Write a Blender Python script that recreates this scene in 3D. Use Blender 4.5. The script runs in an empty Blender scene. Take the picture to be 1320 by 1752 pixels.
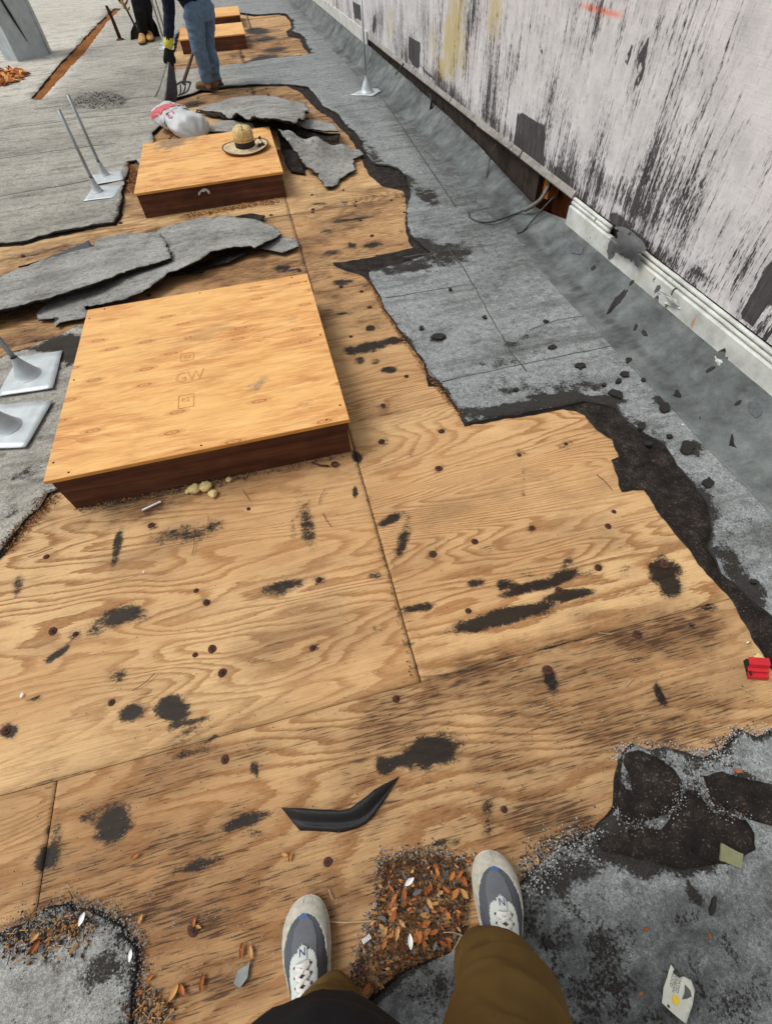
import bpy, bmesh, math, random
import numpy as np
from mathutils import Vector, Matrix, geometry
random.seed(7); RNG = np.random.default_rng(7)
SC = bpy.context.scene
COL = SC.collection
# ---------------------------------------------------------------- camera
F_PX, CAM_H = 797.130, 1.48155
R = np.array([[0.96951885, 0.22234343, -0.10293975],
              [-0.23962177, 0.77275095, -0.58773921],
              [-0.05113316, 0.59449085, 0.80247494]])
cd = bpy.data.cameras.new('camera'); cam = bpy.data.objects.new('camera', cd); COL.objects.link(cam)
M4 = Matrix.Identity(4)
for i in range(3):
    for j in range(3): M4[i][j] = R[i, j]
M4.translation = (0, 0, CAM_H)
cam.matrix_world = M4
cd.sensor_fit = 'HORIZONTAL'; cd.sensor_width = 36; cd.lens = 36 * F_PX / 1320
cd.clip_start = 0.02; cd.clip_end = 500
SC.camera = cam
# ---------------------------------------------------------------- sky, sun, exposure (overcast)
SUN_EL, SUN_AZ = math.radians(58), math.radians(-75)     # azimuth from +Y towards +X
W = bpy.data.worlds.new('World'); SC.world = W; W.use_nodes = True
wn = W.node_tree; wn.nodes.clear()
sky = wn.nodes.new('ShaderNodeTexSky'); sky.sky_type = 'NISHITA'; sky.sun_disc = False
sky.sun_elevation = SUN_EL; sky.sun_rotation = SUN_AZ; sky.air_density = 1.2; sky.dust_density = 4.0; sky.ozone_density = 1.0
hs = wn.nodes.new('ShaderNodeHueSaturation'); hs.inputs['Saturation'].default_value = 0.12
bg = wn.nodes.new('ShaderNodeBackground'); bg.inputs['Strength'].default_value = 0.135
wo = wn.nodes.new('ShaderNodeOutputWorld')
wn.links.new(sky.outputs[0], hs.inputs['Color']); wn.links.new(hs.outputs[0], bg.inputs[0]); wn.links.new(bg.outputs[0], wo.inputs[0])
sd = bpy.data.lights.new('sun', 'SUN'); sd.energy = 1.5; sd.angle = math.radians(26); sd.color = (1, .965, .92)
sun = bpy.data.objects.new('sun', sd); COL.objects.link(sun)
dirv = Vector((math.sin(SUN_AZ) * math.cos(SUN_EL), math.cos(SUN_AZ) * math.cos(SUN_EL), math.sin(SUN_EL)))
sun.rotation_euler = dirv.to_track_quat('Z', 'Y').to_euler(); sun.location = (-4, -2, 8)
vs = SC.view_settings
vs.view_transform = 'Standard'; vs.look = 'None'; vs.exposure = 0.05; vs.gamma = 1; vs.use_curve_mapping = False

# ---------------------------------------------------------------- geometry helpers
def ray(px, py):
    return R @ np.array([(px - 660) / F_PX, -(py - 876) / F_PX, -1.0])
def G(px, py, z=0.0):
    d = ray(px, py); t = (z - CAM_H) / d[2]
    return np.array([d[0] * t, d[1] * t, z])
def PY(px, py, y):                                  # point of the plane y = const
    d = ray(px, py); t = y / d[1]
    return np.array([d[0] * t, y, CAM_H + d[2] * t])
WA, WB = 1.87, -0.006                               # wall face: x = WA + WB*y
def wx(y): return WA + WB * y
def WP(px, py, off=0.0):                            # point of the wall face (off = metres in front)
    d = ray(px, py); t = (WA - off) / (d[0] - WB * d[1])
    return np.array([d[0] * t, d[1] * t, CAM_H + d[2] * t])

def hash2(ix, iy, s):
    h = (ix.astype(np.int64) * 374761393 + iy.astype(np.int64) * 668265263 + s * 974634721) & 0x7fffffff
    h = ((h ^ (h >> 13)) * 1274126177) & 0x7fffffff
    return ((h ^ (h >> 16)) & 0xffff) / 65535.0
def vn(x, y, s=0):
    x = np.asarray(x, float); y = np.asarray(y, float)
    ix = np.floor(x); iy = np.floor(y); fx = x - ix; fy = y - iy
    fx = fx * fx * (3 - 2 * fx); fy = fy * fy * (3 - 2 * fy)
    a = hash2(ix, iy, s); b = hash2(ix + 1, iy, s); c = hash2(ix, iy + 1, s); d = hash2(ix + 1, iy + 1, s)
    return (a * (1 - fx) + b * fx) * (1 - fy) + (c * (1 - fx) + d * fx) * fy
def fbm(x, y, s=0, o=4):
    v = 0; a = .5; t = 0
    for k in range(o):
        v = v + a * vn(np.asarray(x) * 2**k, np.asarray(y) * 2**k, s + k * 7); t += a; a *= .55
    return v / t - .5
def sstep(a, b, x):
    t = np.clip((x - a) / (b - a), 0, 1); return t * t * (3 - 2 * t)

def tag(o, label=None, cat=None, group=None, kind=None):
    if label: o['label'] = label
    if cat: o['category'] = cat
    if group: o['group'] = group
    if kind: o['kind'] = kind
    return o
def thing(name, loc, label, cat, group=None, rz=0):
    o = bpy.data.objects.new(name, None); COL.objects.link(o); o.location = tuple(float(v) for v in loc); o.rotation_euler = (0, 0, rz)
    o.empty_display_size = .1
    return tag(o, label, cat, group)
def root_of(p):
    off = np.zeros(3)
    while p is not None:
        off += np.array(p.location); p = p.parent
    return off
def mesh_obj(name, V, Fs, mats, parent=None, smooth=True, attrs=None, midx=None, world=True):
    """V are world coordinates; they are stored relative to the parent chain (roots built this way are unrotated)."""
    V = np.asarray(V, float)
    if parent is not None and world: V = V - root_of(parent)
    me = bpy.data.meshes.new(name)
    me.from_pydata(V.tolist(), [], [list(map(int, f)) for f in Fs])
    if not isinstance(mats, (list, tuple)): mats = [mats]
    for m in mats: me.materials.append(m)
    n = len(me.polygons)
    if midx is not None: me.polygons.foreach_set('material_index', np.asarray(midx, np.int32))
    me.polygons.foreach_set('use_smooth', np.full(n, smooth))
    if attrs:
        for k, a in attrs.items():
            at = me.attributes.new(k, 'FLOAT', 'POINT'); at.data.foreach_set('value', np.asarray(a, np.float32))
    me.update()
    o = bpy.data.objects.new(name, me); COL.objects.link(o)
    if parent is not None: o.parent = parent
    return o
class MB:                                            # collects shapes for one mesh
    def __init__(s): s.V = []; s.F = []; s.M = []
    def add(s, V, F, m=0):
        b = len(s.V); s.V += [list(map(float, v)) for v in V]; s.F += [[i + b for i in f] for f in F]; s.M += [m] * len(F); return s
    def box(s, c, size, rz=0, m=0, tilt=None):
        x, y, z = np.array(size) / 2
        P = np.array([[-x, -y, -z], [x, -y, -z], [x, y, -z], [-x, y, -z], [-x, -y, z], [x, -y, z], [x, y, z], [-x, y, z]])
        if tilt is not None: P = P @ np.array(tilt).T
        cz, sz = math.cos(rz), math.sin(rz)
        P = P @ np.array([[cz, -sz, 0], [sz, cz, 0], [0, 0, 1]]).T + np.array(c)
        return s.add(P, [[0, 3, 2, 1], [4, 5, 6, 7], [0, 1, 5, 4], [1, 2, 6, 5], [2, 3, 7, 6], [3, 0, 4, 7]], m)
    def loft(s, path, radii, n=12, m=0, flat=None, caps=True):
        V, F = loft(path, radii, n, flat, caps); return s.add(V, F, m)
    def obj(s, name, mats, parent=None, smooth=True, world=True, attrs=None):
        return mesh_obj(name, s.V, s.F, mats, parent, smooth, attrs, s.M, world)
def loft(path, radii, n=12, flat=None, caps=True):
    """tube along path; radii scalar or (r_side, r_up); flat = up hint"""
    P = np.array(path, float); k = len(P); V = []; Fs = []
    up = np.array(flat if flat is not None else (0, 0, 1.0)); prev = None
    for i in range(k):
        t = P[min(i + 1, k - 1)] - P[max(i - 1, 0)]; t /= np.linalg.norm(t) + 1e-12
        if prev is None:
            u = up if abs(t @ up) < .95 else np.array([0, 1.0, 0])
            if abs(t @ u) > .95: u = np.array([1.0, 0, 0])
        else: u = prev
        sd_ = np.cross(t, u); sd_ /= np.linalg.norm(sd_) + 1e-12; u = np.cross(sd_, t); prev = u
        r = radii[i] if hasattr(radii, '__len__') else radii
        ra, rb = (r if hasattr(r, '__len__') else (r, r))
        for j in range(n):
            a = 2 * math.pi * j / n; V.append(P[i] + sd_ * math.cos(a) * ra + u * math.sin(a) * rb)
    for i in range(k - 1):
        for j in range(n):
            j2 = (j + 1) % n; Fs.append([i * n + j, i * n + j2, (i + 1) * n + j2, (i + 1) * n + j])
    if caps:
        Fs.append(list(range(n))[::-1]); Fs.append([(k - 1) * n + j for j in range(n)])
    return V, Fs
def lathe(profile, n=32, c=(0, 0, 0)):
    V = []; Fs = []
    for r, z in profile:
        for j in range(n):
            a = 2 * math.pi * j / n; V.append([c[0] + r * math.cos(a), c[1] + r * math.sin(a), c[2] + z])
    for i in range(len(profile) - 1):
        for j in range(n):
            j2 = (j + 1) % n; Fs.append([i * n + j, i * n + j2, (i + 1) * n + j2, (i + 1) * n + j])
    return V, Fs
def spline(P, n):                                    # catmull-rom resample
    P = np.array(P, float); Q = np.vstack([2 * P[0] - P[1], P, 2 * P[-1] - P[-2]]); out = []
    seg = len(P) - 1
    for k in range(n):
        u = k / (n - 1) * seg; i = min(int(u), seg - 1); t = u - i
        a, b, c, d = Q[i], Q[i + 1], Q[i + 2], Q[i + 3]
        out.append(.5 * (2 * b + (c - a) * t + (2 * a - 5 * b + 4 * c - d) * t * t + (3 * b - a - 3 * c + d) * t**3))
    return np.array(out)
def densify(P, step, amp=0.0, seed=0, closed=True, freq=18):
    P = np.asarray(P, float); out = []; n = len(P)
    for i in range(n if closed else n - 1):
        a = P[i]; b = P[(i + 1) % n]; L = np.linalg.norm(b - a)
        st = step(0.5 * (a + b)) if callable(step) else step
        k = max(1, int(L / st))
        for j in range(k): out.append(a + (b - a) * j / k)
    if not closed: out.append(P[-1])
    out = np.array(out)
    if amp:
        am = np.array([amp(p) if callable(amp) else amp for p in out])
        out = out.copy()
        ox = fbm(out[:, 0] * freq, out[:, 1] * freq, seed) * 2; oy = fbm(out[:, 0] * freq, out[:, 1] * freq, seed + 50) * 2
        out[:, 0] += ox * am; out[:, 1] += oy * am
    return out
def inside(P, poly):
    x, y = P[:, 0], P[:, 1]; r = np.zeros(len(P), bool); n = len(poly); j = n - 1
    for i in range(n):
        xi, yi = poly[i]; xj, yj = poly[j]
        c = ((yi > y) != (yj > y)) & (x < (xj - xi) * (y - yi) / (yj - yi + 1e-15) + xi); r ^= c; j = i
    return r
def dist_poly(P, poly):
    d = np.full(len(P), 1e9); n = len(poly)
    for i in range(n):
        a = poly[i]; b = poly[(i + 1) % n]; ab = b - a; L = ab @ ab + 1e-15
        lo = np.minimum(a, b) - .35; hi = np.maximum(a, b) + .35
        k = np.where((P[:, 0] > lo[0]) & (P[:, 0] < hi[0]) & (P[:, 1] > lo[1]) & (P[:, 1] < hi[1]))[0]
        if not len(k): continue
        t = np.clip(((P[k] - a) @ ab) / L, 0, 1); q = a + t[:, None] * ab
        d[k] = np.minimum(d[k], np.hypot(P[k, 0] - q[:, 0], P[k, 1] - q[:, 1]))
    return d
def cdt(outer, holes, pts):
    vs_ = []; es = []
    for loop in [outer] + list(holes):
        b = len(vs_); m = len(loop); vs_ += [Vector((float(p[0]), float(p[1]))) for p in loop]; es += [(b + i, b + (i + 1) % m) for i in range(m)]
    vs_ += [Vector((float(p[0]), float(p[1]))) for p in pts]
    v, e, f, _, _, _ = geometry.delaunay_2d_cdt(vs_, es, [], 0, 1e-5, False)
    V = np.array([[p.x, p.y] for p in v]); Fa = np.array([list(t) for t in f if len(t) == 3])
    c = V[Fa].mean(axis=1); keep = inside(c, outer)
    for h in holes: keep &= ~inside(c, h)
    Fa = Fa[keep]
    a = V[Fa]; ar = (a[:, 1, 0] - a[:, 0, 0]) * (a[:, 2, 1] - a[:, 0, 1]) - (a[:, 1, 1] - a[:, 0, 1]) * (a[:, 2, 0] - a[:, 0, 0])
    Fa[ar < 0] = Fa[ar < 0][:, ::-1]
    used = np.unique(Fa); mp = np.full(len(V), -1); mp[used] = np.arange(len(used))
    return V[used], mp[Fa]
def boundary(Fa):
    E = np.concatenate([Fa[:, [0, 1]], Fa[:, [1, 2]], Fa[:, [2, 0]]]); S = set(map(tuple, E.tolist()))
    return [e for e in S if (e[1], e[0]) not in S]
def with_skirt(V3, Fa, drop, full=False, nrm=None):
    """give a sheet its thickness: side faces, and an underside when full"""
    V3 = np.asarray(V3, float); n = len(V3)
    low = V3 - (nrm * drop if nrm is not None else np.array([0, 0, drop]))
    Fs = [list(f) for f in Fa]; k = len(Fs)
    for a, b in boundary(np.asarray(Fa)): Fs.append([b, a, a + n, b + n])
    sides = len(Fs) - k
    if full: Fs += [[int(i) + n for i in f[::-1]] for f in Fa]
    return np.vstack([V3, low]), Fs, k, sides

def blob(cx, cy, hl, hw, ang, s, plane=G):           # a mark given where it lies: centre, half length, half width, direction
    a = math.radians(ang); c = plane(cx, cy)
    u = plane(cx + hl * math.cos(a), cy + hl * math.sin(a)) - c
    w = plane(cx - hw * math.sin(a), cy + hw * math.cos(a)) - c
    return c, u, w, s
def paint(P, blobs, ix=(0, 1), seed=3, wob=.35):
    val = np.zeros(len(P)); Q = P[:, list(ix)]
    for c, u, w, s in blobs:
        c2 = c[list(ix)]; Mx = np.array([u[list(ix)], w[list(ix)]]).T
        r = 2.0 * (np.linalg.norm(Mx[:, 0]) + np.linalg.norm(Mx[:, 1]))
        k = np.where((abs(Q[:, 0] - c2[0]) < r) & (abs(Q[:, 1] - c2[1]) < r))[0]
        if not len(k): continue
        q = (Q[k] - c2) @ np.linalg.inv(Mx).T
        d = np.hypot(q[:, 0], q[:, 1]) + wob * 2 * fbm(Q[k, 0] * 22, Q[k, 1] * 22, seed, 3)
        val[k] = np.maximum(val[k], s * np.clip((1.6 - d) / 1.1, 0, 1))
    return val

# ---------------------------------------------------------------- material helpers
def C(r, g, b): return tuple(((v / 255) / 12.92 if v / 255 <= .04045 else ((v / 255 + .055) / 1.055) ** 2.4) for v in (r, g, b)) + (1,)
class NT:
    def __init__(s, name, rough=.8, spec=.3):
        s.m = bpy.data.materials.new(name); s.m.use_nodes = True; s.t = s.m.node_tree; s.b = s.t.nodes['Principled BSDF']
        s.b.inputs['Roughness'].default_value = rough; s.b.inputs['Specular IOR Level'].default_value = spec
        s._c = None
    def N(s, t): return s.t.nodes.new(t)
    def L(s, a, b): s.t.links.new(a, b)
    def put(s, sock, v):
        if hasattr(v, 'links'): s.L(v, sock)
        elif isinstance(v, (int, float)) and sock.type in ('RGBA',): sock.default_value = (v, v, v, 1)
        elif isinstance(v, (int, float)) and sock.type == 'VECTOR': sock.default_value = (v, v, v)
        else: sock.default_value = v
    def co(s, rnd=False):
        tc = s.N('ShaderNodeTexCoord').outputs['Object']
        if rnd:
            oi = s.N('ShaderNodeObjectInfo'); 
            a = s.ma('MULTIPLY', oi.outputs['Random'], 41.3); b = s.ma('MULTIPLY', oi.outputs['Random'], 97.7)
            cb = s.N('ShaderNodeCombineXYZ'); s.L(a, cb.inputs[0]); s.L(b, cb.inputs[1]); s.L(a, cb.inputs[2])
            return s.vm('ADD', tc, cb.outputs[0])
        return tc
    def vm(s, op, a, b):
        n = s.N('ShaderNodeVectorMath'); n.operation = op; s.put(n.inputs[0], a); s.put(n.inputs[1], b); return n.outputs[0]
    def ma(s, op, a, b=0.0, c=0.0, clamp=False):
        n = s.N('ShaderNodeMath'); n.operation = op; n.use_clamp = clamp
        s.put(n.inputs[0], a); s.put(n.inputs[1], b); s.put(n.inputs[2], c); return n.outputs[0]
    def noise(s, vec, sc=(1, 1, 1), detail=2, rough=.5, dist=0.0):
        v = s.vm('MULTIPLY', vec, sc) if not isinstance(sc, (int, float)) else s.vm('MULTIPLY', vec, (sc, sc, sc))
        n = s.N('ShaderNodeTexNoise'); s.L(v, n.inputs['Vector']); n.inputs['Scale'].default_value = 1
        n.inputs['Detail'].default_value = detail; n.inputs['Roughness'].default_value = rough; n.inputs['Distortion'].default_value = dist
        return n.outputs['Fac']
    def voro(s, vec, sc, feat='F1', rnd=1.0, out='Distance'):
        v = s.vm('MULTIPLY', vec, sc if not isinstance(sc, (int, float)) else (sc, sc, sc))
        n = s.N('ShaderNodeTexVoronoi'); n.feature = feat; s.L(v, n.inputs['Vector']); n.inputs['Scale'].default_value = 1; n.inputs['Randomness'].default_value = rnd
        return n.outputs[out]
    def nc(s, vec, sc):
        n = s.N('ShaderNodeTexNoise'); s.L(s.vm('MULTIPLY', vec, sc), n.inputs['Vector']); n.inputs['Scale'].default_value = 1; n.inputs['Detail'].default_value = 2
        return s.vm('SUBTRACT', n.outputs['Color'], (.5, .5, .5))
    def voro2(s, vec, sc, rnd):
        n = s.N('ShaderNodeTexVoronoi'); n.voronoi_dimensions = '2D'; s.L(s.vm('MULTIPLY', vec, sc), n.inputs['Vector']); n.inputs['Scale'].default_value = 1; n.inputs['Randomness'].default_value = rnd
        return n.outputs['Distance'], n.outputs['Color']
    def ss(s, x, a, b):
        n = s.N('ShaderNodeMapRange'); n.interpolation_type = 'SMOOTHSTEP'; s.put(n.inputs[0], x); n.inputs[1].default_value = a; n.inputs[2].default_value = b; return n.outputs[0]
    def ramp(s, x, stops, interp='LINEAR'):
        n = s.N('ShaderNodeValToRGB'); cr = n.color_ramp; cr.interpolation = interp; s.put(n.inputs[0], x)
        while len(cr.elements) < len(stops): cr.elements.new(.5)
        for e, (p, c) in zip(cr.elements, stops): e.position = p; e.color = c if len(c) == 4 else tuple(c) + (1,)
        return n.outputs[0]
    def mix(s, f, a, b, mode='MIX'):
        n = s.N('ShaderNodeMix'); n.data_type = 'RGBA'; n.blend_type = mode
        s.put(n.inputs[0], f); s.put(n.inputs[6], a); s.put(n.inputs[7], b); return n.outputs[2]
    def attr(s, name):
        n = s.N('ShaderNodeAttribute'); n.attribute_name = name; return n.outputs['Fac']
    def rnd(s): return s.N('ShaderNodeObjectInfo').outputs['Random']
    def out(s, col=None, rough=None, bump=None, bstr=.3, bdist=.004, metal=None):
        if col is not None: s.put(s.b.inputs['Base Color'], col)
        if rough is not None: s.put(s.b.inputs['Roughness'], rough)
        if metal is not None: s.b.inputs['Metallic'].default_value = metal
        if bump is not None:
            n = s.N('ShaderNodeBump'); n.inputs['Strength'].default_value = bstr; n.inputs['Distance'].default_value = bdist
            s.L(bump, n.inputs['Height']); s.L(n.outputs[0], s.b.inputs['Normal'])
        return s.m

def m_deck():
    s = NT('old_plywood', .8, .2); v = s.co(True)
    h = s.noise(v, (.48, 2.6, 1), 3.0, .42, .40)
    h2 = s.noise(v, (2.6, 24, 1), 3, .55)
    amt = s.noise(v, (.8, 1.4, 1), 1, .5)
    fib = s.noise(v, (6, 340, 1), 3, .65); rag = s.noise(v, (30, 150, 1), 4, .7)
    ph = s.ma('ADD', s.ma('MULTIPLY', h, s.ma('ADD', 24.0, s.ma('MULTIPLY', s.rnd(), 30.0))), s.ma('ADD', s.ma('MULTIPLY', h2, 1.0), s.ma('MULTIPLY', rag, .55))); fr = s.ma('FRACT', ph)
    big = s.noise(v, (.9, 1.8, 1), 4, .55); spk = s.noise(v, (45, 130, 1), 3, .7)
    band = s.ramp(fr, [(0, (0,) * 3), (.36, (.06,) * 3), (.52, (.30,) * 3), (.62, (.70,) * 3), (.80, (1,) * 3), (.90, (.9,) * 3), (.94, (.12,) * 3), (1, (0,) * 3)])
    band = s.ma('MULTIPLY', band, s.ramp(amt, [(.32, (.30,) * 3), (.56, (1,) * 3)]))
    col = s.mix(s.ma('ADD', s.ma('MULTIPLY', band, .88), s.ma('MULTIPLY', s.ma('SUBTRACT', spk, .5), .8)), C(222, 188, 138), C(140, 95, 54))
    col = s.mix(s.ma('MULTIPLY', s.ss(big, .42, .68), .50), col, C(180, 132, 84))
    col = s.mix(s.ma('MULTIPLY', s.ss(s.noise(v, (1.6, 3.2, 3), 5, .65), .52, .70), .50), col, C(132, 108, 82))
    rv = s.ma('FRACT', s.ma('MULTIPLY', s.rnd(), 7.3)); col = s.mix(s.ma('MULTIPLY', rv, .35), col, C(176, 128, 82))
    col = s.mix(.95, col, s.ramp(fib, [(.28, (.66, .63, .58, 1)), (.5, (1, 1, 1, 1)), (.75, (1.10, 1.09, 1.06, 1))]), 'MULTIPLY')
    dash = s.noise(v, (12, 210, 1), 4, .65); pat = s.noise(v, (3.0, 6, 1), 4, .65)
    dirt_shade = s.attr('dirt_shade'); tar = s.attr('tar')
    dm = s.ss(s.ma('ADD', dash, s.ma('ADD', s.ma('MULTIPLY', dirt_shade, .20), s.ma('MULTIPLY', s.ma('SUBTRACT', pat, .5), .55))), .70, .82)
    dsm = s.ma('MULTIPLY', s.ma('MULTIPLY', dirt_shade, s.ramp(pat, [(.3, (.35,) * 3), (.65, (1.1,) * 3)])), .78)
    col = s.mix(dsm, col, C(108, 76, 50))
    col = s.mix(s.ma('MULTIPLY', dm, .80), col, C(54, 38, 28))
    fine = s.noise(v, (120, 240, 1), 4, .75); med = s.noise(v, (20, 34, 1), 6, .7)
    tm = s.ma('ADD', tar, s.ma('ADD', s.ma('MULTIPLY', s.ma('SUBTRACT', fine, .5), 1.1), s.ma('MULTIPLY', s.ma('SUBTRACT', med, .5), 1.5)))
    tmask = s.ma('MULTIPLY', s.ss(tm, .30, .72), s.ss(tar, .02, .3))
    halo = s.ma('MULTIPLY', s.ss(tar, .0, .9), .30)
    col = s.mix(halo, col, C(84, 72, 60))
    col = s.mix(s.ma('MULTIPLY', tmask, .95), col, s.mix(s.ss(spk, .6, .75), C(20, 17, 15), C(52, 45, 39)))
    b = s.ma('ADD', s.ma('MULTIPLY', fib, .8), s.ma('ADD', s.ma('MULTIPLY', band, -.25), s.ma('MULTIPLY', tmask, .9)))
    return s.out(col, s.ramp(tmask, [(0, (.78,) * 3), (1, (.6,) * 3)]), b, .45, .002)
def m_lid():
    s = NT('new_plywood', .65, .25); v = s.co(True)
    h = s.noise(v, (.8, 7.5, 1), 4, .55, .8); fr = s.ma('FRACT', s.ma('MULTIPLY', h, 11.0))
    fib = s.noise(v, (9, 330, 1), 3, .65); big = s.noise(v, (1.4, 3.0, 1), 4, .6)
    pat = s.noise(v, (4.5, 26, 1), 5, .66, .3)
    col = s.ramp(pat, [(.30, C(156, 96, 50)), (.42, C(196, 136, 78)), (.52, C(216, 162, 100)), (.64, C(232, 190, 126))])
    col = s.mix(.38, col, s.ramp(fr, [(0, C(222, 172, 112)), (.6, C(208, 150, 92)), (.9, C(164, 108, 58)), (1, C(222, 172, 112))]))
    col = s.mix(s.ma('MULTIPLY', s.ss(big, .38, .66), .55), col, C(234, 188, 118))
    kd, kc = s.voro2(v, (2.7, 8.5, 1), .62)
    on = s.ss(kc, .36, .40); km = s.ma('MULTIPLY', s.ss(kd, .17, .09), on); ring = s.ma('SINE', s.ma('MULTIPLY', s.ma('ADD', kd, s.ma('MULTIPLY', fib, .03)), 88))
    col = s.mix(s.ma('MULTIPLY', km, .8), col, s.mix(s.ss(ring, -.2, .7), C(204, 144, 88), C(146, 90, 48)))
    col = s.mix(.85, col, s.ramp(fib, [(.25, (.78, .75, .70, 1)), (.5, (1, 1, 1, 1)), (.8, (1.08, 1.06, 1.03, 1))]), 'MULTIPLY')
    dash = s.noise(v, (12, 150, 1), 4, .65)
    col = s.mix(s.ma('MULTIPLY', s.ss(dash, .64, .76), .55), col, C(122, 74, 40))
    dirt_shade = s.attr('dirt_shade'); dn = s.noise(v, 40, 4, .65); sm = s.noise(v, (2.2, 3.5, 1), 5, .62)
    col = s.mix(s.ma('MULTIPLY', s.ss(sm, .54, .72), .38), col, C(150, 116, 84))
    col = s.mix(s.ma('MULTIPLY', s.ss(s.ma('ADD', dirt_shade, s.ma('SUBTRACT', dn, .5)), .3, .9), .75), col, C(112, 98, 84))
    return s.out(col, None, s.ma('ADD', fib, s.ma('MULTIPLY', fr, .2)), .3, .0015)
def m_granule():
    s = NT('granule_roofing', .95, .1); v = s.co()
    sp = s.noise(v, 430, 3, .75); sp2 = s.noise(v, 130, 3, .7); sp3 = s.noise(v, 38, 4, .65)
    mo = s.noise(v, (3.6, 6, 6), 7, .72); mo2 = s.noise(v, (20, 28, 20), 5, .66); st = s.noise(v, (1.1, 13, 8), 5, .65)
    wm = s.attr('warm'); dk = s.attr('dark'); pale = s.attr('pale')
    grain = s.ma('ADD', s.ma('MULTIPLY', sp, .5), s.ma('ADD', s.ma('MULTIPLY', sp2, .32), s.ma('MULTIPLY', sp3, .18)))
    cool = s.ramp(grain, [(.35, C(66, 68, 69)), (.46, C(116, 120, 120)), (.54, C(150, 154, 154)), (.65, C(200, 204, 204))])
    war = s.ramp(grain, [(.35, C(92, 90, 84)), (.46, C(144, 141, 133)), (.54, C(176, 173, 163)), (.65, C(210, 207, 197))])
    col = s.mix(wm, cool, war)
    col = s.mix(s.ma('MULTIPLY', pale, .8), col, s.mix(grain, C(170, 166, 156), C(220, 215, 204)))
    tone = s.ma('ADD', s.ma('MULTIPLY', mo, .6), s.ma('MULTIPLY', st, .5))
    col = s.mix(.9, col, s.ramp(tone, [(.42, (.52, .51, .50, 1)), (.55, (.96, .96, .96, 1)), (.68, (1.12, 1.12, 1.11, 1))]), 'MULTIPLY')
    col = s.mix(s.ma('MULTIPLY', s.ss(mo2, .53, .68), .55), col, C(76, 76, 74))
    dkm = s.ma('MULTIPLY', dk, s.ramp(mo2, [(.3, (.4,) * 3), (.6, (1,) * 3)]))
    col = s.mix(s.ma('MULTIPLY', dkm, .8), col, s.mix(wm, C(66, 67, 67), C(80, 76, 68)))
    bare = s.attr('bare'); n1 = s.noise(v, 140, 4, .75); n2 = s.noise(v, 15, 6, .7)
    bm = s.ma('ADD', bare, s.ma('ADD', s.ma('MULTIPLY', s.ma('SUBTRACT', n1, .5), 1.3), s.ma('MULTIPLY', s.ma('SUBTRACT', n2, .5), 1.5)))
    bmask = s.ma('MULTIPLY', s.ss(bm, .40, .60), s.ss(bare, .02, .2))
    pit = s.ss(s.ma('ADD', s.noise(v, 60, 4, .65), s.ma('MULTIPLY', mo, .35)), .80, .87)
    bmask = s.ma('MAXIMUM', bmask, s.ma('MULTIPLY', pit, .65))
    col = s.mix(s.ma('MULTIPLY', bmask, .94), col, s.mix(s.ss(sp, .35, .7), C(28, 26, 24), C(62, 57, 53)))
    b = s.ma('ADD', s.ma('MULTIPLY', grain, 1.6), s.ma('ADD', s.ma('MULTIPLY', mo2, .9), s.ma('MULTIPLY', bmask, -.8)))
    return s.out(col, None, b, .7, .003)
def m_felt():
    s = NT('black_felt', .92, .15); v = s.co()
    n = s.noise(v, 170, 4, .75); k = s.noise(v, 18, 5, .66); st = s.noise(v, (70, 14, 10), 4, .6)
    col = s.ramp(k, [(.3, C(24, 21, 20)), (.52, C(40, 35, 32)), (.75, C(62, 54, 48))])
    col = s.mix(s.ma('MULTIPLY', s.ss(s.ma('ADD', n, s.ma('MULTIPLY', k, .25)), .70, .80), .65), col, C(128, 118, 108))
    return s.out(col, None, s.ma('ADD', n, s.ma('ADD', s.ma('MULTIPLY', k, 2.5), st)), .8, .006)
def m_simple(name, col, rough=.7, spec=.3, nscale=60, var=.25, bstr=.2, bdist=.002, metal=None, stretch=None):
    s = NT(name, rough, spec); v = s.co()
    n = s.noise(v, stretch or nscale, 4, .6); k = s.noise(v, nscale * .12 if not stretch else 7, 3, .6)
    f = s.ramp(s.ma('ADD', s.ma('MULTIPLY', n, .6), s.ma('MULTIPLY', k, .4)), [(.3, (1 - var,) * 3), (.5, (1,) * 3), (.7, (1 + var * .6,) * 3)])
    return s.out(s.mix(1.0, col, f, 'MULTIPLY'), None, n, bstr, bdist, metal)
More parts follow.
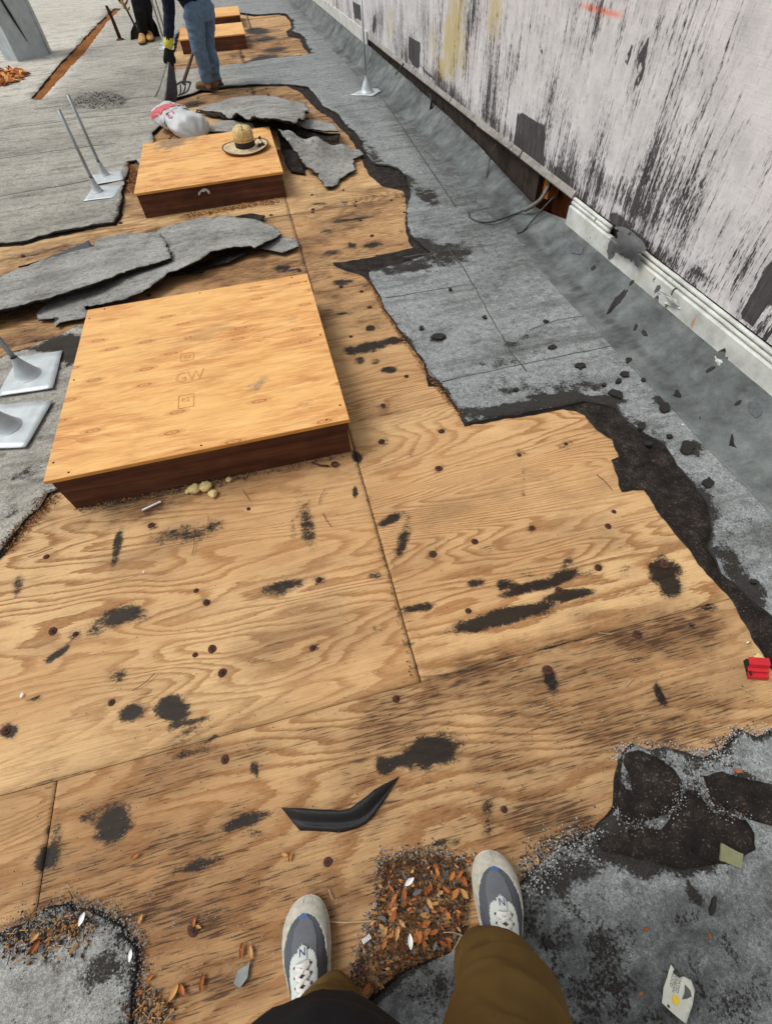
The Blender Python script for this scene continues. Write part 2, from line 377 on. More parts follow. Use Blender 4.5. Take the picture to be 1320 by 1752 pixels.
def m_wall():
    s = NT('peeling_white_paint', .88, .2); v = s.co()
    w1 = s.vm('ADD', v, s.vm('MULTIPLY', s.nc(v, (1, 3, 3)), (0, .03, .0)))
    a = s.noise(w1, (1, 42, 1.6), 5, .66); b = s.noise(w1, (1, 150, 5), 4, .7); c_ = s.noise(v, (1, 80, 34), 5, .7)
    big = s.noise(v, (1, .9, .6), 3, .55); md = s.noise(v, (1, 4.0, 1.6), 5, .65)
    peel = s.attr('peel'); yel = s.attr('yellow'); ora = s.attr('orange'); blk = s.attr('black')
    t = s.ma('ADD', s.ma('ADD', s.ma('MULTIPLY', a, .60), s.ma('MULTIPLY', b, .48)), s.ma('ADD', s.ma('MULTIPLY', s.ma('SUBTRACT', big, .5), .40), s.ma('MULTIPLY', s.ma('SUBTRACT', md, .5), .60)))
    t = s.ma('ADD', t, s.ma('ADD', s.ma('MULTIPLY', peel, .15), s.ma('ADD', s.ma('MULTIPLY', s.ma('SUBTRACT', c_, .5), .58), .012)))
    pm = s.ss(t, .672, .722); thin = s.ss(t, .55, .70)
    white = s.ramp(s.noise(v, (1, 7, 7), 5, .65), [(.3, C(186, 184, 184)), (.55, C(210, 207, 207)), (.8, C(222, 220, 219))])
    hx = s.noise(v, (1, 9, 190), 3, .65); vx = s.noise(v, (1, 240, 10), 3, .65)
    white = s.mix(.55, white, s.ramp(s.ma('ADD', s.ma('MULTIPLY', hx, .5), s.ma('MULTIPLY', vx, .5)), [(.35, (.84, .84, .84, 1)), (.6, (1.05, 1.05, 1.05, 1))]), 'MULTIPLY')
    col = s.mix(s.ma('MULTIPLY', thin, .55), white, C(130, 126, 126))
    ym = s.ma('MULTIPLY', s.ss(s.ma('ADD', s.ma('MULTIPLY', yel, .9), s.ma('ADD', s.ma('MULTIPLY', s.ma('SUBTRACT', a, .5), 1.8), s.ma('MULTIPLY', s.ma('SUBTRACT', b, .5), 1.0))), .15, .85), .75)
    ym = s.ma('MULTIPLY', ym, s.ss(yel, .02, .25))
    col = s.mix(ym, col, C(186, 164, 92))
    om = s.ma('MULTIPLY', s.ss(s.ma('ADD', ora, s.ma('MULTIPLY', s.ma('SUBTRACT', c_, .5), .7)), .2, 1.0), .8)
    col = s.mix(om, col, C(224, 122, 88))
    dark = s.ramp(s.noise(v, (1, 40, 8), 4, .65), [(.3, C(26, 24, 24)), (.55, C(52, 48, 48)), (.78, C(100, 95, 94))])
    bk = s.ss(s.ma('ADD', blk, s.ma('ADD', s.ma('MULTIPLY', s.ma('SUBTRACT', b, .5), .6), s.ma('MULTIPLY', s.ma('SUBTRACT', c_, .5), .6))), .40, .56)
    pm = s.ma('MAXIMUM', pm, bk)
    col = s.mix(s.ma('MULTIPLY', pm, .92), col, dark)
    h = s.ma('ADD', s.ma('MULTIPLY', pm, -1.0), s.ma('ADD', s.ma('MULTIPLY', b, .4), s.ma('MULTIPLY', hx, .35)))
    return s.out(col, None, h, .6, .004)
def m_flash():
    s = NT('grey_green_flashing', .85, .2); v = s.co()
    a = s.noise(v, (9, 9, 14), 6, .68); b = s.noise(v, (2, 3.5, 3), 5, .62); g = s.noise(v, 330, 2, .7); st = s.noise(v, (1, 26, 3), 4, .6)
    col = s.ramp(s.ma('ADD', s.ma('MULTIPLY', a, .5), s.ma('MULTIPLY', b, .5)), [(.36, C(64, 67, 67)), (.5, C(94, 99, 99)), (.64, C(120, 126, 124))])
    col = s.mix(.8, col, s.ramp(g, [(.3, (.66, .66, .66, 1)), (.5, (1, 1, 1, 1)), (.75, (1.25, 1.25, 1.25, 1))]), 'MULTIPLY')
    grime = s.attr('grime')
    col = s.mix(s.ma('MULTIPLY', s.ss(s.ma('ADD', grime, s.ma('MULTIPLY', s.ma('SUBTRACT', st, .5), 1.0)), .35, .85), .8), col, C(58, 56, 54))
    vw = s.vm('ADD', v, s.vm('MULTIPLY', s.nc(v, (9, 9, 9)), (.12, .12, .12))); crk = s.voro(vw, (11, 9, 9), 'DISTANCE_TO_EDGE'); cm = s.ma('MULTIPLY', s.ss(crk, .010, .002), s.ss(b, .56, .70))
    col = s.mix(s.ma('MULTIPLY', cm, .75), col, C(45, 45, 45))
    return s.out(col, None, s.ma('ADD', g, s.ma('MULTIPLY', a, .5)), .35, .002)

DECK = m_deck(); LID = m_lid(); GRAN = m_granule(); FELT = m_felt(); WALL = m_wall(); FLASH = m_flash()
def m_sideboard():
    s = NT('dark_stained_board', .7, .3); v = s.co(True)
    a = s.noise(v, (2, 2, 40), 4, .6, .4); b = s.noise(v, (4, 4, 6), 4, .6); f = s.noise(v, (14, 14, 260), 2, .6)
    col = s.ramp(s.ma('ADD', s.ma('MULTIPLY', a, .6), s.ma('MULTIPLY', b, .4)), [(.32, C(52, 27, 17)), (.46, C(78, 44, 29)), (.58, C(98, 60, 41)), (.72, C(128, 88, 60))])
    return s.out(col, None, s.ma('ADD', a, f), .35, .002)
SIDE = m_sideboard()
PLYEDGE = m_simple('plywood_edge', C(206, 150, 78), .7, .2, stretch=(3, 3, 420), var=.5)
DECKEDGE = m_simple('old_plywood_edge', C(46, 34, 25), .9, .1)
RUST = m_simple('rusty_steel', C(72, 42, 32), .8, .3, 240, .8, .6, .001)
TARBLK = m_simple('black_tar', C(36, 33, 31), .7, .35, 120, .4, .6, .003)
RUBBER = m_simple('black_rubber', C(30, 30, 31), .62, .35, 160, .4, .4, .001)
ALU = m_simple('aluminium_flashing', C(188, 195, 197), .5, .5, 14, .25, .08, .002)
ALU.node_tree.nodes['Principled BSDF'].inputs['Metallic'].default_value = .35
PIPE = m_simple('galvanised_pipe', C(150, 156, 158), .42, .5, 90, .15, .1, .001, .6)
DUCT = m_simple('galvanised_sheet', C(178, 188, 191), .45, .5, 9, .25, .25, .01, .25)
TRIMW = None
def m_trim():
    s = NT('white_painted_trim', .6, .35); v = s.co()
    a = s.noise(v, (8, 8, 8), 4, .6); b = s.noise(v, (60, 60, 60), 3, .6); st = s.attr('rust'); bl = s.attr('black'); y = s.noise(v, (3, 3.5, 3), 3, .6)
    col = s.ramp(a, [(.3, C(166, 167, 160)), (.55, C(200, 203, 197)), (.75, C(216, 219, 213))])
    col = s.mix(s.ma('MULTIPLY', s.ss(y, .56, .74), .5), col, C(196, 186, 156))
    col = s.mix(s.ma('MULTIPLY', s.ss(st, .3, .9), .75), col, C(176, 122, 74))
    chip = s.ss(s.ma('ADD', s.noise(v, 16, 6, .7), s.ma('MULTIPLY', y, .30)), .80, .83)
    col = s.mix(s.ma('MULTIPLY', chip, .9), col, C(70, 68, 66))
    bk = s.ss(s.ma('ADD', bl, s.ma('MULTIPLY', s.ma('SUBTRACT', b, .5), .6)), .4, .55)
    col = s.mix(s.ma('MULTIPLY', bk, .95), col, C(82, 82, 84))
    return s.out(col, None, s.ma('ADD', a, s.ma('MULTIPLY', chip, -.5)), .25, .003)
TRIM = m_trim()
GRIMEWOOD = m_simple('sooty_board', C(56, 47, 42), .9, .15, 40, .8, .8, .006, stretch=(3, 12, 9))
HOLEWOOD = m_simple('raw_brown_timber', C(96, 52, 28), .9, .1, stretch=(30, 6, 40), nscale=30, var=.5)

# ================================================================ ROOF
STEP = 1.2192
def near_step(p): return .018 if p[1] < 2.2 else (.035 if p[1] < 5.5 else .08)
# torn edge of the opening; each entry: cap edge (x, y) and, where the black underlay shows, its own edge
A_RAW = [(300, 172), (345, 158), (390, 151), (440, 147), (490, 146), (526, 152, 514, 157), (542, 169, 522, 167), (552, 184, 540, 186), (575, 196, 567, 202), (588, 213, 577, 214),
 (606, 228, 596, 232), (618, 245, 606, 247), (624, 262, 613, 264), (633, 276, 622, 280), (644, 285, 626, 290), (664, 288, 634, 301), (682, 292, 652, 318), (696, 311, 676, 322), (703, 336, 689, 326), (697, 353), (694, 373),
 (698, 396, 694, 397), (707, 411, 699, 412), (729, 430, 706, 425), (738, 439, 640, 440), (701, 451, 570, 451), (669, 459, 578, 459), (631, 471, 618, 470), (636, 487), (651, 510), (656, 528), (674, 551), (688, 574), (705, 596), (724, 619), (734, 642, 733, 660),
 (754, 660, 750, 661), (766, 681), (779, 698), (797, 727), (830, 721), (861, 715), (910, 708), (960, 699), (1000, 691, 985, 703), (1050, 699, 1000, 710), (1062, 715, 1018, 735), (1096, 740, 1046, 752), (1130, 760, 1059, 781), (1142, 778, 1046, 787),
 (1156, 800, 1063, 842), (1185, 830, 1100, 838), (1210, 870, 1128, 878), (1213, 910, 1155, 912), (1209, 940, 1182, 941), (1231, 985, 1193, 967), (1265, 1010, 1226, 1000), (1290, 1035, 1251, 1028), (1320, 1062, 1284, 1090), (1370, 1092, 1311, 1130), (1420, 1120, 1345, 1190),
 (1420, 1240, 1390, 1240), (1345, 1256), (1320, 1252), (1290, 1266), (1262, 1252), (1238, 1284), (1200, 1299), (1165, 1290), (1140, 1283), (1105, 1287), (1082, 1276), (1060, 1296), (1055, 1335), (1050, 1385), (1034, 1402), (1018, 1426), (985, 1441), (958, 1452), (922, 1478), (897, 1505), (868, 1556), (795, 1617), (748, 1641), (693, 1660), (652, 1696), (628, 1716), (606, 1766),
 'w-.17,-.9', 'w-.66,-.9', (222, 1790), (225, 1751), (228, 1721), (228, 1690), (236, 1651), (235, 1620), (217, 1605), (210, 1584), (180, 1569), (153, 1557), (129, 1558), (119, 1548), (106, 1553), (71, 1562), (64, 1575), (21, 1592), (0, 1605), (-90, 1640), (-150, 1200), (-70, 1010),
 (0, 953), (18, 929), (40, 900), (54, 884), (69, 873), (86, 845), 'w-.96,1.6', 'w-.96,2.62', (137, 562), (123, 568), (96, 582), (59, 595), (23, 606), (0, 615), (-150, 668), (-150, 470),
 (0, 421), (39, 419), (71, 409), (130, 397), (169, 389), (197, 385), (207, 374), (208, 356), (212, 326), (220, 300), (221, 281), (236, 278), 'w-.9,5.1', 'w-.9,5.58', (262, 232), (289, 205), (288, 183)]
def poly_from(raw, inset):
    cap = []; felt = []; flag = []
    for r in raw:
        if isinstance(r, str):
            p = np.array([float(v) for v in r[1:].split(',')]); cap.append(p); felt.append(p.copy()); flag.append(0)
        else:
            cap.append(G(r[0], r[1])[:2]); felt.append(G(r[2], r[3])[:2] if len(r) > 2 else cap[-1].copy()); flag.append(1 if len(r) > 2 else 2)
    cap = np.array(cap); felt = np.array(felt); n = len(cap)
    ar = 0.5 * sum(cap[i][0] * cap[(i + 1) % n][1] - cap[(i + 1) % n][0] * cap[i][1] for i in range(n)); sg = 1 if ar > 0 else -1
    for i in range(n):
        if flag[i] == 2:
            t = cap[(i + 1) % n] - cap[i - 1]; t /= np.linalg.norm(t) + 1e-9; nm = np.array([-t[1], t[0]]) * sg
            felt[i] = cap[i] + nm * inset * (.4 + 1.2 * hash2(np.array(i), np.array(3), 5))
    return cap, felt
CAPA, FELTA = poly_from(A_RAW, .005)
B_RAW = [(296, 122), (330, 119), (362, 117), (430, 107), (482, 101), (534, 94, 528, 93), (524, 76, 517, 76), (520, 65, 513, 66), (512, 60, 492, 62), (500, 55, 490, 54), (503, 46, 499, 47), (501, 37, 497, 38), (490, 26), (476, 24), (437, 27), (412, 24), (380, 18), (350, 20), (330, 40), (302, 62), (299, 82), (291, 100)]
CAPB, FELTB = poly_from(B_RAW, .03)
C_RAW = [(55, 172), (72, 174), (98, 146), (126, 114), (152, 86), (182, 43), (208, 16), (197, 16), (168, 42), (138, 76), (104, 112), (75, 147)]
CAPC, _ = poly_from(C_RAW, .02)
def ampf(p): return .008 if p[1] < 3 else .018
CA = densify(CAPA, near_step, ampf, 11); CB = densify(CAPB, .09, .03, 12); CC = densify(CAPC, .1, .02, 13)
FA = densify(FELTA, near_step, ampf, 21, freq=26); FB = densify(FELTB, .09, .03, 22)

# ---- structural slab and plywood sheets
slab = MB().box((-8, 12, -.17), (24, 46, .3)).obj('roof_deck', m_simple('timber_deck', C(110, 84, 56), .9, .1), None, False)
tag(slab, kind='structure')
TAR = [blob(*t) for t in [
 (205, 1055, 45, 17, -15, .95), (165, 1078, 22, 10, -15, .55), (200, 935, 34, 7, 103, .85), (480, 1005, 36, 13, -15, .78), (470, 1010, 60, 18, -12, .3), (295, 1210, 28, 21, 10, 1.1), (226, 1218, 23, 15, -22, 1.0), (195, 1410, 36, 27, -60, 1.05), (160, 1400, 40, 16, -20, .5), (86, 1465, 30, 20, -40, .85), (92, 1418, 20, 12, -20, .6),
 (96, 1120, 24, 6, -35, .9), (200, 1157, 20, 17, 0, .62), (415, 1405, 50, 10, -17, .9), (435, 1425, 22, 14, 10, .5), (338, 1480, 42, 9, -17, .75), (528, 905, 36, 13, 80, .62), (520, 870, 50, 16, 85, .35), (312, 912, 58, 17, -8, .58), (368, 898, 22, 12, -20, .6), (664, 890, 22, 9, -25, .85), (688, 925, 36, 10, 108, .75),
 (862, 1055, 78, 12, -14, 1.15), (975, 1018, 38, 8, -10, 1.05), (925, 1000, 74, 8, -14, 1.0), (966, 985, 30, 12, -12, .95), (968, 966, 24, 9, -60, .6), (815, 998, 15, 8, -8, .9), (868, 1000, 18, 8, 0, .8), (1138, 978, 26, 22, 50, 1.15), (1146, 1000, 20, 18, 60, 1.1), (712, 1040, 30, 7, -8, .85), (735, 1285, 44, 24, -8, 1.15), (690, 1300, 45, 12, -10, 1.05), (658, 1308, 18, 14, 0, 1.0), (736, 1270, 24, 10, 0, 1.0),
 (942, 1165, 22, 12, 70, 1.0), (834, 1390, 34, 11, 95, .55), (832, 1430, 12, 10, 0, .5), (760, 1442, 40, 7, -6, .7), (330, 1235, 36, 7, -12, .8), (320, 1258, 46, 14, -10, .45), (330, 1287, 46, 9, -12, .6), (300, 1290, 60, 12, -10, .3), (12, 1250, 14, 13, 0, .95), (1130, 1190, 22, 8, 65, .9), (435, 1313, 16, 6, 75, .9), (80, 1345, 8, 4, 0, .8), (30, 1000, 18, 8, 100, .75), (60, 1195, 16, 5, -8, .7), (610, 780, 12, 7, 60, .9), (607, 842, 10, 4, 90, .9),
 (632, 592, 36, 9, -12, 1.0), (668, 583, 26, 7, -12, .95), (600, 598, 12, 8, 0, .9), (663, 632, 13, 5, 0, 1.0), (633, 560, 9, 5, 0, .95), (613, 615, 9, 7, 0, .7), (642, 617, 8, 6, 0, .6), (590, 535, 22, 3, -4, .7), (585, 482, 20, 5, -5, .85), (638, 418, 18, 5, -8, .85), (602, 420, 9, 6, 0, .8), (565, 432, 14, 5, -8, .8), (484, 458, 14, 7, 0, .8), (505, 460, 10, 3, 0, .8), (600, 375, 30, 3, -8, .8), (560, 395, 14, 3, -5, .7), (545, 348, 12, 3, 0, .7), (590, 345, 7, 3, 0, .7),
 (500, 905, 20, 4, 85, .4), (1000, 1050, 30, 10, -10, .4), (705, 780, 26, 6, 85, .3), (895, 825, 38, 5, 92, .35), (870, 1060, 60, 20, -12, .35), (545, 990, 12, 8, 0, .5), (1075, 980, 20, 12, 20, .35), (905, 985, 20, 10, 0, .4), (640, 985, 16, 10, 0, .55), (700, 1100, 10, 5, 0, .6), (1215, 1040, 16, 8, 0, .6), (1185, 1072, 10, 6, 0, .7), (640, 1075, 10, 4, 0, .4),
 (450, 100, 26, 7, -10, .9), (470, 84, 22, 5, -8, .8), (452, 66, 22, 5, -8, .8), (440, 52, 20, 6, 0, 1.0), (330, 178, 22, 6, -12, .8), (440, 108, 12, 4, 0, .7), (400, 95, 10, 4, 0, .6)]]
TAR += [blob(p[0], p[1], 13, 10, -15, .42) for p in [(545, 992), (353, 1031), (129, 1085), (534, 1109), (380, 1151), (190, 1202), (384, 1300), (258, 898), (655, 693), (653, 755), (750, 801), (755, 737), (888, 778), (968, 759), (910, 903), (740, 948), (1023, 971), (956, 1010), (801, 1045), (1090, 1085), (936, 1146), (678, 1196), (862, 1385), (560, 1475), (10, 1250)]]
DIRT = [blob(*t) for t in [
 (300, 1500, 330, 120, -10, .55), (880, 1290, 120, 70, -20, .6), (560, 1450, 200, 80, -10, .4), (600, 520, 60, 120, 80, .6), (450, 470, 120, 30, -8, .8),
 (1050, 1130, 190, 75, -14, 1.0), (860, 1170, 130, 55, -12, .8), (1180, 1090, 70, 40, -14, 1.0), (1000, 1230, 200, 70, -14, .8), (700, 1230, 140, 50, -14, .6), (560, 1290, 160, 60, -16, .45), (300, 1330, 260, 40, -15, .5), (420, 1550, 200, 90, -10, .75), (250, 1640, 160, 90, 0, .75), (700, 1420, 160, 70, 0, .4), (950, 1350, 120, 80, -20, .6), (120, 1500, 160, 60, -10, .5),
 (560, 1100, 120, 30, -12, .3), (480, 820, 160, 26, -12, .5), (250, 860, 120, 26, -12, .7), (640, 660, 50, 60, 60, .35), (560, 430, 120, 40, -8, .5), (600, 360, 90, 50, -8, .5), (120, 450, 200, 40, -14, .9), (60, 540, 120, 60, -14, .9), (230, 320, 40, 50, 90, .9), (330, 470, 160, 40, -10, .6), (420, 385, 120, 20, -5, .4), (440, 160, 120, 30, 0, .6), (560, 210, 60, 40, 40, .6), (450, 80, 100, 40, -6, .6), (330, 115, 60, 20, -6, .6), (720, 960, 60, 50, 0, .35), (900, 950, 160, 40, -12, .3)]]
rows = {}
for k in range(-2, 13): rows[k] = (.417 + STEP * k, .417 + STEP * (k + 1))
SHEETS = []
SEAM_PTS = []
for k, (y0, y1) in rows.items():
    joints = [-.95 - 2.4384, -.95, 1.488, 1.488 + .9] if k == -1 else [-2.3014, .137 + (.03 if k >= 2 else 0), 1.72]
    for x0, x1 in zip(joints[:-1], joints[1:]):
        a0, a1, b0, b1 = x0 + .0014, x1 - .0014, y0 + .0006, y1 - .0006
        st = .0125 if -1 <= k <= 1 else (.03 if k <= 3 else .07)
        nx = max(2, int((a1 - a0) / st)); ny = max(2, int((b1 - b0) / st))
        X, Y = np.meshgrid(np.linspace(a0, a1, nx + 1), np.linspace(b0, b1, ny + 1))
        P = np.stack([X.ravel(), Y.ravel()], 1)
        ed = np.minimum(np.minimum(P[:, 0] - a0, a1 - P[:, 0]), np.minimum(P[:, 1] - b0, b1 - P[:, 1]))
        Z = fbm(P[:, 0] * 1.3, P[:, 1] * 1.3, 31 + k) * .004 - .0035 + .0008 * hash2(np.array(k + 20), np.array(int(x0 * 7) + 50), 3) - .002 * np.clip(1 - ed / .004, 0, 1)
        V = np.column_stack([P, Z])
        # ragged veneer along the joints
        q = np.arange((nx + 1) * (ny + 1)).reshape(ny + 1, nx + 1)
        Fq = np.stack([q[:-1, :-1], q[:-1, 1:], q[1:, 1:], q[1:, :-1]], -1).reshape(-1, 4)
        tar = paint(V, TAR); dirt_shade = np.clip(paint(V, DIRT, seed=9, wob=.5) + .20 + .34 * sstep(.6, -.1, P[:, 1]) + .18 * sstep(2.2, 3.0, P[:, 1]) + .5 * np.clip(fbm(P[:, 0] * 2.2, P[:, 1] * 3.5, 88, 5), -.2, .5) + .35 * np.clip(1 - ed / .05, 0, 1) * (fbm(P[:, 0] * 9, P[:, 1] * 9, 71) + .5), 0, 1)  # real dirt; its rise towards the feet also paints in shading there
        tar = np.maximum(tar, .8 * np.clip(1 - ed / .012, 0, 1) * sstep(.05, .25, fbm(P[:, 0] * 7, P[:, 1] * 7, 77)))
        ring = np.concatenate([q[0, :], q[1:, -1], q[-1, -2::-1], q[-2:0:-1, 0]]); n = len(V)
        lowv = V[ring] - np.array([0, 0, .013]); m = len(ring)
        Fs = Fq.tolist() + [[int(ring[i]), int(n + i), int(n + (i + 1) % m), int(ring[(i + 1) % m])] for i in range(m)]
        V2 = np.vstack([V, lowv])
        o = mesh_obj('plywood_sheet', V2, Fs, [DECK, DECKEDGE], slab, True, dict(tar=np.concatenate([tar, tar[ring]]), dirt_shade=np.concatenate([dirt_shade, dirt_shade[ring]])), [0] * len(Fq) + [1] * m, world=False)
        o.matrix_parent_inverse = Matrix.Identity(4)
        SHEETS.append((a0, a1, b0, b1, o))
def sheet_at(p):
    for a0, a1, b0, b1, o in SHEETS:
        if a0 <= p[0] <= a1 and b0 <= p[1] <= b1: return o
    return None
# rusty nail heads with their tin discs
def nail_mesh(seed):
    rg = random.Random(seed); prof = [(.0, .0048), (.0035, .0046), (.0042, .0022), (.0075, .0018), (.0105, .0008), (.0112, -.003)]
    V = []; n = 9
    for r, z in prof:
        for j in range(n):
            a = 2 * math.pi * j / n; rr = r * (1 + (.16 * (rg.random() - .5) if r > .007 else 0)); V.append([rr * math.cos(a), rr * math.sin(a) * .92, z + .001 * rg.random()])
    Fs = [[i * n + j, (i + 1) * n + j, (i + 1) * n + (j + 1) % n, i * n + (j + 1) % n][::-1] for i in range(len(prof) - 1) for j in range(n)]
    me = bpy.data.meshes.new('nail_head'); me.from_pydata(V, [], Fs); me.materials.append(RUST); return me
NAILM = [nail_mesh(i) for i in range(4)]
NAILS = [(545, 992), (353, 1031), (129, 1085), (534, 1109), (380, 1151), (190, 1202), (384, 1300), (78, 952), (258, 898), (655, 693), (653, 755), (750, 801), (755, 737), (888, 778), (968, 759), (910, 903), (740, 948), (1023, 971), (956, 1010), (801, 1045), (1090, 1085), (936, 1146), (678, 1196), (862, 1385), (560, 1475), (10, 1250), (1136, 966), (1050, 875), (812, 926), (425, 870), (600, 575), (663, 525), (632, 525), (618, 498), (695, 643), (1040, 900), (90, 1080), (335, 1010), (333, 1120), (362, 1110), (1285, 1090), (330, 1590)]
pts = [G(*p) for p in NAILS]
for k in range(2, 8):
    for yy in (rows[k][0] + .02, rows[k][0] + .32, rows[k][0] + .62, rows[k][0] + .92, rows[k][1] - .02):
        for xx in np.arange(-2.1, 1.6, .31):
            if random.random() < .62: pts.append(np.array([xx + random.uniform(-.05, .05), yy + random.uniform(-.02, .02), 0]))
fa2 = FA
P2 = np.array([p[:2] for p in pts]); ok = inside(P2, FA); cnt = 0
for p, g in zip(pts, ok):
    if not g or (-1.06 < p[0] < .15 and (1.44 < p[1] < 2.72 or 4.4 < p[1] < 5.68)): continue
    sh = sheet_at(p)
    if sh is None: continue
    o = bpy.data.objects.new('nail_head', random.choice(NAILM)); COL.objects.link(o); o.parent = sh
    sc_ = random.uniform(.8, 1.6) if p[1] < 3 else random.uniform(1.1, 1.8)
    o.location = (p[0], p[1], -.002 - slab.location.z); o.rotation_euler = (random.uniform(-.2, .2), random.uniform(-.2, .2), random.uniform(0, 6)); o.scale = (sc_,) * 3; cnt += 1

# ---- black underlay and granulated cap sheet
OUT = np.array([[-20, -2.9], [1.66, -2.9], [1.66, 34.9], [-20, 34.9]])
OUTD = densify(OUT, .3)
def grid_pts(x0, x1, y0, y1, st, jit=.35):
    X, Y = np.meshgrid(np.arange(x0, x1, st), np.arange(y0, y1, st)); P = np.stack([X.ravel(), Y.ravel()], 1)
    return P + RNG.uniform(-jit, jit, P.shape) * st
def visible(P, m=.25):
    d = (np.column_stack([P, np.zeros(len(P))]) - np.array([0, 0, CAM_H])) @ R
    w = -d[:, 2]; u = F_PX * d[:, 0] / w; v = F_PX * d[:, 1] / w
    return (w > .05) & (abs(u) < 660 * (1 + m)) & (abs(v) < 876 * (1 + m))
cand = [grid_pts(.1, 1.65, -.9, 3.0, .02), grid_pts(.1, 1.65, 3.0, 5.2, .032), grid_pts(-2.6, .2, -.9, 3.2, .024), grid_pts(-3.2, 1.65, 5.2, 9, .07), grid_pts(-3.4, .1, 3.0, 5.2, .04), grid_pts(-6, 1.65, 9, 16, .13)]
cand = np.vstack(cand); cand = cand[visible(cand)]
cand = np.vstack([cand, grid_pts(-19.7, 1.5, -2.6, 34.6, .6)])
hid = inside(cand, CAPA) | inside(cand, CAPB) | inside(cand, CAPC)
cand = cand[~hid]
dA = np.minimum(np.minimum(dist_poly(cand, CA), dist_poly(cand, CB)), dist_poly(cand, CC)); cand = cand[dA > .008]
V, Fa = cdt(OUTD, [CA, CB, CC], cand)
de = np.minimum(np.minimum(dist_poly(V, CA), dist_poly(V, CB)), dist_poly(V, CC))
Z = .013 + fbm(V[:, 0] * 2.2, V[:, 1] * 2.2, 41) * .010 + fbm(V[:, 0] * 11, V[:, 1] * 11, 42) * .004
lift = sstep(.12, 0, de) * (fbm(V[:, 0] * 5, V[:, 1] * 5, 43) + .12) * .03
Z = Z + np.clip(lift, -.004, .02)
left = (V[:, 0] < -1.0)
Z += np.where(V[:, 1] > 2.9, .006, 0)
BARE = [blob(*t) for t in [
 (800, 708, 60, 9, -4, .8), (880, 704, 90, 10, -6, 1.1), (975, 688, 70, 10, 4, 1.0), (920, 664, 110, 22, -2, .42), (1040, 688, 30, 10, 0, .9), (868, 672, 34, 10, 0, .55), (985, 668, 46, 12, 0, .6), (748, 581, 14, 7, -6, 1.2), (865, 620, 60, 16, -12, .45), (890, 585, 50, 8, -20, .5), (1100, 760, 80, 26, 45, .55), (1195, 860, 90, 22, 60, .5), (1240, 960, 60, 20, 55, .6), (1275, 1010, 50, 20, 45, .75), (1180, 770, 18, 14, 0, .9), (1130, 690, 14, 10, 0, .9), (1290, 900, 30, 14, 30, .5),
 (700, 460, 70, 12, -8, .65), (760, 440, 60, 18, -14, .7), (720, 425, 30, 14, 0, .9), (680, 310, 30, 14, 20, .9), (730, 340, 26, 14, 30, .7), (640, 270, 30, 8, 60, .6), (600, 225, 36, 8, 40, .5), (1205, 1345, 110, 60, 8, .4), (1110, 1345, 50, 62, 10, .6), (1270, 1360, 70, 38, 14, .6), (1190, 1400, 80, 50, 25, .6), (1060, 1440, 80, 36, 12, 1.2), (1160, 1470, 110, 26, -6, .9), (960, 1500, 60, 30, -20, .8), (910, 1560, 40, 60, 80, .55), (1010, 1620, 110, 60, 10, .42), (1200, 1600, 90, 70, 20, .3), (1100, 1730, 120, 40, 0, .4), (880, 1700, 60, 60, 0, .5), (740, 1700, 60, 40, 0, .45), (1250, 1680, 60, 60, 0, .45), (1180, 1548, 10, 26, 0, 1.0), (1110, 1540, 70, 30, 0, .2), (1000, 1690, 140, 70, 0, .5), (1220, 1700, 110, 70, 0, .45), (940, 1580, 60, 60, 0, .5),
 (130, 1650, 60, 26, 20, .45), (190, 1650, 34, 26, 0, .6), (110, 1580, 40, 16, 0, .8), (30, 1605, 40, 12, -15, .6), (190, 1720, 30, 40, 90, .4), (60, 870, 40, 20, -45, .3), (100, 590, 36, 10, -14, .9), (120, 600, 30, 22, -30, 1.0), (40, 700, 10, 4, 0, .5), (50, 810, 40, 10, -20, .5), (10, 880, 40, 14, -20, .35)]]
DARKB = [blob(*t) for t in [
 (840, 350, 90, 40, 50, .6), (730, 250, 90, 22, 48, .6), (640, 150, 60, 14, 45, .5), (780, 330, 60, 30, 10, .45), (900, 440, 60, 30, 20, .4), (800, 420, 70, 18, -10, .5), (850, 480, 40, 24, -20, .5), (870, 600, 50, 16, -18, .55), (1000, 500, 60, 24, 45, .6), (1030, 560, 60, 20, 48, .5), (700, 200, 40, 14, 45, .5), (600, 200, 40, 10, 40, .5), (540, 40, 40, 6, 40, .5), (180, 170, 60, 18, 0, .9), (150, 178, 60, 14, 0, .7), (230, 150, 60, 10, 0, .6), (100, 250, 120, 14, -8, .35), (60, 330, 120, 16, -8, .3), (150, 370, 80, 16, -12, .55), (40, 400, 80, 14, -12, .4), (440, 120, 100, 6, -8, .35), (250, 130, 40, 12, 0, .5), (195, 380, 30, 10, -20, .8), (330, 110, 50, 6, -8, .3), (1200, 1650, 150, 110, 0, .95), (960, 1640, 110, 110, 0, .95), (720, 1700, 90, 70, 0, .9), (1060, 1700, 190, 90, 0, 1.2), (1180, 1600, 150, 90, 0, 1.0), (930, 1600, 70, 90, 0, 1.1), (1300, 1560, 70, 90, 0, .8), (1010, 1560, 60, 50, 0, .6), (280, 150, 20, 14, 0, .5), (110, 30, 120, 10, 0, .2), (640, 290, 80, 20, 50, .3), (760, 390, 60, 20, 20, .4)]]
P3 = np.column_stack([V, Z])
bare = paint(P3, BARE, wob=.5); deb = np.minimum(dist_poly(V, CA), dist_poly(V, CB)); bare = np.maximum(bare, .55 * sstep(.045, .0, deb) * sstep(-.2, .25, fbm(V[:, 0] * 6, V[:, 1] * 6, 91)) + .25 * sstep(.012, 0, deb))
dark = np.clip(paint(P3, DARKB, seed=14, wob=.6) + .40 * sstep(1.1, 1.6, V[:, 0]) * sstep(2.0, 3.6, V[:, 1]), 0, 1)
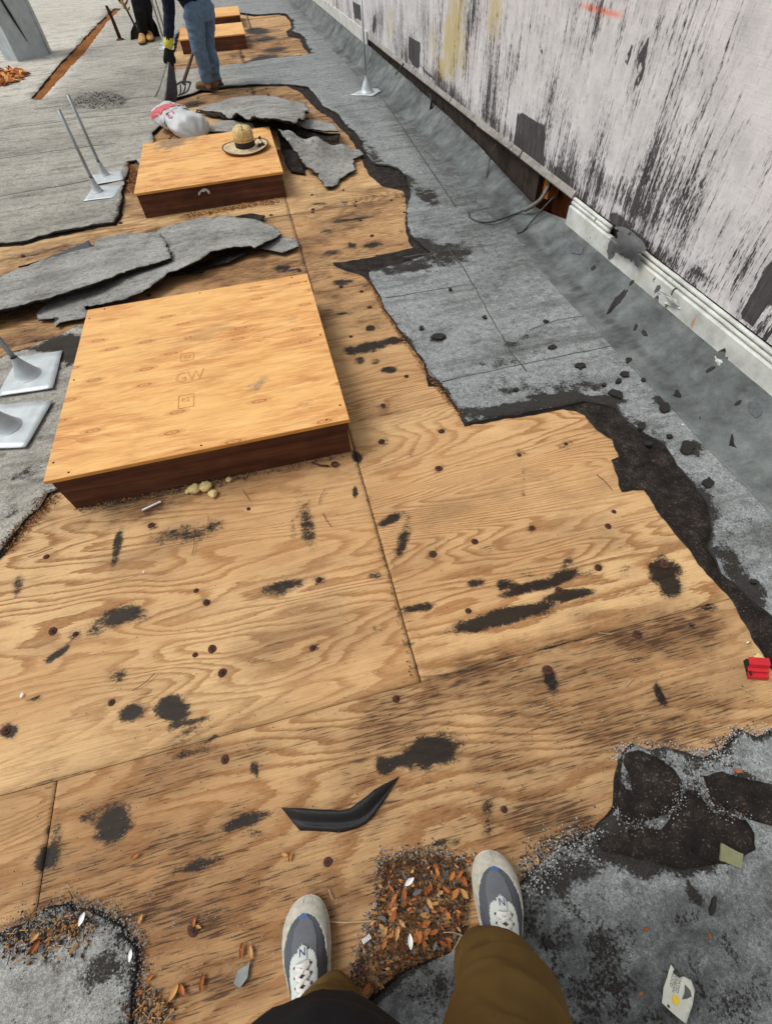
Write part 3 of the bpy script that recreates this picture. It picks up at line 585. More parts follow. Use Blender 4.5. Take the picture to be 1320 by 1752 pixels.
warm = sstep(.3, -.9, V[:, 0] - .10 * (V[:, 1] - 3).clip(-3, 6) * .2)
warm = np.where(V[:, 1] < .5, warm * .45, warm)
pale = sstep(-2.3, -2.6, V[:, 0]) * sstep(8.8, 9.1, V[:, 1]) * (.75 + .5 * fbm(V[:, 0] * 1.2, V[:, 1] * .6, 19)) + .35 * sstep(-1.2, -2.2, V[:, 0]) * sstep(5, 12, V[:, 1])
V3, Fs, kk, ns = with_skirt(P3, Fa, .012)
dbl = lambda a: np.concatenate([a, a])
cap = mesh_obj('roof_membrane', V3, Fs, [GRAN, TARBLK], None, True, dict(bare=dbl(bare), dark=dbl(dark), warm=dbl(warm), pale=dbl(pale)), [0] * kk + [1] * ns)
tag(cap, kind='structure')
# underlay
uc = np.vstack([grid_pts(-2.6, 1.6, -.8, 5.5, .11), grid_pts(-19, 1.5, -2.5, 34, 1.0)])
uc = uc[~(inside(uc, FA) | inside(uc, FB) | inside(uc, CC))]
uc = uc[np.minimum(np.minimum(dist_poly(uc, FA), dist_poly(uc, FB)), dist_poly(uc, CC)) > .02]
V, Fa = cdt(OUTD, [FA, FB, CC], uc)
Zu = .0045 + fbm(V[:, 0] * 16, V[:, 1] * 16, 51) * .004
V3, Fs, kk, ns = with_skirt(np.column_stack([V, Zu]), Fa, .006)
und = mesh_obj('roofing_underlay', V3, Fs, [FELT, TARBLK], None, True, None, [0] * kk + [1] * ns); tag(und, kind='structure')

# lap seams of the membrane: a soft bead of tar along every lap
SEAMT = m_simple('seam_tar', C(78, 78, 76), .9, .15, 90, .4, .5, .002)
def seam(P, r=.006, seed=0):
    Q = np.array([G(*p)[:2] for p in P]); Q = densify(Q, .05, .006, seed, False)
    V = []; Fs = []
    for i, q in enumerate(Q):
        t = Q[min(i + 1, len(Q) - 1)] - Q[max(i - 1, 0)]; t /= np.linalg.norm(t) + 1e-9; nm = np.array([-t[1], t[0]])
        w = r * (.55 + 1.1 * vn(q[0] * 12, q[1] * 12, seed))
        zz = .013 + fbm(q[0] * 2.2, q[1] * 2.2, 41) * .010 + fbm(q[0] * 11, q[1] * 11, 42) * .004 + (.006 if q[1] > 2.9 else 0)
        V += [[*(q - nm * w), zz - .001], [*q, zz + .0028], [*(q + nm * w), zz - .001]]
        if i: b = 3 * i; Fs += [[b - 3, b - 2, b + 1, b], [b - 2, b - 1, b + 2, b + 1]]
    return V, Fs
for i, P in enumerate([[(660, 513), (730, 501), (803, 489)], [(765, 430), (793, 462), (830, 530), (876, 612), (900, 640)], [(755, 657), (880, 630), (985, 608), (1048, 595)], [(965, 505), (1005, 545), (1048, 592)], [(905, 568), (950, 552), (1005, 543)], [(690, 225), (740, 300), (780, 360)], [(590, 80), (640, 150), (700, 240)], [(0, 275), (90, 262), (200, 248)], [(0, 340), (110, 322), (205, 300)], [(0, 225), (150, 205), (262, 195)], [(60, 190), (160, 178), (268, 168)], [(690, 445), (760, 434), (840, 424)], [(420, 20), (430, 52)]]):
    mb = MB(); mb.add(*seam(P, .0045 if P[0][1] > 400 else .008, i)); o = mb.obj('lap_seam', SEAMT, cap)

# ================================================================ WALL on the right
wall = thing('parapet_wall', (1.87, 4.0, 0), 'tall white wall with peeling streaked paint along the right side of the roof', 'wall')
def wgrid(y0, y1, z0, z1, st, off, zst=None):
    ny = int((y1 - y0) / st) + 1; nz = int((z1 - z0) / (zst or st)) + 1
    Y, Zz = np.meshgrid(np.linspace(y0, y1, ny), np.linspace(z0, z1, nz)); X = WA + WB * Y - off
    q = np.arange(ny * nz).reshape(nz, ny)
    Fq = np.stack([q[:-1, :-1], q[1:, :-1], q[1:, 1:], q[:-1, 1:]], -1).reshape(-1, 4)
    return np.stack([X.ravel(), Y.ravel(), Zz.ravel()], 1), Fq
PEEL = [blob(*t, plane=WP) for t in [(860, 120, 60, 26, 100, .55), (1090, 130, 90, 18, 108, .8), (890, 90, 60, 14, 105, .8), (1000, 280, 60, 24, 115, .5), (1120, 290, 80, 40, 115, .55), (1060, 330, 90, 24, 30, .6), (1180, 330, 70, 40, 110, .55), (1270, 450, 50, 22, 115, .8), (720, 60, 60, 20, 92, .5), (800, 200, 60, 18, 40, .5), (760, 150, 80, 10, 45, .6), (870, 230, 90, 10, 38, .6), (980, 330, 60, 14, 36, .8), (1100, 420, 80, 10, 35, .8), (1010, 30, 60, 26, 108, .4), (1180, 120, 60, 30, 112, .25), (1250, 230, 60, 24, 112, .35), (680, 40, 40, 10, 92, .5), (650, 20, 30, 10, 92, .6), (1200, 470, 60, 8, 36, .6), (1300, 560, 40, 12, 36, .5), (850, 60, 50, 16, 104, .4), (940, 200, 50, 20, 108, .35)]]
BLK = [blob(*t, plane=WP) for t in [(1100, 90, 26, 5, 112, 1.0), (1095, 130, 30, 4, 112, .95), (1075, 95, 20, 4, 112, .9), (640, 40, 3, 18, 4, .9), (880, 285, 40, 6, 40, .8), (960, 300, 30, 8, 40, .9), (1080, 400, 40, 6, 34, 1.0), (1060, 385, 30, 12, 50, 1.0), (790, 180, 40, 4, 42, .7), (735, 128, 30, 4, 44, .7), (925, 90, 10, 3, 110, .8), (1130, 440, 40, 5, 34, .8), (1215, 505, 30, 4, 36, .7)]]
YEL = [blob(*t, plane=WP) for t in [(775, 60, 70, 16, 95, .95), (755, 120, 24, 8, 92, 1.0), (845, 20, 50, 12, 96, .75), (795, 90, 40, 10, 96, .6), (668, 40, 30, 6, 92, .55), (740, 70, 40, 8, 94, .5)]]
ORA = [blob(*t, plane=WP) for t in [(1020, 16, 30, 9, 14, 1.0), (1045, 22, 24, 8, 10, .9), (1070, 6, 10, 7, -20, .6)]]
V, Fq = wgrid(.55, 16.5, .285, 2.2, .028, 0)
yz = lambda bl: paint(V, bl, (1, 2), 17, .5)
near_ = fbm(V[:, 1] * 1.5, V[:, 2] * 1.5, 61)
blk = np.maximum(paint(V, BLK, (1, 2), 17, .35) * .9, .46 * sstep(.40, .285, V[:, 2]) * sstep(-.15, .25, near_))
for Q in ([(884, 193), (933, 214), (928, 288), (903, 280), (879, 258)], [(699, 62), (719, 72), (717, 115), (707, 112), (698, 98)], [(1350, 415), (1312, 452), (1293, 488), (1266, 538), (1290, 553), (1318, 520), (1350, 500)], [(603, 4), (616, 8), (618, 34), (606, 30)]):
    Qp = np.array([WP(*p)[1:] for p in Q]); ins_ = inside(V[:, 1:], Qp); dq = dist_poly(V[:, 1:], Qp); blk = np.maximum(blk, np.where(ins_, 1.0, .55 * np.clip(1 - dq / .014, 0, 1)))
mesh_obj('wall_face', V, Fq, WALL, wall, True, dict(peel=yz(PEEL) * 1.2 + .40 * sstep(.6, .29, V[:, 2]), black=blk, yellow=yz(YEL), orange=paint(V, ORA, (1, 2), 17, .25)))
def wbox(name, y0, y1, z0, z1, o0, o1, m, ny=2, attrs=None, parent=wall, bev=0.0):
    """a board on the wall between offsets o0 (back) and o1 (front)"""
    n = max(2, ny); V = []; ys = np.linspace(y0, y1, n)
    prof = [(o0, z0), (o1 - bev, z0), (o1, z0 + bev), (o1, z1 - bev), (o1 - bev, z1), (o0, z1)] if bev else [(o0, z0), (o1, z0), (o1, z1), (o0, z1)]
    k = len(prof)
    for y in ys:
        for o_, z in prof: V.append([wx(y) - o_, y, z])
    Fs = [[i * k + j, i * k + (j + 1) % k, (i + 1) * k + (j + 1) % k, (i + 1) * k + j] for i in range(n - 1) for j in range(k)]
    Fs += [list(range(k))[::-1], [(n - 1) * k + j for j in range(k)]]
    return np.array(V), Fs
def wpart(name, m, *a, smooth=False, **k):
    V, Fs = wbox(name, *a, m, **k); return mesh_obj(name, V, Fs, m, wall, smooth)
PLAINW = WALL
wpart('wall_core', PLAINW, -4, 34, .0, 3.0, -.45, -.16)
wpart('wall_return', PLAINW, -4, .548, .285, 3.0, -.155, 0)
wpart('wall_upper', PLAINW, .552, 16.5, 2.203, 3.0, -.155, 0)
wpart('wall_far', PLAINW, 16.503, 34, .285, 3.0, -.155, 0)
# soot-dark board behind the missing fascia, split by the broken-out hole
HY0, HY1 = WP(958, 372)[1], WP(915, 318)[1]
HY0 -= .03
wpart('backing_board', GRIMEWOOD, HY1, 34, .0, .281, -.05, -.018)
wpart('backing_board', GRIMEWOOD, -4, HY0, .0, .281, -.05, -.018)
wpart('cavity_stud', HOLEWOOD, HY1 - .012, HY1 - .002, .0, .281, -.155, -.052)
wpart('cavity_stud', HOLEWOOD, HY0 - .04, HY0 + .03, .0, .281, -.150, -.090)
wpart('cavity_back', HOLEWOOD, HY0 - .1, HY1 + .1, .0, .281, -.158, -.152)
def rotwood(V):
    return V
V, Fs = wbox('x', HY1 - .11, HY1 - .05, .12, .281, -.12, -.04, None, ny=6); V = V + np.column_stack([fbm(V[:, 1] * 40, V[:, 2] * 30, 3) * .03, fbm(V[:, 1] * 30, V[:, 2] * 40, 4) * .03, np.zeros(len(V))])
mesh_obj('rotted_blocking', V, Fs, m_simple('rotted_timber', C(150, 92, 44), .9, .1, 40, .6, .6, .006), wall, False)
# base flashing: sheet that laps the roof and turns up the wall
def zt(y):                                            # top of the turn-up
    return np.interp(y, [-4, 1.0, 2.9, 3.3, 3.7, 4.5, 5.2, 6.5, 9, 13, 34], [.17, .17, .15, .075, .10, .145, .165, .19, .21, .22, .22])
ys = np.concatenate([np.arange(-4, .4, .25), np.arange(.4, 5, .03), np.arange(5, 17, .08), np.arange(17, 34.1, .6)])
V = []; prof_n = 26
for y in ys:
    jag = .012 * fbm(y * 9, 3.1, 5); top = zt(y) + jag * (1 if y > 3.1 else 0)
    edge = .305 + .02 * fbm(y * 3, 1, 6); cre = .185 + .012 * fbm(y * 2, 5, 7) - .0
    for k in range(prof_n):
        u = k / (prof_n - 1)
        if u < .38: d = edge + (cre - edge) * u / .38; z = .019 + .004 * u + .010 * fbm(y * 5, d * 9, 8) * .6 + .01 * (sstep(.2, .38, u))
        else:
            w = (u - .38) / .62
            d = cre + (.016 - cre) * w ** .95; z = .030 + (top - .030) * w ** 1.08
        d += .004 * fbm(y * 3, u * 4, 9)
        V.append([wx(y) - d, y, z])
V = np.array(V); q = np.arange(len(V)).reshape(len(ys), prof_n)
Fq = np.stack([q[:-1, :-1], q[:-1, 1:], q[1:, 1:], q[1:, :-1]], -1).reshape(-1, 4)
hh = np.tile(np.linspace(0, 1, prof_n), len(ys))
gr = np.clip(.55 * sstep(.8, 1.0, hh) * (V[:, 1] > 3.2) + .25 * sstep(.55, 1, hh) * (V[:, 1] <= 3.2) + .5 * sstep(.0, .3, hh) * sstep(.5, .3, hh) + .5 * fbm(V[:, 1] * 3, hh * 3, 10) + .5 * sstep(2.9, 3.2, V[:, 1]) * sstep(4.5, 3.2, V[:, 1]) * hh, 0, 1)
n = len(V); edge0 = q[:, 0]; low = V[edge0] - np.array([0, 0, .012])
Fs = Fq.tolist() + [[int(edge0[i + 1]), int(n + i + 1), int(n + i), int(edge0[i])] for i in range(len(ys) - 1)]
mesh_obj('base_flashing', np.vstack([V, low]), [f[::-1] for f in Fs], FLASH, wall, True, dict(grime=np.concatenate([gr, gr[edge0]])))
# fascia boards and reeded moulding (near part); broken ends
def fascia(y0, y1, z0=.112, z1=.240, seed=0, notch=()):
    ys = np.linspace(y0, y1, max(8, int((y1 - y0) / .012))); V = []; k = 8
    for y in ys:
        zb = z0 + .0025 * fbm(y * 5, seed, 21)
        bite = 0
        for (c, w, h) in notch: bite = max(bite, h * max(0, 1 - abs(y - c) / w) ** .6 if abs(y - c) < w else 0)
        zb += bite * (.7 + .6 * vn(y * 90, 2, seed))
        o = .034 + .004 * fbm(y * 3, 2, 22 + seed)
        for o_, z in [(.008, zb), (o - .004, zb), (o, zb + .004), (o, zb + (z1 - zb) * .5), (o, z1 - .006), (o - .006, z1), (.012, z1 + .002), (.008, z1)]: V.append([wx(y) - o_, y, z])
    V = np.array(V); n = len(ys)
    Fs = [[i * k + j, i * k + (j + 1) % k, (i + 1) * k + (j + 1) % k, (i + 1) * k + j] for i in range(n - 1) for j in range(k)] + [list(range(k))[::-1], [(n - 1) * k + j for j in range(k)]]
    st = paint(V, [blob(1192, 555, 22, 3, 128, 1.2, WP), blob(1065, 438, 26, 7, 60, .5, WP)], (1, 2), 5, .15)
    bk = paint(V, [blob(1078, 415, 24, 18, 40, 1.25, WP), blob(1060, 425, 10, 14, 60, 1.0, WP), blob(1135, 490, 4, 8, 30, .9, WP)], (1, 2), 6, .45)
    mesh_obj('fascia_board', V, Fs, TRIM, wall, False, dict(rust=st, black=bk))
yj = WP(1150, 520)[1]; ye = WP(977, 372)[1]; yt = WP(1225, 640)[1]
fascia(-4, yj - .006, seed=1, notch=[(yt, .05, .06)])
fascia(yj + .006, ye, seed=2, notch=[(WP(1132, 512)[1] , .03, .05)])
V, Fs = wbox('x', 13.2, 34, .2, .33, .004, .03, None, ny=12); mesh_obj('fascia_board', V, Fs, TRIM, wall, False, dict(rust=np.zeros(len(V)), black=np.zeros(len(V))))
V, Fs = wbox('x', 8.6, 13.19, .20, .33, .004, .026, None, ny=60); mesh_obj('fascia_board', V, Fs, TRIM, wall, False, dict(rust=np.zeros(len(V)), black=np.zeros(len(V))))
def reed(y0, y1, zc, r, o, seed, m=TRIM, jag=0.0):
    ys = np.linspace(y0, y1, max(6, int((y1 - y0) / .02))); P = [[wx(y) - o - .003 * fbm(y * 4, 1, seed), y, zc + .004 * fbm(y * 3, 2, seed)] for y in ys]
    V, Fs = loft(P, [r * (1 - jag * .5 * vn(y * 40, 1, seed)) for y in ys], 10)
    mesh_obj('moulding_reed', V, Fs, m, wall, True, dict(rust=np.zeros(len(V)), black=np.full(len(V), .0)))
yb = WP(1090, 405)[1]; yb2 = WP(1050, 385)[1]
for (a, b) in ((-4, yb), (yb2, ye)):
    reed(a, b, .2525, .0105, .016, 1, jag=.3); reed(a, b, .273, .0115, .010, 2, jag=.3)
# corroded drip rail further along
RAILM = m_simple('corroded_rail', C(138, 134, 128), .7, .3, 26, .7, .5, .004)
def rail(y0, y1, seed):
    ys = np.linspace(y0, y1, max(6, int((y1 - y0) / .04))); V = []
    for y in ys:
        w = .006 * fbm(y * 6, 1, seed)
        for o_, z in [(-.015, .268), (.016 + w, .263), (.022 + w, .272), (.018, .282), (.008, .300 + w), (.002, .306)]: V.append([wx(y) - o_, y, z])
    k = 6; n = len(ys); Fs = [[i * k + j, i * k + (j + 1) % k, (i + 1) * k + (j + 1) % k, (i + 1) * k + j] for i in range(n - 1) for j in range(k)] + [list(range(k))[::-1], [(n - 1) * k + j for j in range(k)]]
    mesh_obj('drip_rail', V, Fs, RAILM, wall, False)
rail(ye + .012, HY1 + .25, 3); rail(HY1 + .27, 5.2, 4); rail(5.22, 8.58, 5); rail(8.6, 16.5, 6)
# torn curl of old paint skin over the moulding
SKIN = m_simple('grey_paint_skin', C(98, 98, 99), .8, .25, 40, .3, .4, .003)
nu, nv_ = 14, 12; V = []
for i in range(nu):
    for j in range(nv_):
        u = i / (nu - 1); w = j / (nv_ - 1)
        px = 1050 + 48 * u + 6 * math.sin(w * 5); py = 388 + 30 * u * .6 + 48 * w - 6 * math.sin(u * 4)
        p = WP(px, py, .055 + .035 * math.sin(w * 3.1) * (1 - abs(u - .5)) + .012 * float(fbm(u * 5, w * 5, 3))); V.append(p)
q = np.arange(nu * nv_).reshape(nu, nv_); Fa = []
for i in range(nu - 1):
    for j in range(nv_ - 1):
        if vn(i * .8, j * .8, 44) > .16 or 2 < i < 10 and 2 < j < 9: Fa += [[q[i, j], q[i + 1, j], q[i + 1, j + 1]], [q[i, j], q[i + 1, j + 1], q[i, j + 1]]]
mesh_obj('paint_curl', V, Fa, SKIN, wall, True)
for (px, py, w) in ((1142, 512, 1), (1215, 618, 1.3)):  # white torn fascia flaps
    V = []; 
    for i in range(6):
        for j in range(6):
            u, t = i / 5 - .5, j / 5 - .5; V.append(WP(px + 34 * w * u + 10 * t, py + 12 * u + 22 * w * t, .042 + .025 * math.sin(6 * u + 2 * t) * math.cos(3 * t) + .012 * float(fbm(u * 6, t * 6, 5))))
    q = np.arange(36).reshape(6, 6); mesh_obj('torn_fascia_flap', V, [[q[i, j], q[i + 1, j], q[i + 1, j + 1], q[i, j + 1]] for i in range(5) for j in range(5) if (i, j) not in ((0, 0), (4, 0), (0, 4))], TRIM, wall, False, dict(rust=np.zeros(36), black=np.zeros(36)))

# ================================================================ CURB BOXES under plywood lids
def curb(lid4, z, label, inset=.012, sideh=None, dirtb=(), th=.016, res=.03):
    c = [np.array(p) for p in lid4]; cen = np.mean(c, 0)
    rt = thing('roof_curb', (cen[0], cen[1], 0), label, 'roof hatch box', 'plywood covered curbs on the roof')
    x0, y0 = c[0]; n = int(1.2 / res); V = []
    for j in range(n + 1):
        for i in range(n + 1):
            u, v = i / n, j / n
            p = (c[0] * (1 - u) + c[1] * u) * (1 - v) + (c[3] * (1 - u) + c[2] * u) * v
            V.append([p[0], p[1], z + .0015 * float(fbm(p[0] * 3, p[1] * 3, 5))])
    V = np.array(V); q = np.arange((n + 1) ** 2).reshape(n + 1, n + 1)
    Fq = np.stack([q[:-1, :-1], q[:-1, 1:], q[1:, 1:], q[1:, :-1]], -1).reshape(-1, 4)
    ring = np.concatenate([q[0, :], q[1:, -1], q[-1, -2::-1], q[-2:0:-1, 0]]); m = len(ring); N0 = len(V)
    mid = V[ring] * 1.0
    for k in range(m):
        d = mid[k][:2] - cen; mid[k][:2] += d / np.linalg.norm(d) * .0015
    mid[:, 2] = z - .002; low = mid.copy(); low[:, 2] = z - th
    dirt_shade = paint(V, [blob(*b, plane=lambda a, b_: G(a, b_, z)) for b in dirtb], wob=.6) if dirtb else np.zeros(N0)  # on the lids this is real dirt only
    Fs = Fq.tolist(); mi = [0] * len(Fs)
    for k in range(m):
        k2 = (k + 1) % m
        Fs.append([int(ring[k]), N0 + k, N0 + k2, int(ring[k2])]); mi.append(1)
        Fs.append([N0 + k, N0 + m + k, N0 + m + k2, N0 + k2]); mi.append(1)
    Fs.append([N0 + m + k for k in range(m)][::-1]); mi.append(1)
    mesh_obj('plywood_lid', np.vstack([V, mid, low]), Fs, [LID, PLYEDGE], rt, False, dict(dirt_shade=np.concatenate([dirt_shade, dirt_shade[ring], dirt_shade[ring]])), mi)
    ci = [cen + (p - cen) * (1 - inset * 2 / 1.2) for p in c]; t = .038
    for k in range(4):
        a, b = ci[k], ci[(k + 1) % 4]; d = (b - a) / np.linalg.norm(b - a); nm = np.array([-d[1], d[0]])
        a2 = a + d * (0 if k % 2 == 0 else t + .001); b2 = b - d * (0 if k % 2 == 0 else t + .001)
        mb = MB(); zz = z - th - .001; bv = .003
        P = [(a2, .0), (b2, .0)]; V_ = []; nn = 14
        for i in range(nn):
            s_ = a2 + (b2 - a2) * i / (nn - 1); wob = .0015 * float(fbm(i * .7, k, 9))
            for o_, h in [(0 + wob, -.004), (0 + wob, zz - bv), (bv, zz), (t, zz), (t, -.004)]: V_.append([*(s_ + nm * o_), h])
        k5 = 5; F_ = [[i * k5 + j, (i + 1) * k5 + j, (i + 1) * k5 + (j + 1) % k5, i * k5 + (j + 1) % k5][::-1] for i in range(nn - 1) for j in range(k5)]
        F_ += [list(range(k5)), [(nn - 1) * k5 + j for j in range(k5)][::-1]]
        mesh_obj('side_board', V_, F_, SIDE, rt, False)
    for k in range(4):                                # lid screws
        for f in (.06, .5, .94):
            p = c[k] * (1 - f) + c[(k + 1) % 4] * f; p = p + (cen - p) * .035
            V_, F_ = lathe([(.0, z + .0022), (.004, z + .0018), (.0048, z)], 8, (p[0], p[1], 0)); mesh_obj('screw', V_, F_, RUST, rt)
    return rt
b1 = curb([(-1.055, 1.443), (.134, 1.440), (.139, 2.697), (-1.058, 2.706)], .195, 'large plywood covered roof box nearest the camera with a stamped lid',
          dirtb=[(440, 658, 22, 10, -20, .7), (500, 545, 14, 9, 0, .6), (525, 690, 34, 12, -25, .45), (350, 610, 6, 4, 0, .5), (400, 560, 30, 4, -10, .3), (470, 505, 20, 4, -10, .35)])
b2 = curb([(-.955, 4.418), (.189, 4.421), (.192, 5.657), (-.966, 5.668)], .175, 'plywood covered roof box with a straw hat on its lid',
          dirtb=[(300, 240, 40, 14, -18, .85), (330, 232, 26, 8, -18, .8), (270, 252, 20, 10, -10, .5), (470, 262, 6, 30, 0, .3)])
b3 = curb([(-.76, 10.95), (.285, 10.83), (.30, 12.02), (-.764, 12.14)], .17, 'plywood covered roof box partly behind the worker in jeans', res=.1)
b4 = curb([(-.70, 12.98), (.324, 12.92), (.345, 14.12), (-.70, 14.2)], .17, 'smallest looking plywood roof box at the back edge of the view', res=.1)

def text_mesh(body, size, ext=0.0):
    cu = bpy.data.curves.new('lettering', 'FONT'); cu.body = body; cu.size = size; cu.align_x = 'CENTER'; cu.align_y = 'CENTER'; cu.resolution_u = 2; cu.extrude = ext
    ob = bpy.data.objects.new('lettering', cu); COL.objects.link(ob)
    dg = bpy.context.evaluated_depsgraph_get(); me = bpy.data.meshes.new_from_object(ob.evaluated_get(dg))
    V = np.array([v.co[:] for v in me.vertices]); Fs = [list(p.vertices) for p in me.polygons]
    bpy.data.objects.remove(ob); bpy.data.curves.remove(cu); bpy.data.meshes.remove(me)
    return V, Fs
def subdiv_faces(V, Fs):
    return V, Fs
STAMP = m_simple('faded_stamp_ink', C(206, 152, 92), .7, .2, 260, .5, 0.05, .001)
def stamp(body, px, py, size, rz, sq=1.0):
    V, Fs = text_mesh(body, size); c = G(px, py, .1957); ca, sa = math.cos(rz), math.sin(rz)
    V[:, 1] *= sq
    P = np.column_stack([c[0] + ca * V[:, 0] - sa * V[:, 1], c[1] + sa * V[:, 0] + ca * V[:, 1], np.full(len(V), .1966)])
    mesh_obj('stamp', P, Fs, STAMP, b1, False)
def frame_stamp(px, py, w, h, rz):
    c = G(px, py, .1957); mb = MB(); t = .0035
    for cx_, cy_, sx, sy in ((0, h / 2, w, t), (0, -h / 2, w, t), (-w / 2, 0, t, h - t), (w / 2, 0, t, h - t)):
        mb.box((c[0] + cx_, c[1] + cy_, .1965), (sx, sy, .0004))
    mb.obj('stamp', STAMP, b1, False)
stamp('9261', 329, 577, .045, .0); stamp('22', 320, 610, .04, 0); frame_stamp(320, 610, .06, .06, 0); stamp('GW', 324, 644, .075, 0, 1.4); stamp('RS', 317, 684, .035, 0); frame_stamp(318, 686, .065, .085, 0)
# torn scrap of label on the front of the second box
sc = G(348, 327, .09); V = []
for i in range(9):
    u = i / 8; px = 339 + 20 * u; py = 329 - 9 * math.sin(u * 2.6) + 3 * u
    for d in (0, 5 + 2 * math.sin(i * 2.1)): p = PY(px, py + d, 4.426); V.append([p[0], 4.424, p[2]])
mesh_obj('paper_scrap', V, [[2 * i, 2 * i + 1, 2 * i + 3, 2 * i + 2] for i in range(8)], m_simple('pale_paper', C(196, 190, 184), .8, .2), b2, False)

# ================================================================ TORN ROOFING PIECES
ROLLM = None
def flap(name, pts, label, mats=None, th=.009, inner=(), step_px=7, seed=0, amp=.008, warmv=.45, rag=1.5, group='torn pieces of roofing lying about', freq=3.0):
    """a torn sheet: outline (x, y, height); it is rebuilt in metres on the roof and given thickness and a ragged rim"""
    P = np.array([[p[0], p[1]] for p in pts], float); Zc = np.array([p[2] for p in pts], float)
    W3 = np.array([G(p[0], p[1], p[2]) for p in pts])
    # plan outline in metres
    pl = W3[:, :2]; seg = []; zz = []
    n = len(pl)
    big = np.linalg.norm(pl.max(0) - pl.min(0)); st = max(.012, big / 110)
    for i in range(n):
        a, b = W3[i], W3[(i + 1) % n]; k = max(1, int(np.linalg.norm((b - a)[:2]) / st))
        for j in range(k): seg.append(a + (b - a) * j / k)
    seg = np.array(seg)
    jx = fbm(seg[:, 0] * 16, seg[:, 1] * 16, seed + 1) + .8 * fbm(seg[:, 0] * 45, seg[:, 1] * 45, seed + 3); jy = fbm(seg[:, 0] * 16, seg[:, 1] * 16, seed + 2) + .8 * fbm(seg[:, 0] * 45, seg[:, 1] * 45, seed + 4)
    seg[:, 0] += jx * .022 * rag; seg[:, 1] += jy * .022 * rag
    lo = seg[:, :2].min(0); hi = seg[:, :2].max(0)
    g = grid_pts(lo[0], hi[0], lo[1], hi[1], st * 1.5); g = g[inside(g, seg[:, :2])]
    g = g[dist_poly(g, seg[:, :2]) > st * .6]
    V, Fa = cdt(seg[:, :2], [], g)
    ctrl = np.vstack([W3] + [G(*p)[None] for p in inner]) if len(inner) else W3
    cz = np.concatenate([ctrl[:, 2]])
    D = np.linalg.norm(V[:, None, :] - ctrl[None, :, :2], axis=2) + .02; Wt = 1 / D**3; z = (Wt * cz).sum(1) / Wt.sum(1)
    z = z + amp * 2 * fbm(V[:, 0] * freq, V[:, 1] * freq, seed + 5) + amp * .5 * fbm(V[:, 0] * 12, V[:, 1] * 12, seed + 6)
    z = np.maximum(z, .02)
    V3 = np.column_stack([V, z])
    nrm = np.zeros_like(V3); a, b, c = V3[Fa[:, 0]], V3[Fa[:, 1]], V3[Fa[:, 2]]; fn = np.cross(b - a, c - a)
    for k in range(3): np.add.at(nrm, Fa[:, k], fn)
    nrm /= np.linalg.norm(nrm, axis=1)[:, None] + 1e-12
    A, Fs, kk, ns = with_skirt(V3, Fa, th * (.7 + .6 * vn(V3[:, 0] * 25, V3[:, 1] * 25, seed)[:, None]), True, nrm)
    de = dist_poly(V, seg[:, :2])
    bare = np.maximum(.55 * sstep(.03, 0, de) * (vn(V[:, 0] * 14, V[:, 1] * 14, seed + 9)), .5 * sstep(.2, .4, fbm(V[:, 0] * 3, V[:, 1] * 3, seed + 11)))
    c0 = W3.mean(0)
    rt_label = label
    mats = mats or [GRAN, FELT]
    o = mesh_obj(name, A - np.array([c0[0], c0[1], 0]), Fs, mats, None, True, dict(bare=dbl(bare), dark=np.clip(dbl(.9 * (vn(V[:, 0] * 6, V[:, 1] * 6, seed + 12) - .30)), 0, 1), warm=np.full(len(A), warmv), pale=np.full(len(A), .10)), [0] * kk + [1] * (len(Fs) - kk))
    o.location = (c0[0], c0[1], 0)
    # keep the material's scale in roof coordinates by storing local vertices; sharp rim
    return tag(o, label, 'roofing scrap', group)
flap('torn_roofing', [(272, 393, .03), (307, 381, .03), (347, 372, .03), (395, 370, .04), (433, 374, .05), (469, 385, .055), (481, 401, .06), (437, 423, .075), (427, 420, .075), (386, 424, .09), (357, 431, .10), (339, 445, .10), (292, 465, .08), (276, 477, .07), (244, 500, .06), (205, 516, .05), (146, 524, .035), (150, 543, .03), (130, 545, .03), (112, 548, .03), (95, 556, .025), (91, 543, .03), (67, 547, .025), (63, 535, .025), (83, 514, .03), (150, 480, .03), (236, 440, .03)],
     'long grey torn roofing sheet stretching from the large box to the plank joint', seed=3, inner=[(330, 420, .085), (380, 400, .07), (280, 440, .06)], amp=.010)
flap('torn_roofing', [(-70, 492, .05), (0, 472, .055), (31, 459, .055), (90, 440, .06), (154, 423, .065), (236, 398, .07), (272, 397, .075), (282, 413, .085), (293, 432, .095), (290, 443, .10), (236, 458, .10), (181, 477, .10), (150, 489, .10), (75, 511, .095), (0, 530, .09), (-70, 552, .085)],
     'topmost grey strip of torn roofing lying across the longer torn sheet', seed=5, amp=.007, th=.013)
flap('torn_roofing', [(295, 468, .02), (335, 452, .02), (380, 436, .03), (418, 424, .03), (422, 431, .03), (394, 446, .025), (351, 457, .02), (347, 465, .02)], 'thin black felt tongue sticking out under the long torn sheet', [FELT, FELT], seed=8, rag=.6, th=.008, amp=.004)
flap('torn_roofing', [(437, 424, .03), (460, 414, .035), (481, 403, .04), (508, 409, .035), (511, 421, .03), (485, 432, .025), (457, 427, .025)], 'small grey torn roofing end beside the plank joint', seed=9, rag=.7, amp=.004)
SHEEN = m_simple('fresh_bitumen', C(40, 43, 48), .38, .5, 60, .3, .4, .004)
flap('torn_roofing', [(31, 456, .03), (70, 445, .03), (102, 432, .03), (130, 420, .035), (152, 410, .035), (158, 425, .03), (79, 446, .025)], 'shiny black bitumen side up scrap behind the topmost torn strip', [SHEEN, FELT], seed=12, rag=.8, th=.01, amp=.006)
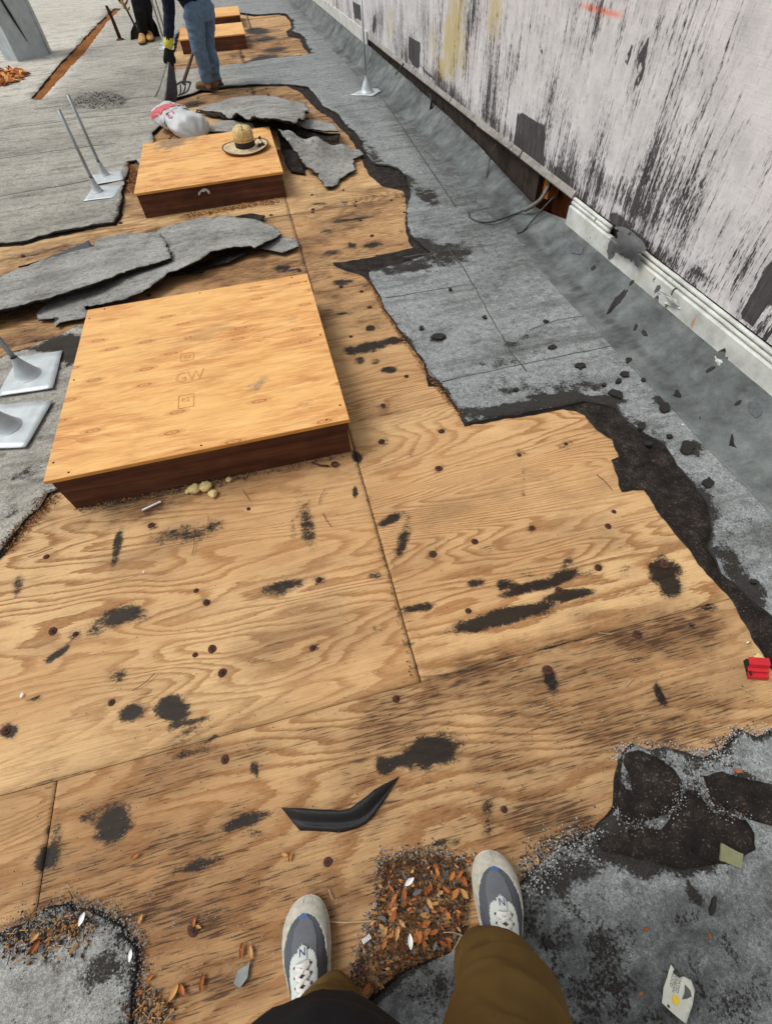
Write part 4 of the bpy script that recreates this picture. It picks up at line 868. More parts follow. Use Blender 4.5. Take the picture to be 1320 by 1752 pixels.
flap('torn_roofing', [(158, 426, .03), (165, 409, .035), (185, 403, .035), (213, 399, .035), (242, 397, .035), (236, 404, .03), (200, 412, .03)], 'narrow grey torn strip peeking out behind the topmost torn strip', seed=13, rag=.7, th=.01, amp=.004)
flap('torn_roofing', [(398, 371, .02), (415, 367, .025), (429, 364, .03), (453, 368, .025), (449, 376, .02), (414, 374, .02)], 'small black felt scrap at the front right corner of the hat box', [FELT, FELT], seed=15, rag=.5, th=.008, amp=.004)
# the heap behind the hat box
flap('torn_roofing', [(335, 187, .03), (373, 175, .04), (402, 166, .05), (440, 163, .05), (470, 164, .05), (490, 169, .04), (524, 178, .08), (528, 188, .12), (521, 202, .19), (507, 211, .24), (490, 207, .27), (468, 202, .28), (461, 203, .28), (441, 200, .26), (418, 200, .18), (385, 197, .06), (378, 191, .05), (347, 189, .03)],
     'arched grey roofing sheet standing up behind the hat box', seed=21, inner=[(450, 185, .20), (490, 190, .20)], amp=.014, rag=1.3, th=.010)
flap('torn_roofing', [(322, 188, .03), (347, 189, .035), (378, 191, .05), (388, 199, .055), (419, 203, .06), (424, 210, .05), (404, 207, .04), (381, 200, .03), (359, 197, .025), (338, 191, .02)], 'black folded felt edge along the front of the arched sheet', [FELT, FELT], seed=23, rag=.8, th=.012)
flap('torn_roofing', [(362, 214, .05), (376, 205, .05), (400, 206, .06), (432, 210, .06), (440, 220, .05), (400, 226, .03), (352, 226, .03), (344, 216, .03)], 'grey torn roofing piece tucked between white sack and hat', seed=25, rag=.8, warmv=.7)
flap('torn_roofing', [(505, 213, .08), (526, 203, .09), (550, 206, .09), (572, 212, .10), (579, 224, .11), (560, 224, .12), (540, 222, .12), (520, 219, .1)], 'flat grey torn roofing piece at the right end of the heap', seed=27, rag=.8)
flap('torn_roofing', [(475, 220, .25), (490, 221, .24), (538, 234, .17), (582, 246, .10), (616, 256, .045), (621, 263, .035), (608, 268, .03), (605, 276, .03), (608, 291, .025), (594, 298, .025), (582, 306, .025), (577, 315, .025), (567, 320, .025), (555, 318, .025), (549, 309, .03), (543, 297, .04), (526, 285, .06), (514, 271, .09), (504, 255, .13), (490, 238, .19)],
     'fan shaped grey roofing sheet leaning from the hat box to the deck', seed=29, inner=[(530, 255, .115), (560, 275, .06), (545, 275, .085), (580, 270, .05)], amp=.012, rag=1.5, freq=6.0)
flap('torn_roofing', [(436, 204, .10), (470, 206, .11), (508, 213, .10), (545, 224, .09), (582, 228, .09), (578, 242, .06), (540, 238, .07), (500, 228, .08), (470, 222, .08), (438, 216, .07)], 'black sheet standing in for shade below the arched grey sheet', [FELT, FELT], seed=31, rag=.8)  # added black sheet: paints the shade under the arched sheet
flap('torn_roofing', [(474, 224, .03), (492, 236, .03), (506, 256, .03), (518, 280, .025), (520, 296, .02), (498, 292, .02), (489, 280, .02), (480, 250, .02)], 'black sheet standing in for deep shadow beside the hat box', [FELT, FELT], seed=33, rag=.8, th=.008)  # added black sheet in place of the shadow under the fan sheet

# ================================================================ VENT FLASHINGS WITH PIPES
def vent(base4, center, h, label, cone=.055, group='aluminium vent flashings with pipes', pipe=True, r=.0125, curve=True, scale=1.0, rimw=True):
    c = np.array(center, float); z0 = .026
    rt = thing('vent_flashing', (c[0], c[1], 0), label, 'vent flashing', group)
    P = np.array(base4, float); n = 8; V = []; 
    for j in range(n + 1):
        for i in range(n + 1):
            u, v = i / n, j / n; p = (P[0] * (1 - u) + P[1] * u) * (1 - v) + (P[3] * (1 - u) + P[2] * u) * v
            V.append([*p[:2], z0 + .004 * float(fbm(p[0] * 8, p[1] * 8, 3)) + .004 * (abs(u - .5) > .45) * float(vn(u * 5, v * 5, 2))])
    q = np.arange((n + 1) ** 2).reshape(n + 1, n + 1); Fa = np.array([t for i in range(n) for j in range(n) for t in ([q[i, j], q[i, j + 1], q[i + 1, j + 1]], [q[i, j], q[i + 1, j + 1], q[i + 1, j]])])
    V3 = np.array(V); a = V3[Fa[0]]
    if np.cross(a[1] - a[0], a[2] - a[0])[2] < 0: Fa = Fa[:, ::-1]
    A, Fs, kk, ns = with_skirt(V3, Fa, .0025, True); mesh_obj('base_plate', A, Fs, ALU, rt, True)
    prof = [(cone * 1.12, z0 + .002), (cone, z0 + .007), (cone * .82, z0 + .035 * scale), (cone * .55, z0 + .075 * scale), (r * 1.6, z0 + .115 * scale), (r * 1.45, z0 + .135 * scale)]
    V, Fs = lathe(prof, 20, (c[0], c[1], 0)); mesh_obj('cone', V, Fs, ALU, rt, True)
    if pipe:
        mb = MB(); V, Fs = loft([[c[0], c[1], z0 + .05], [c[0], c[1], z0 + h * .5], [c[0], c[1], z0 + h]], r, 14); mb.add(V, Fs)
        V, Fs = lathe([(r * .75, z0 + h + .0008), (r * .7, z0 + h - .05)], 14, (c[0], c[1], 0)); mb.add(V, Fs); mb.obj('pipe', PIPE, rt)
    return rt
def g2(*ps): return [G(*p)[:2] for p in ps]
vent(g2((161, 305), (163, 322), (214, 313), (211, 296)), G(181, 306)[:2] + np.array([.0, .02]), .56, 'back pole of the two standing left of the hat box', cone=.042, scale=.75)
vent(g2((163, 324), (145, 350), (199, 343), (213, 322)), G(170, 333)[:2], .55, 'front pole of the two standing left of the hat box', cone=.042, scale=.75)
vent(g2((36, 618), (0, 686), (96, 671), (111, 606)), G(53, 648)[:2], .6, cone=.062, scale=.8, label='aluminium flashing with pipe by the left edge beside the large box')
vent(g2((0, 700), (-40, 776), (50, 772), (96, 692)), G(18, 737)[:2], .6, cone=.062, scale=.8, label='nearest aluminium flashing cut by the left edge of the photo')
vent(g2((599, 167), (640, 168), (656, 157), (628, 154)), G(628, 162)[:2], .75, 'lone thin pole standing near the wall', cone=.075, r=.010, scale=1.1)
vent(g2((272, 88), (299, 88), (299, 82), (275, 82)), G(285, 84)[:2], 1.15, 'front white pole behind the bending worker', r=.014)
vent(g2((275, 79), (299, 78), (299, 75), (277, 75)), G(289, 76)[:2], 1.15, 'rear white pole behind the bending worker', r=.014)

# ================================================================ DUCT, TRENCH, BAR, CHIPS
dl, dr_ = G(33, 108)[:2], G(98, 92)[:2]; du = (dr_ - dl) / np.linalg.norm(dr_ - dl); dn = np.array([-du[1], du[0]]); wdt = np.linalg.norm(dr_ - dl)
duct = thing('metal_duct', (*(dl + du * wdt / 2 + dn * .2), 0), 'tall dented galvanised sheet metal duct rising at the upper left corner', 'duct')
V = []; nn = 10; hgt = np.linspace(.01, 1.7, 24); ring_n = 0
corn = [dl, dl + du * wdt * .82, dr_ + dn * .14, dr_ + dn * .42, dl + dn * .42]
ring = densify(np.array(corn), .05, 0); rn = len(ring)
for z in hgt:
    for k, p in enumerate(ring):
        b = .018 * float(fbm(p[0] * 5 + p[1] * 3, z * 3, 3)); cc = np.mean(corn, 0); d = (p - cc) / np.linalg.norm(p - cc); V.append([*(p + d * b), z])
Fs = [[i * rn + j, i * rn + (j + 1) % rn, (i + 1) * rn + (j + 1) % rn, (i + 1) * rn + j] for i in range(len(hgt) - 1) for j in range(rn)] + [[(len(hgt) - 1) * rn + j for j in range(rn)]]
mesh_obj('duct_shell', V, Fs, DUCT, duct, False)
sp_ = [dl + du * .16 - dn * .012, dl + du * .30 - dn * .012]
V, Fs = loft([[*sp_[0], .95], [*(sp_[0] * .5 + sp_[1] * .5), .55], [*sp_[1], .22]], [.006, .022, .004], 6); mesh_obj('open_seam', V, Fs, TARBLK, duct)
V, Fs = loft([[*(dl + du * wdt * .82 - dn * .006), .01], [*(dl + du * wdt * .82 - dn * .006), 1.7]], .012, 6); mesh_obj('corner_seam', V, Fs, DUCT, duct)
wp_ = spline([G(56, 106), G(62, 99, .02), G(75, 96, .03), G(88, 99, .03), G(96, 106)], 20)
V, Fs = loft(wp_, .006, 6); tag(mesh_obj('wire', V, Fs, m_simple('pale_wire', C(196, 198, 194), .5), None), 'pale thin wire looped at the foot of the metal duct', 'wire')
INS = m_simple('fibrous_rust_insulation', C(134, 86, 44), .95, .1, 34, .7, .9, .01)
tr = G(125, 95)
IG = grid_pts(-2.85, -2.1, 8.7, 17.9, .05)
V, Fa = cdt(CC, [], IG[inside(IG, CC)])
o = mesh_obj('insulation_strip', np.column_stack([V, .004 + .05 * np.clip(fbm(V[:, 0] * 9, V[:, 1] * 5, 4), -.1, .5)]), Fa, INS, None, False)
tag(o, 'long rust brown strip of exposed insulation cut into the roof at upper left', 'insulation')
CHIP = [m_simple('orange_chip', C(214, 136, 74), .8, .2), m_simple('brown_chip', C(150, 84, 44), .85, .2), m_simple('pale_chip', C(226, 178, 116), .8, .2), m_simple('grey_chip', C(120, 116, 110), .85, .2), m_simple('dark_chip', C(62, 46, 34), .9, .2)]
def bits(name, poly, n, size, mats, z=.02, hump=.0, seed=1, kinds=('leaf',), zrand=.01, parent=None, wts=None):
    """many small leaves, sticks and crumbs in a plan polygon (metres)"""
    rg = np.random.default_rng(seed); lo = poly.min(0); hi = poly.max(0); P = []
    while len(P) < n:
        q = rg.uniform(lo, hi, (n * 2, 2)); P += q[inside(q, poly)].tolist()
    P = np.array(P[:n]); d = dist_poly(P, poly); mb = MB()
    for p, dd in zip(P, d):
        s = size * rg.uniform(.5, 1.4); a = rg.uniform(0, 6.28); kd = kinds[rg.integers(len(kinds))]; mi = int(rg.choice(len(mats), p=wts))
        zz = z + hump * min(1, dd / .06) * rg.uniform(.1, 1) + rg.uniform(0, zrand)
        tx, ty = rg.uniform(-.6, .6, 2)
        ca, sa = math.cos(a), math.sin(a)
        def T(L): return [[p[0] + ca * x - sa * y, p[1] + sa * x + ca * y, zz + tx * x + ty * y + zc] for x, y, zc in L]
        if kd == 'leaf':
            c_ = s * .18 * rg.uniform(-.3, 1.2)
            mb.add(T([(-s, 0, 0), (-s * .4, -s * .38, c_), (s * .4, -s * .34, c_), (s, 0, 0), (s * .4, s * .34, c_), (-s * .4, s * .38, c_), (0, 0, 0)]), [[0, 1, 6], [1, 2, 6], [2, 3, 6], [3, 4, 6], [4, 5, 6], [5, 0, 6]], mi)
        elif kd == 'stick':
            w = s * .06; L = s * 1.6; mb.add(T([(-L, -w, 0), (L, -w, .1 * s), (L, w, .1 * s), (-L, w, 0), (-L, 0, w * 2), (L, 0, w * 2 + .1 * s)]), [[0, 1, 5, 4], [2, 3, 4, 5]], mi)
        else:
            h = s * .5; k = [1 + rg.uniform(-.35, .35) for _ in range(6)]
            mb.add(T([(-s * .5 * k[0], 0, h * .3), (0, -s * .5 * k[1], h * .2), (s * .5 * k[2], 0, h * .3), (0, s * .5 * k[3], h * .2), (0, 0, h * k[4]), (0, 0, -h * .3)]), [[0, 1, 4], [1, 2, 4], [2, 3, 4], [3, 0, 4]], mi)
    return mb.obj(name, mats, parent, False)
o = bits('chip_pile', np.array(g2((0, 128), (24, 126), (50, 130), (44, 138), (12, 150), (-20, 152), (-30, 135))), 260, .07, CHIP[:3], .02, .06, 3, ('leaf', 'crumb'))
tag(o, 'loose heap of orange brown debris chips by the metal duct', 'debris', kind='stuff')
GRIT = [m_simple('pale_grit', C(176, 178, 178), .8), m_simple('mid_grit', C(120, 120, 118), .9), m_simple('dark_grit', C(48, 46, 44), .9)]
o = bits('gravel_pile', np.array(g2((118, 176), (150, 162), (190, 160), (220, 172), (212, 184), (170, 190), (130, 188))), 520, .015, [GRIT[2], GRIT[1], GRIT[1], CHIP[4]], .018, .008, 5, ('crumb', 'leaf')); tag(o, 'dark patch of swept grit and scraps on the left roof', 'debris', kind='stuff')
b0 = G(207, 70); bt = PY(190, 22, b0[1])
bar = thing('steel_stake', b0, 'dark rusty steel stake standing upright on the roof beside the trench', 'stake')
V, Fs = loft([b0 + np.array([0, 0, .0]), b0 + np.array([-.01, 0, .25]), b0 + np.array([-.03, 0, .45]), bt], [.035, .03, .026, .02], 8); mesh_obj('shaft', V, Fs, RUST, bar)
V, Fs = loft([bt, bt + np.array([-.06, -.01, .0])], [.022, .015], 8); mesh_obj('bent_tip', V, Fs, RUST, bar)
V, Fs = lathe([(.08, .016), (.07, .03), (.036, .04)], 10, b0); mesh_obj('foot', V, Fs, RUST, bar)

# ================================================================ STRAW HAT
def m_straw(name, base, dk, rings):
    s = NT(name, .7, .3); v = s.co()
    sx = s.N('ShaderNodeSeparateXYZ'); s.L(v, sx.inputs[0])
    r = s.ma('SQRT', s.ma('ADD', s.ma('POWER', sx.outputs[0], 2.0), s.ma('POWER', sx.outputs[1], 2.0)))
    if rings: ph = s.ma('SINE', s.ma('MULTIPLY', r, 360.0))
    else: ph = s.ma('SINE', s.ma('MULTIPLY', sx.outputs[2], 420.0))
    an = s.ma('ARCTAN2', sx.outputs[1], sx.outputs[0]); wv = s.ma('SINE', s.ma('MULTIPLY', an, 110.0))
    n = s.noise(v, 60, 3, .6)
    t = s.ma('ADD', s.ma('MULTIPLY', ph, .3 if rings else .10), s.ma('MULTIPLY', s.ma('MULTIPLY', ph, wv), .35)); t = s.ma('ADD', t, s.ma('MULTIPLY', s.ma('SUBTRACT', s.noise(v, 35, 4, .6), .5), 1.6))
    col = s.mix(s.ss(s.ma('ADD', t, s.ma('MULTIPLY', n, .4)), -.6, .6), dk, base)
    return s.out(col, None, t, .5, .002)
hc = G(421, 254.5, .176)
hat = thing('straw_hat', hc, 'straw hat with dark band lying on the plywood lid', 'hat')
STR_B = m_straw('straw_brim', C(214, 196, 160), C(134, 108, 80), True); STR_C = m_straw('straw_crown', C(216, 190, 132), C(138, 108, 64), False)
NB = 48
def hatring(prof, mats, name, wave=.0, ell=1.0):
    V, Fs = lathe(prof, NB)
    V = np.array(V); an = np.arctan2(V[:, 1], V[:, 0]); rr = np.hypot(V[:, 0], V[:, 1]); V[:, 2] += wave * (rr / .2) ** 2 * np.cos(2 * an); V[:, 0] *= ell; V[:, 1] /= ell
    o = mesh_obj(name, V, Fs, mats, hat, True, world=False); return o
hatring([(.086, .024), (.10, .012), (.13, .008), (.17, .012), (.20, .024), (.201, .0205), (.17, .008), (.13, .004), (.10, .006), (.086, .012)], STR_B, 'brim', .008, .98)
V, Fs = loft([[.2005 * math.cos(a) * .98, .2005 * math.sin(a) / .98, .022 + .008 * math.cos(2 * a)] for a in np.linspace(0, 2 * math.pi, 60)], .0048, 6); mesh_obj('brim_edging', V, Fs, m_simple('brown_braid', C(92, 62, 40), .8), hat, True, world=False)
prof = [(.0855, .018), (.086, .05), (.088, .080), (.091, .100), (.089, .122), (.079, .142), (.058, .154), (.03, .160), (.0, .161)]
o = hatring(prof, STR_C, 'crown', 0, .96)
me = o.data
for v in me.vertices:                                   # pinched dents in the crown
    if v.co.z > .1:
        v.co.x += -.010 * math.exp(-((v.co.y + .05) / .05) ** 2) * np.sign(v.co.x) * min(1, (v.co.z - .1) / .05); v.co.z += .006 * math.cos(3 * math.atan2(v.co.y, v.co.x)) * min(1, (v.co.z - .1) / .05)
hatring([(.0875, .016), (.0885, .03), (.0885, .05), (.0875, .062), (.0862, .063)], m_simple('dark_brown_ribbon', C(48, 36, 34), .8), 'hat_band', 0, .96)
mb = MB()
for a in np.linspace(0, 2 * math.pi, 44, endpoint=False):
    mb.box((.0853 * math.cos(a) * .96, .0853 * math.sin(a) / .96, .078 + .004 * math.sin(a * 2)), (.006, .0045, .010), a)
mb.obj('woven_slots', m_simple('weave_shadow', C(104, 80, 44), .9), hat, False, world=False)
cordp = spline([(.085, -.01, .05), (.11, .01, .06), (.135, .03, .045), (.15, .02, .02), (.13, -.03, .016), (.10, -.05, .018), (.12, -.02, .022), (.15, -.04, .018)], 40)
V, Fs = loft(cordp, .003, 6); CORD = m_simple('dark_cord', C(52, 36, 32), .8); mesh_obj('chin_cord', V, Fs, CORD, hat, True, world=False)
for p, s_ in (((.135, .035, .055), .012), ((.145, .0, .022), .011), ((.12, -.03, .024), .013), ((.155, -.035, .022), .010)):
    V, Fs = lathe([(0, s_), (s_ * .8, s_ * .6), (s_, 0), (s_ * .8, -s_ * .6), (0, -s_)], 8, p); mesh_obj('toggle', V, Fs, CORD, hat, True, world=False)

# ================================================================ WHITE SACK
SACK = m_simple('woven_white_sack', C(184, 186, 187), .55, .4, 14, .12, .5, .012)
sa0, sa1 = np.array([-.86, 6.98, 0]), np.array([-.52, 6.22, 0]); ax = (sa1 - sa0); SL = np.linalg.norm(ax); ax /= SL; sdv = np.array([-ax[1], ax[0], 0])
if sdv[1] < 0: sdv = -sdv
sack = thing('white_sack', (sa0 + sa1) / 2, 'stuffed white sack with red print lying behind the hat box', 'sack')
def sackpt(u, a, off=0.0):
    """u 0..1 along, a angle around (0 = right side, 90 = top)"""
    prof = (min(1, (u / .16)) ** .5) * (min(1, (1 - u) / .10 + .18) ** .6); band = 1 - .10 * math.exp(-((u - .50) / .03) ** 2)
    w = .180 * prof * band * (1 + .05 * math.sin(u * 9)); h = .098 * prof * band * (1 - .35 * max(0, u - .5) ** 1.0)
    f = .030 * float(fbm(u * 9, a * 2.6, 71, 5)) * 2 + .006 * math.sin(a * 9 + u * 14) * (u > .6)
    c = sa0 + ax * SL * u; ca, sa = math.cos(a), math.sin(a)
    return c + sdv * (w + f + off) * ca * -1 * -1 + np.array([0, 0, .02 + h + (h + f + off) * sa])
nu, na = 44, 40; V = [sackpt(i / (nu - 1), 2 * math.pi * j / na) for i in range(nu) for j in range(na)]
Fs = [[i * na + j, (i + 1) * na + j, (i + 1) * na + (j + 1) % na, i * na + (j + 1) % na] for i in range(nu - 1) for j in range(na)] + [[j for j in range(na)], [(nu - 1) * na + j for j in range(na)][::-1]]
mesh_obj('bag_body', V, Fs, SACK, sack)
V, Fs = loft([sackpt(.50, a, .004) for a in np.linspace(0, 2 * math.pi, 40)], .008, 6); STRAP = m_simple('dark_strap', C(40, 42, 52), .7); mesh_obj('strap', V, Fs, STRAP, sack)
REDP = m_simple('faded_red_print', C(196, 92, 96), .6, .3, 80, .15, .05, .001)
def onsack(polys, name):
    mb = MB(); polys = [[(u * 1.06 + .035, a - D(10)) for u, a in L] for L in polys]
    for L in polys:
        V, Fa = cdt(densify(np.array(L, float), .05), [], np.array([p for p in grid_pts(0, 1, 0, 3.2, .04) if inside(p[None], np.array(L, float))[0]]).reshape(-1, 2))
        mb.add([sackpt(u, a, .004) for u, a in V], Fa.tolist())
    mb.obj(name, REDP, sack)
D = math.radians
arc = [(.10 + 0, D(186)), (.16, D(165)), (.20, D(140)), (.235, D(112)), (.26, D(84)), (.29, D(62)), (.34, D(52)), (.37, D(62)), (.375, D(84)), (.37, D(108)), (.365, D(130)), (.37, D(146)), (.34, D(158)), (.28, D(168)), (.22, D(182)), (.15, D(200))]
onsack([arc], 'red_emblem')
for L in [[(.20 + .02 * k, D(92 - 14 * k)), (.215 + .02 * k, D(92 - 14 * k)), (.22 + .02 * k, D(84 - 14 * k)), (.205 + .02 * k, D(84 - 14 * k))] for k in range(3)] + [[(.32, D(42)), (.34, D(42)), (.37, D(26)), (.35, D(26))], [(.36, D(46)), (.38, D(46)), (.41, D(24)), (.39, D(24))]]: onsack([L], 'red_dash')
V, Fs = text_mesh('15', .30); mb = MB()
def refine(V, Fs):
    bm = bmesh.new(); vs_ = [bm.verts.new(v) for v in V]
    for f in Fs:
        try: bm.faces.new([vs_[i] for i in f])
        except ValueError: pass
    bmesh.ops.triangulate(bm, faces=bm.faces[:]); bmesh.ops.subdivide_edges(bm, edges=bm.edges[:], cuts=2, use_grid_fill=True)
    bm.verts.index_update(); V = [v.co[:] for v in bm.verts]; F_ = [[v.index for v in f.verts] for f in bm.faces]; bm.free(); return np.array(V), F_
V, Fs = refine(V, Fs)
P = [sackpt(.64 - v[1] * .52, D(124) + v[0] * 2.3, .004) for v in V]; mb.add(P, Fs); mb.obj('red_number', REDP, sack)
o = bits('wood_scrap', np.array(g2((298, 238), (330, 233), (338, 226), (300, 232))), 24, .03, CHIP[1:3], .03, .02, 8); tag(o, 'red brown splinters between the white sack and the hat box', 'debris', kind='stuff')

# ================================================================ CABLES, WIRES at the wall foot
CONDUIT = m_simple('dusty_conduit', C(112, 106, 100), .6, .4, 60, .3); WIREM = m_simple('dark_wire', C(58, 56, 56), .6, .4)
def tube(name, P, r, m, label, cat, n=40, group=None, parent=None):
    V, Fs = loft(spline(P, n), r, 7); o = mesh_obj(name, V, Fs, m, parent, True)
    return tag(o, label, cat, group) if label else o
hin = WP(940, 315, -.07)
cdt_root = thing('armoured_cable', (*WP(935, 325)[:2], 0), 'ribbed metal conduit with black wire hanging out of the broken wall opening', 'cable')
P = spline([hin, WP(936, 322, -.01), WP(925, 340, .05), WP(910, 352, .09), WP(897, 359, .11)], 60)
V, Fs = loft(P, [.0125 + .0035 * math.sin(i * 2.1) for i in range(60)], 9); mesh_obj('conduit', V, Fs, CONDUIT, cdt_root)
tube('wire', [WP(897, 359, .11), WP(880, 366, .16), G(845, 378, .04), G(820, 379, .026), G(804, 372, .025), G(801, 362, .03)], .0055, WIREM, None, None, parent=cdt_root)
tube('loose_wire', [WP(952, 334, -.03), WP(944, 340, .03), WP(925, 360, .09), WP(905, 383, .15), G(893, 396, .03), G(884, 398, .025)], .0055, WIREM, 'single dark wire curving from the wall opening down to the roof', 'wire')
tube('loose_wire', [WP(848, 247, .02), WP(842, 258, .05), WP(836, 280, .07), G(832, 305, .06), G(832, 322, .03)], .0045, WIREM, 'thin dark wire hanging straight down from the rail left of the opening', 'wire')
tube('loose_wire', [WP(735, 160, .02), WP(738, 172, .05), WP(736, 190, .05), WP(735, 204, .06)], .012, TARBLK, 'thick black tar drip hanging from the rail', 'tar drip')
tube('loose_wire', [WP(722, 168, .02), WP(718, 180, .05), WP(717, 190, .05)], .005, WIREM, 'short thin wire beside the thick tar drip', 'wire')
tube('loose_wire', [WP(690, 108, .02), WP(684, 118, .05), WP(677, 126, .07)], .007, WIREM, 'short bent wire sticking out under the small dark wall patch', 'wire')
tube('hanging_strap', [WP(816, 213, .02), WP(850, 238, .035), WP(888, 266, .03)], .008, RAILM, 'loose metal strip sagging along the corroded rail', 'metal strip')

# ================================================================ LOOSE TAR FLAKES, SCRAPS
def flake(px, py, w, h, ang=0, th=.006, m=None, label='tiny black tar flake lying loose on the grey membrane', group='tar flakes on the grey membrane', name='tar_flake', z=None, seed=None, n=11, pts=None, cat='tar flake', curl=.0):
    sd_ = seed if seed is not None else int(px * 7 + py); rg = random.Random(sd_); c = G(px, py)
    if pts is None:
        pts = []
        for k in range(n):
            a = 2 * math.pi * k / n; r = rg.uniform(.65, 1.15); u, v_ = w * r * math.cos(a), h * r * math.sin(a); an = math.radians(ang)
            pts.append((px + u * math.cos(an) - v_ * math.sin(an), py + u * math.sin(an) + v_ * math.cos(an)))
    P = np.array([G(*p)[:2] for p in pts]); z0 = z if z is not None else .02
    sz = np.linalg.norm(P.max(0) - P.min(0)); ol = densify(P, max(.004, sz / 30), sz * .03, sd_, True, 3 / sz)
    gp_ = grid_pts(ol[:, 0].min(), ol[:, 0].max(), ol[:, 1].min(), ol[:, 1].max(), max(.004, sz / 9)); gp_ = gp_[inside(gp_, ol)]; gp_ = gp_[dist_poly(gp_, ol) > sz * .03]
    V, Fa = cdt(ol, [], gp_); zz = z0 + th * (.7 + .9 * vn(V[:, 0] * 2.5 / sz, V[:, 1] * 2.5 / sz, sd_)) + curl * ((V - P.mean(0)) ** 2).sum(1) / sz**2 * 4
    A, Fs, kk, ns = with_skirt(np.column_stack([V, zz]), Fa, th + .003, False)
    A = A - np.array([c[0], c[1], 0]); o = mesh_obj(name, A, Fs, m or TARBLK, None, False); o.location = (c[0], c[1], 0)
    return tag(o, label, cat, group)
FLK = {1160: 'oval black tar flake on the membrane high up beside the flashing lap',
       1134: 'thick black tar flake just left of the white sliver',
       1170: 'black tar flake below the white sliver on the lap line',
       1208: 'lowest big black tar flake along the flashing lap',
       991: 'round black tar flake in the middle of the square membrane patches',
       943: 'thin black tar flake beside the second cross seam',
       1050: 'wide black tar flake at the tip of the dark torn band',
       1197: 'small black tar flake on the flashing lap near the wedge shaped one',
       828: 'tiny black flake alone near the long lap seam',
       1095: 'black tar flake where the torn band turns towards the viewer'}
ZM = .016
for px, py, w, h, a in [(1160, 679, 13, 7, -5), (1134, 702, 10, 9, 40), (1170, 772, 14, 11, 20), (1208, 832, 12, 9, 10), (991, 631, 9, 6, -5), (943, 600, 8, 4, -5), (1197, 721, 6, 4, 0), (1072, 622, 5, 5, 0), (828, 548, 4, 3, 0), (1066, 645, 8, 5, 10), (1055, 657, 6, 4, 0), (1050, 679, 12, 8, 20), (1098, 655, 4, 3, 0), (1030, 664, 4, 3, 0), (932, 555, 5, 3, 0), (1142, 752, 6, 4, 0), (1095, 733, 8, 7, 40), (1105, 764, 6, 5, 0), (880, 672, 5, 3, 0), (720, 566, 4, 3, 0), (770, 500, 3, 2, 0), (1230, 742, 5, 4, 0), (1283, 1000, 6, 4, 0)]:
    lb = FLK.get(px); flake(px, py, w, h, a, z=ZM, **(dict(label=lb, group=None) if lb else {}))
flake(1262, 770, 0, 0, pts=[(1244, 752), (1252, 751), (1270, 766), (1287, 786), (1262, 778), (1241, 768)], z=.02, label='largest wedge shaped black tar flake near the foot of the wall flashing', group=None, curl=.01)
flake(748, 581, 14, 6, -6, z=ZM, label='oval black tar patch alone on the middle grey membrane', group=None)
flake(935, 1612, 10, 4, 30, z=ZM, label='small black tar chip on the roof to the right of the right sneaker', group=None, pts=[(925, 1600), (931, 1606), (938, 1610), (946, 1620), (938, 1622), (926, 1612)])
flake(1212, 1550, 5, 16, 10, z=ZM, label='narrow black tar chip on the pale granules at lower right', group=None)
flake(1040, 520, 0, 0, pts=[(1038, 537), (1048, 524), (1058, 508), (1070, 493), (1074, 497), (1064, 516), (1052, 532)], z=.05, label='long black gash of tar across the wall flashing', group=None, name='tar_gash') if False else None
GASH = []
for (px, py, w, h, a) in ((1056, 514, 27, 5, -52), (1080, 484, 7, 2.5, -55), (1015, 458, 6, 3, -40), (985, 425, 16, 12, 40), (1102, 570, 7, 4, 50), (1087, 560, 7, 3, 110), (1290, 700, 14, 12, 60), (1215, 632, 10, 3, -30), (1262, 690, 8, 3, -30)):
    # pieces stuck on the sloping turn-up: laid in the plane of its slope
    V = []; rg = random.Random(int(px)); n = 12
    def SL_(px, py): return WP(px, py, .12 if py > 480 else .1)
    for k in range(n):
        t = 2 * math.pi * k / n; r = rg.uniform(.7, 1.15); u, v_ = w * r * math.cos(t), h * r * math.sin(t); an = math.radians(a)
        V.append((px + u * math.cos(an) - v_ * math.sin(an), py + u * math.sin(an) + v_ * math.cos(an)))
    GASH.append((px, py, V, a))

from mathutils.bvhtree import BVHTree
fl_ = next(o for o in bpy.data.objects if o.name == 'base_flashing'); off_ = root_of(fl_.parent)
bv = BVHTree.FromPolygons([tuple(np.array(v.co) + off_) for v in fl_.data.vertices], [tuple(p.vertices) for p in fl_.data.polygons])
for (px, py, Vp, a) in GASH:
    pts_ = []; nr = None
    for q in densify(np.array(Vp), 2.5, .8, int(px), True, .3):
        hit = bv.ray_cast(Vector((0, 0, CAM_H)), Vector(ray(*q)).normalized())
        if hit[0] is not None: pts_.append(np.array(hit[0])); nr = np.array(hit[1])
    if len(pts_) < 5: continue
    pts_ = np.array(pts_); c0 = pts_.mean(0); m_ = len(pts_)
    if nr @ (np.array([0, 0, CAM_H]) - c0) < 0: nr = -nr
    A = np.vstack([pts_ - nr * .002, pts_ + nr * .004, [c0 + nr * .007]]); Fs = [[i, (i + 1) % m_, m_ + (i + 1) % m_, m_ + i] for i in range(m_)] + [[m_ + i, m_ + (i + 1) % m_, 2 * m_] for i in range(m_)]
    lab = {1056: 'long black tar gash running up the wall flashing', 1015: 'small dark scar at the foot of the far wall flashing', 985: 'cracked dark grey patch on the flashing just under the white trim end', 1080: 'small black tar streak above the long gash on the flashing'}.get(px, 'small dark torn scar on the wall flashing')
    o = mesh_obj('tar_gash', A - c0, Fs, TARBLK if px in (1056, 1080, 1015) else m_simple('dark_grey_patch', C(86, 90, 92), .85, .2, 60, .4, .6, .004) if px in (985, 1290) else TARBLK, None, False); o.location = tuple(c0)
    tag(o, lab, 'tar patch', 'small scars on the wall flashing' if lab.startswith('small dark torn') else None)
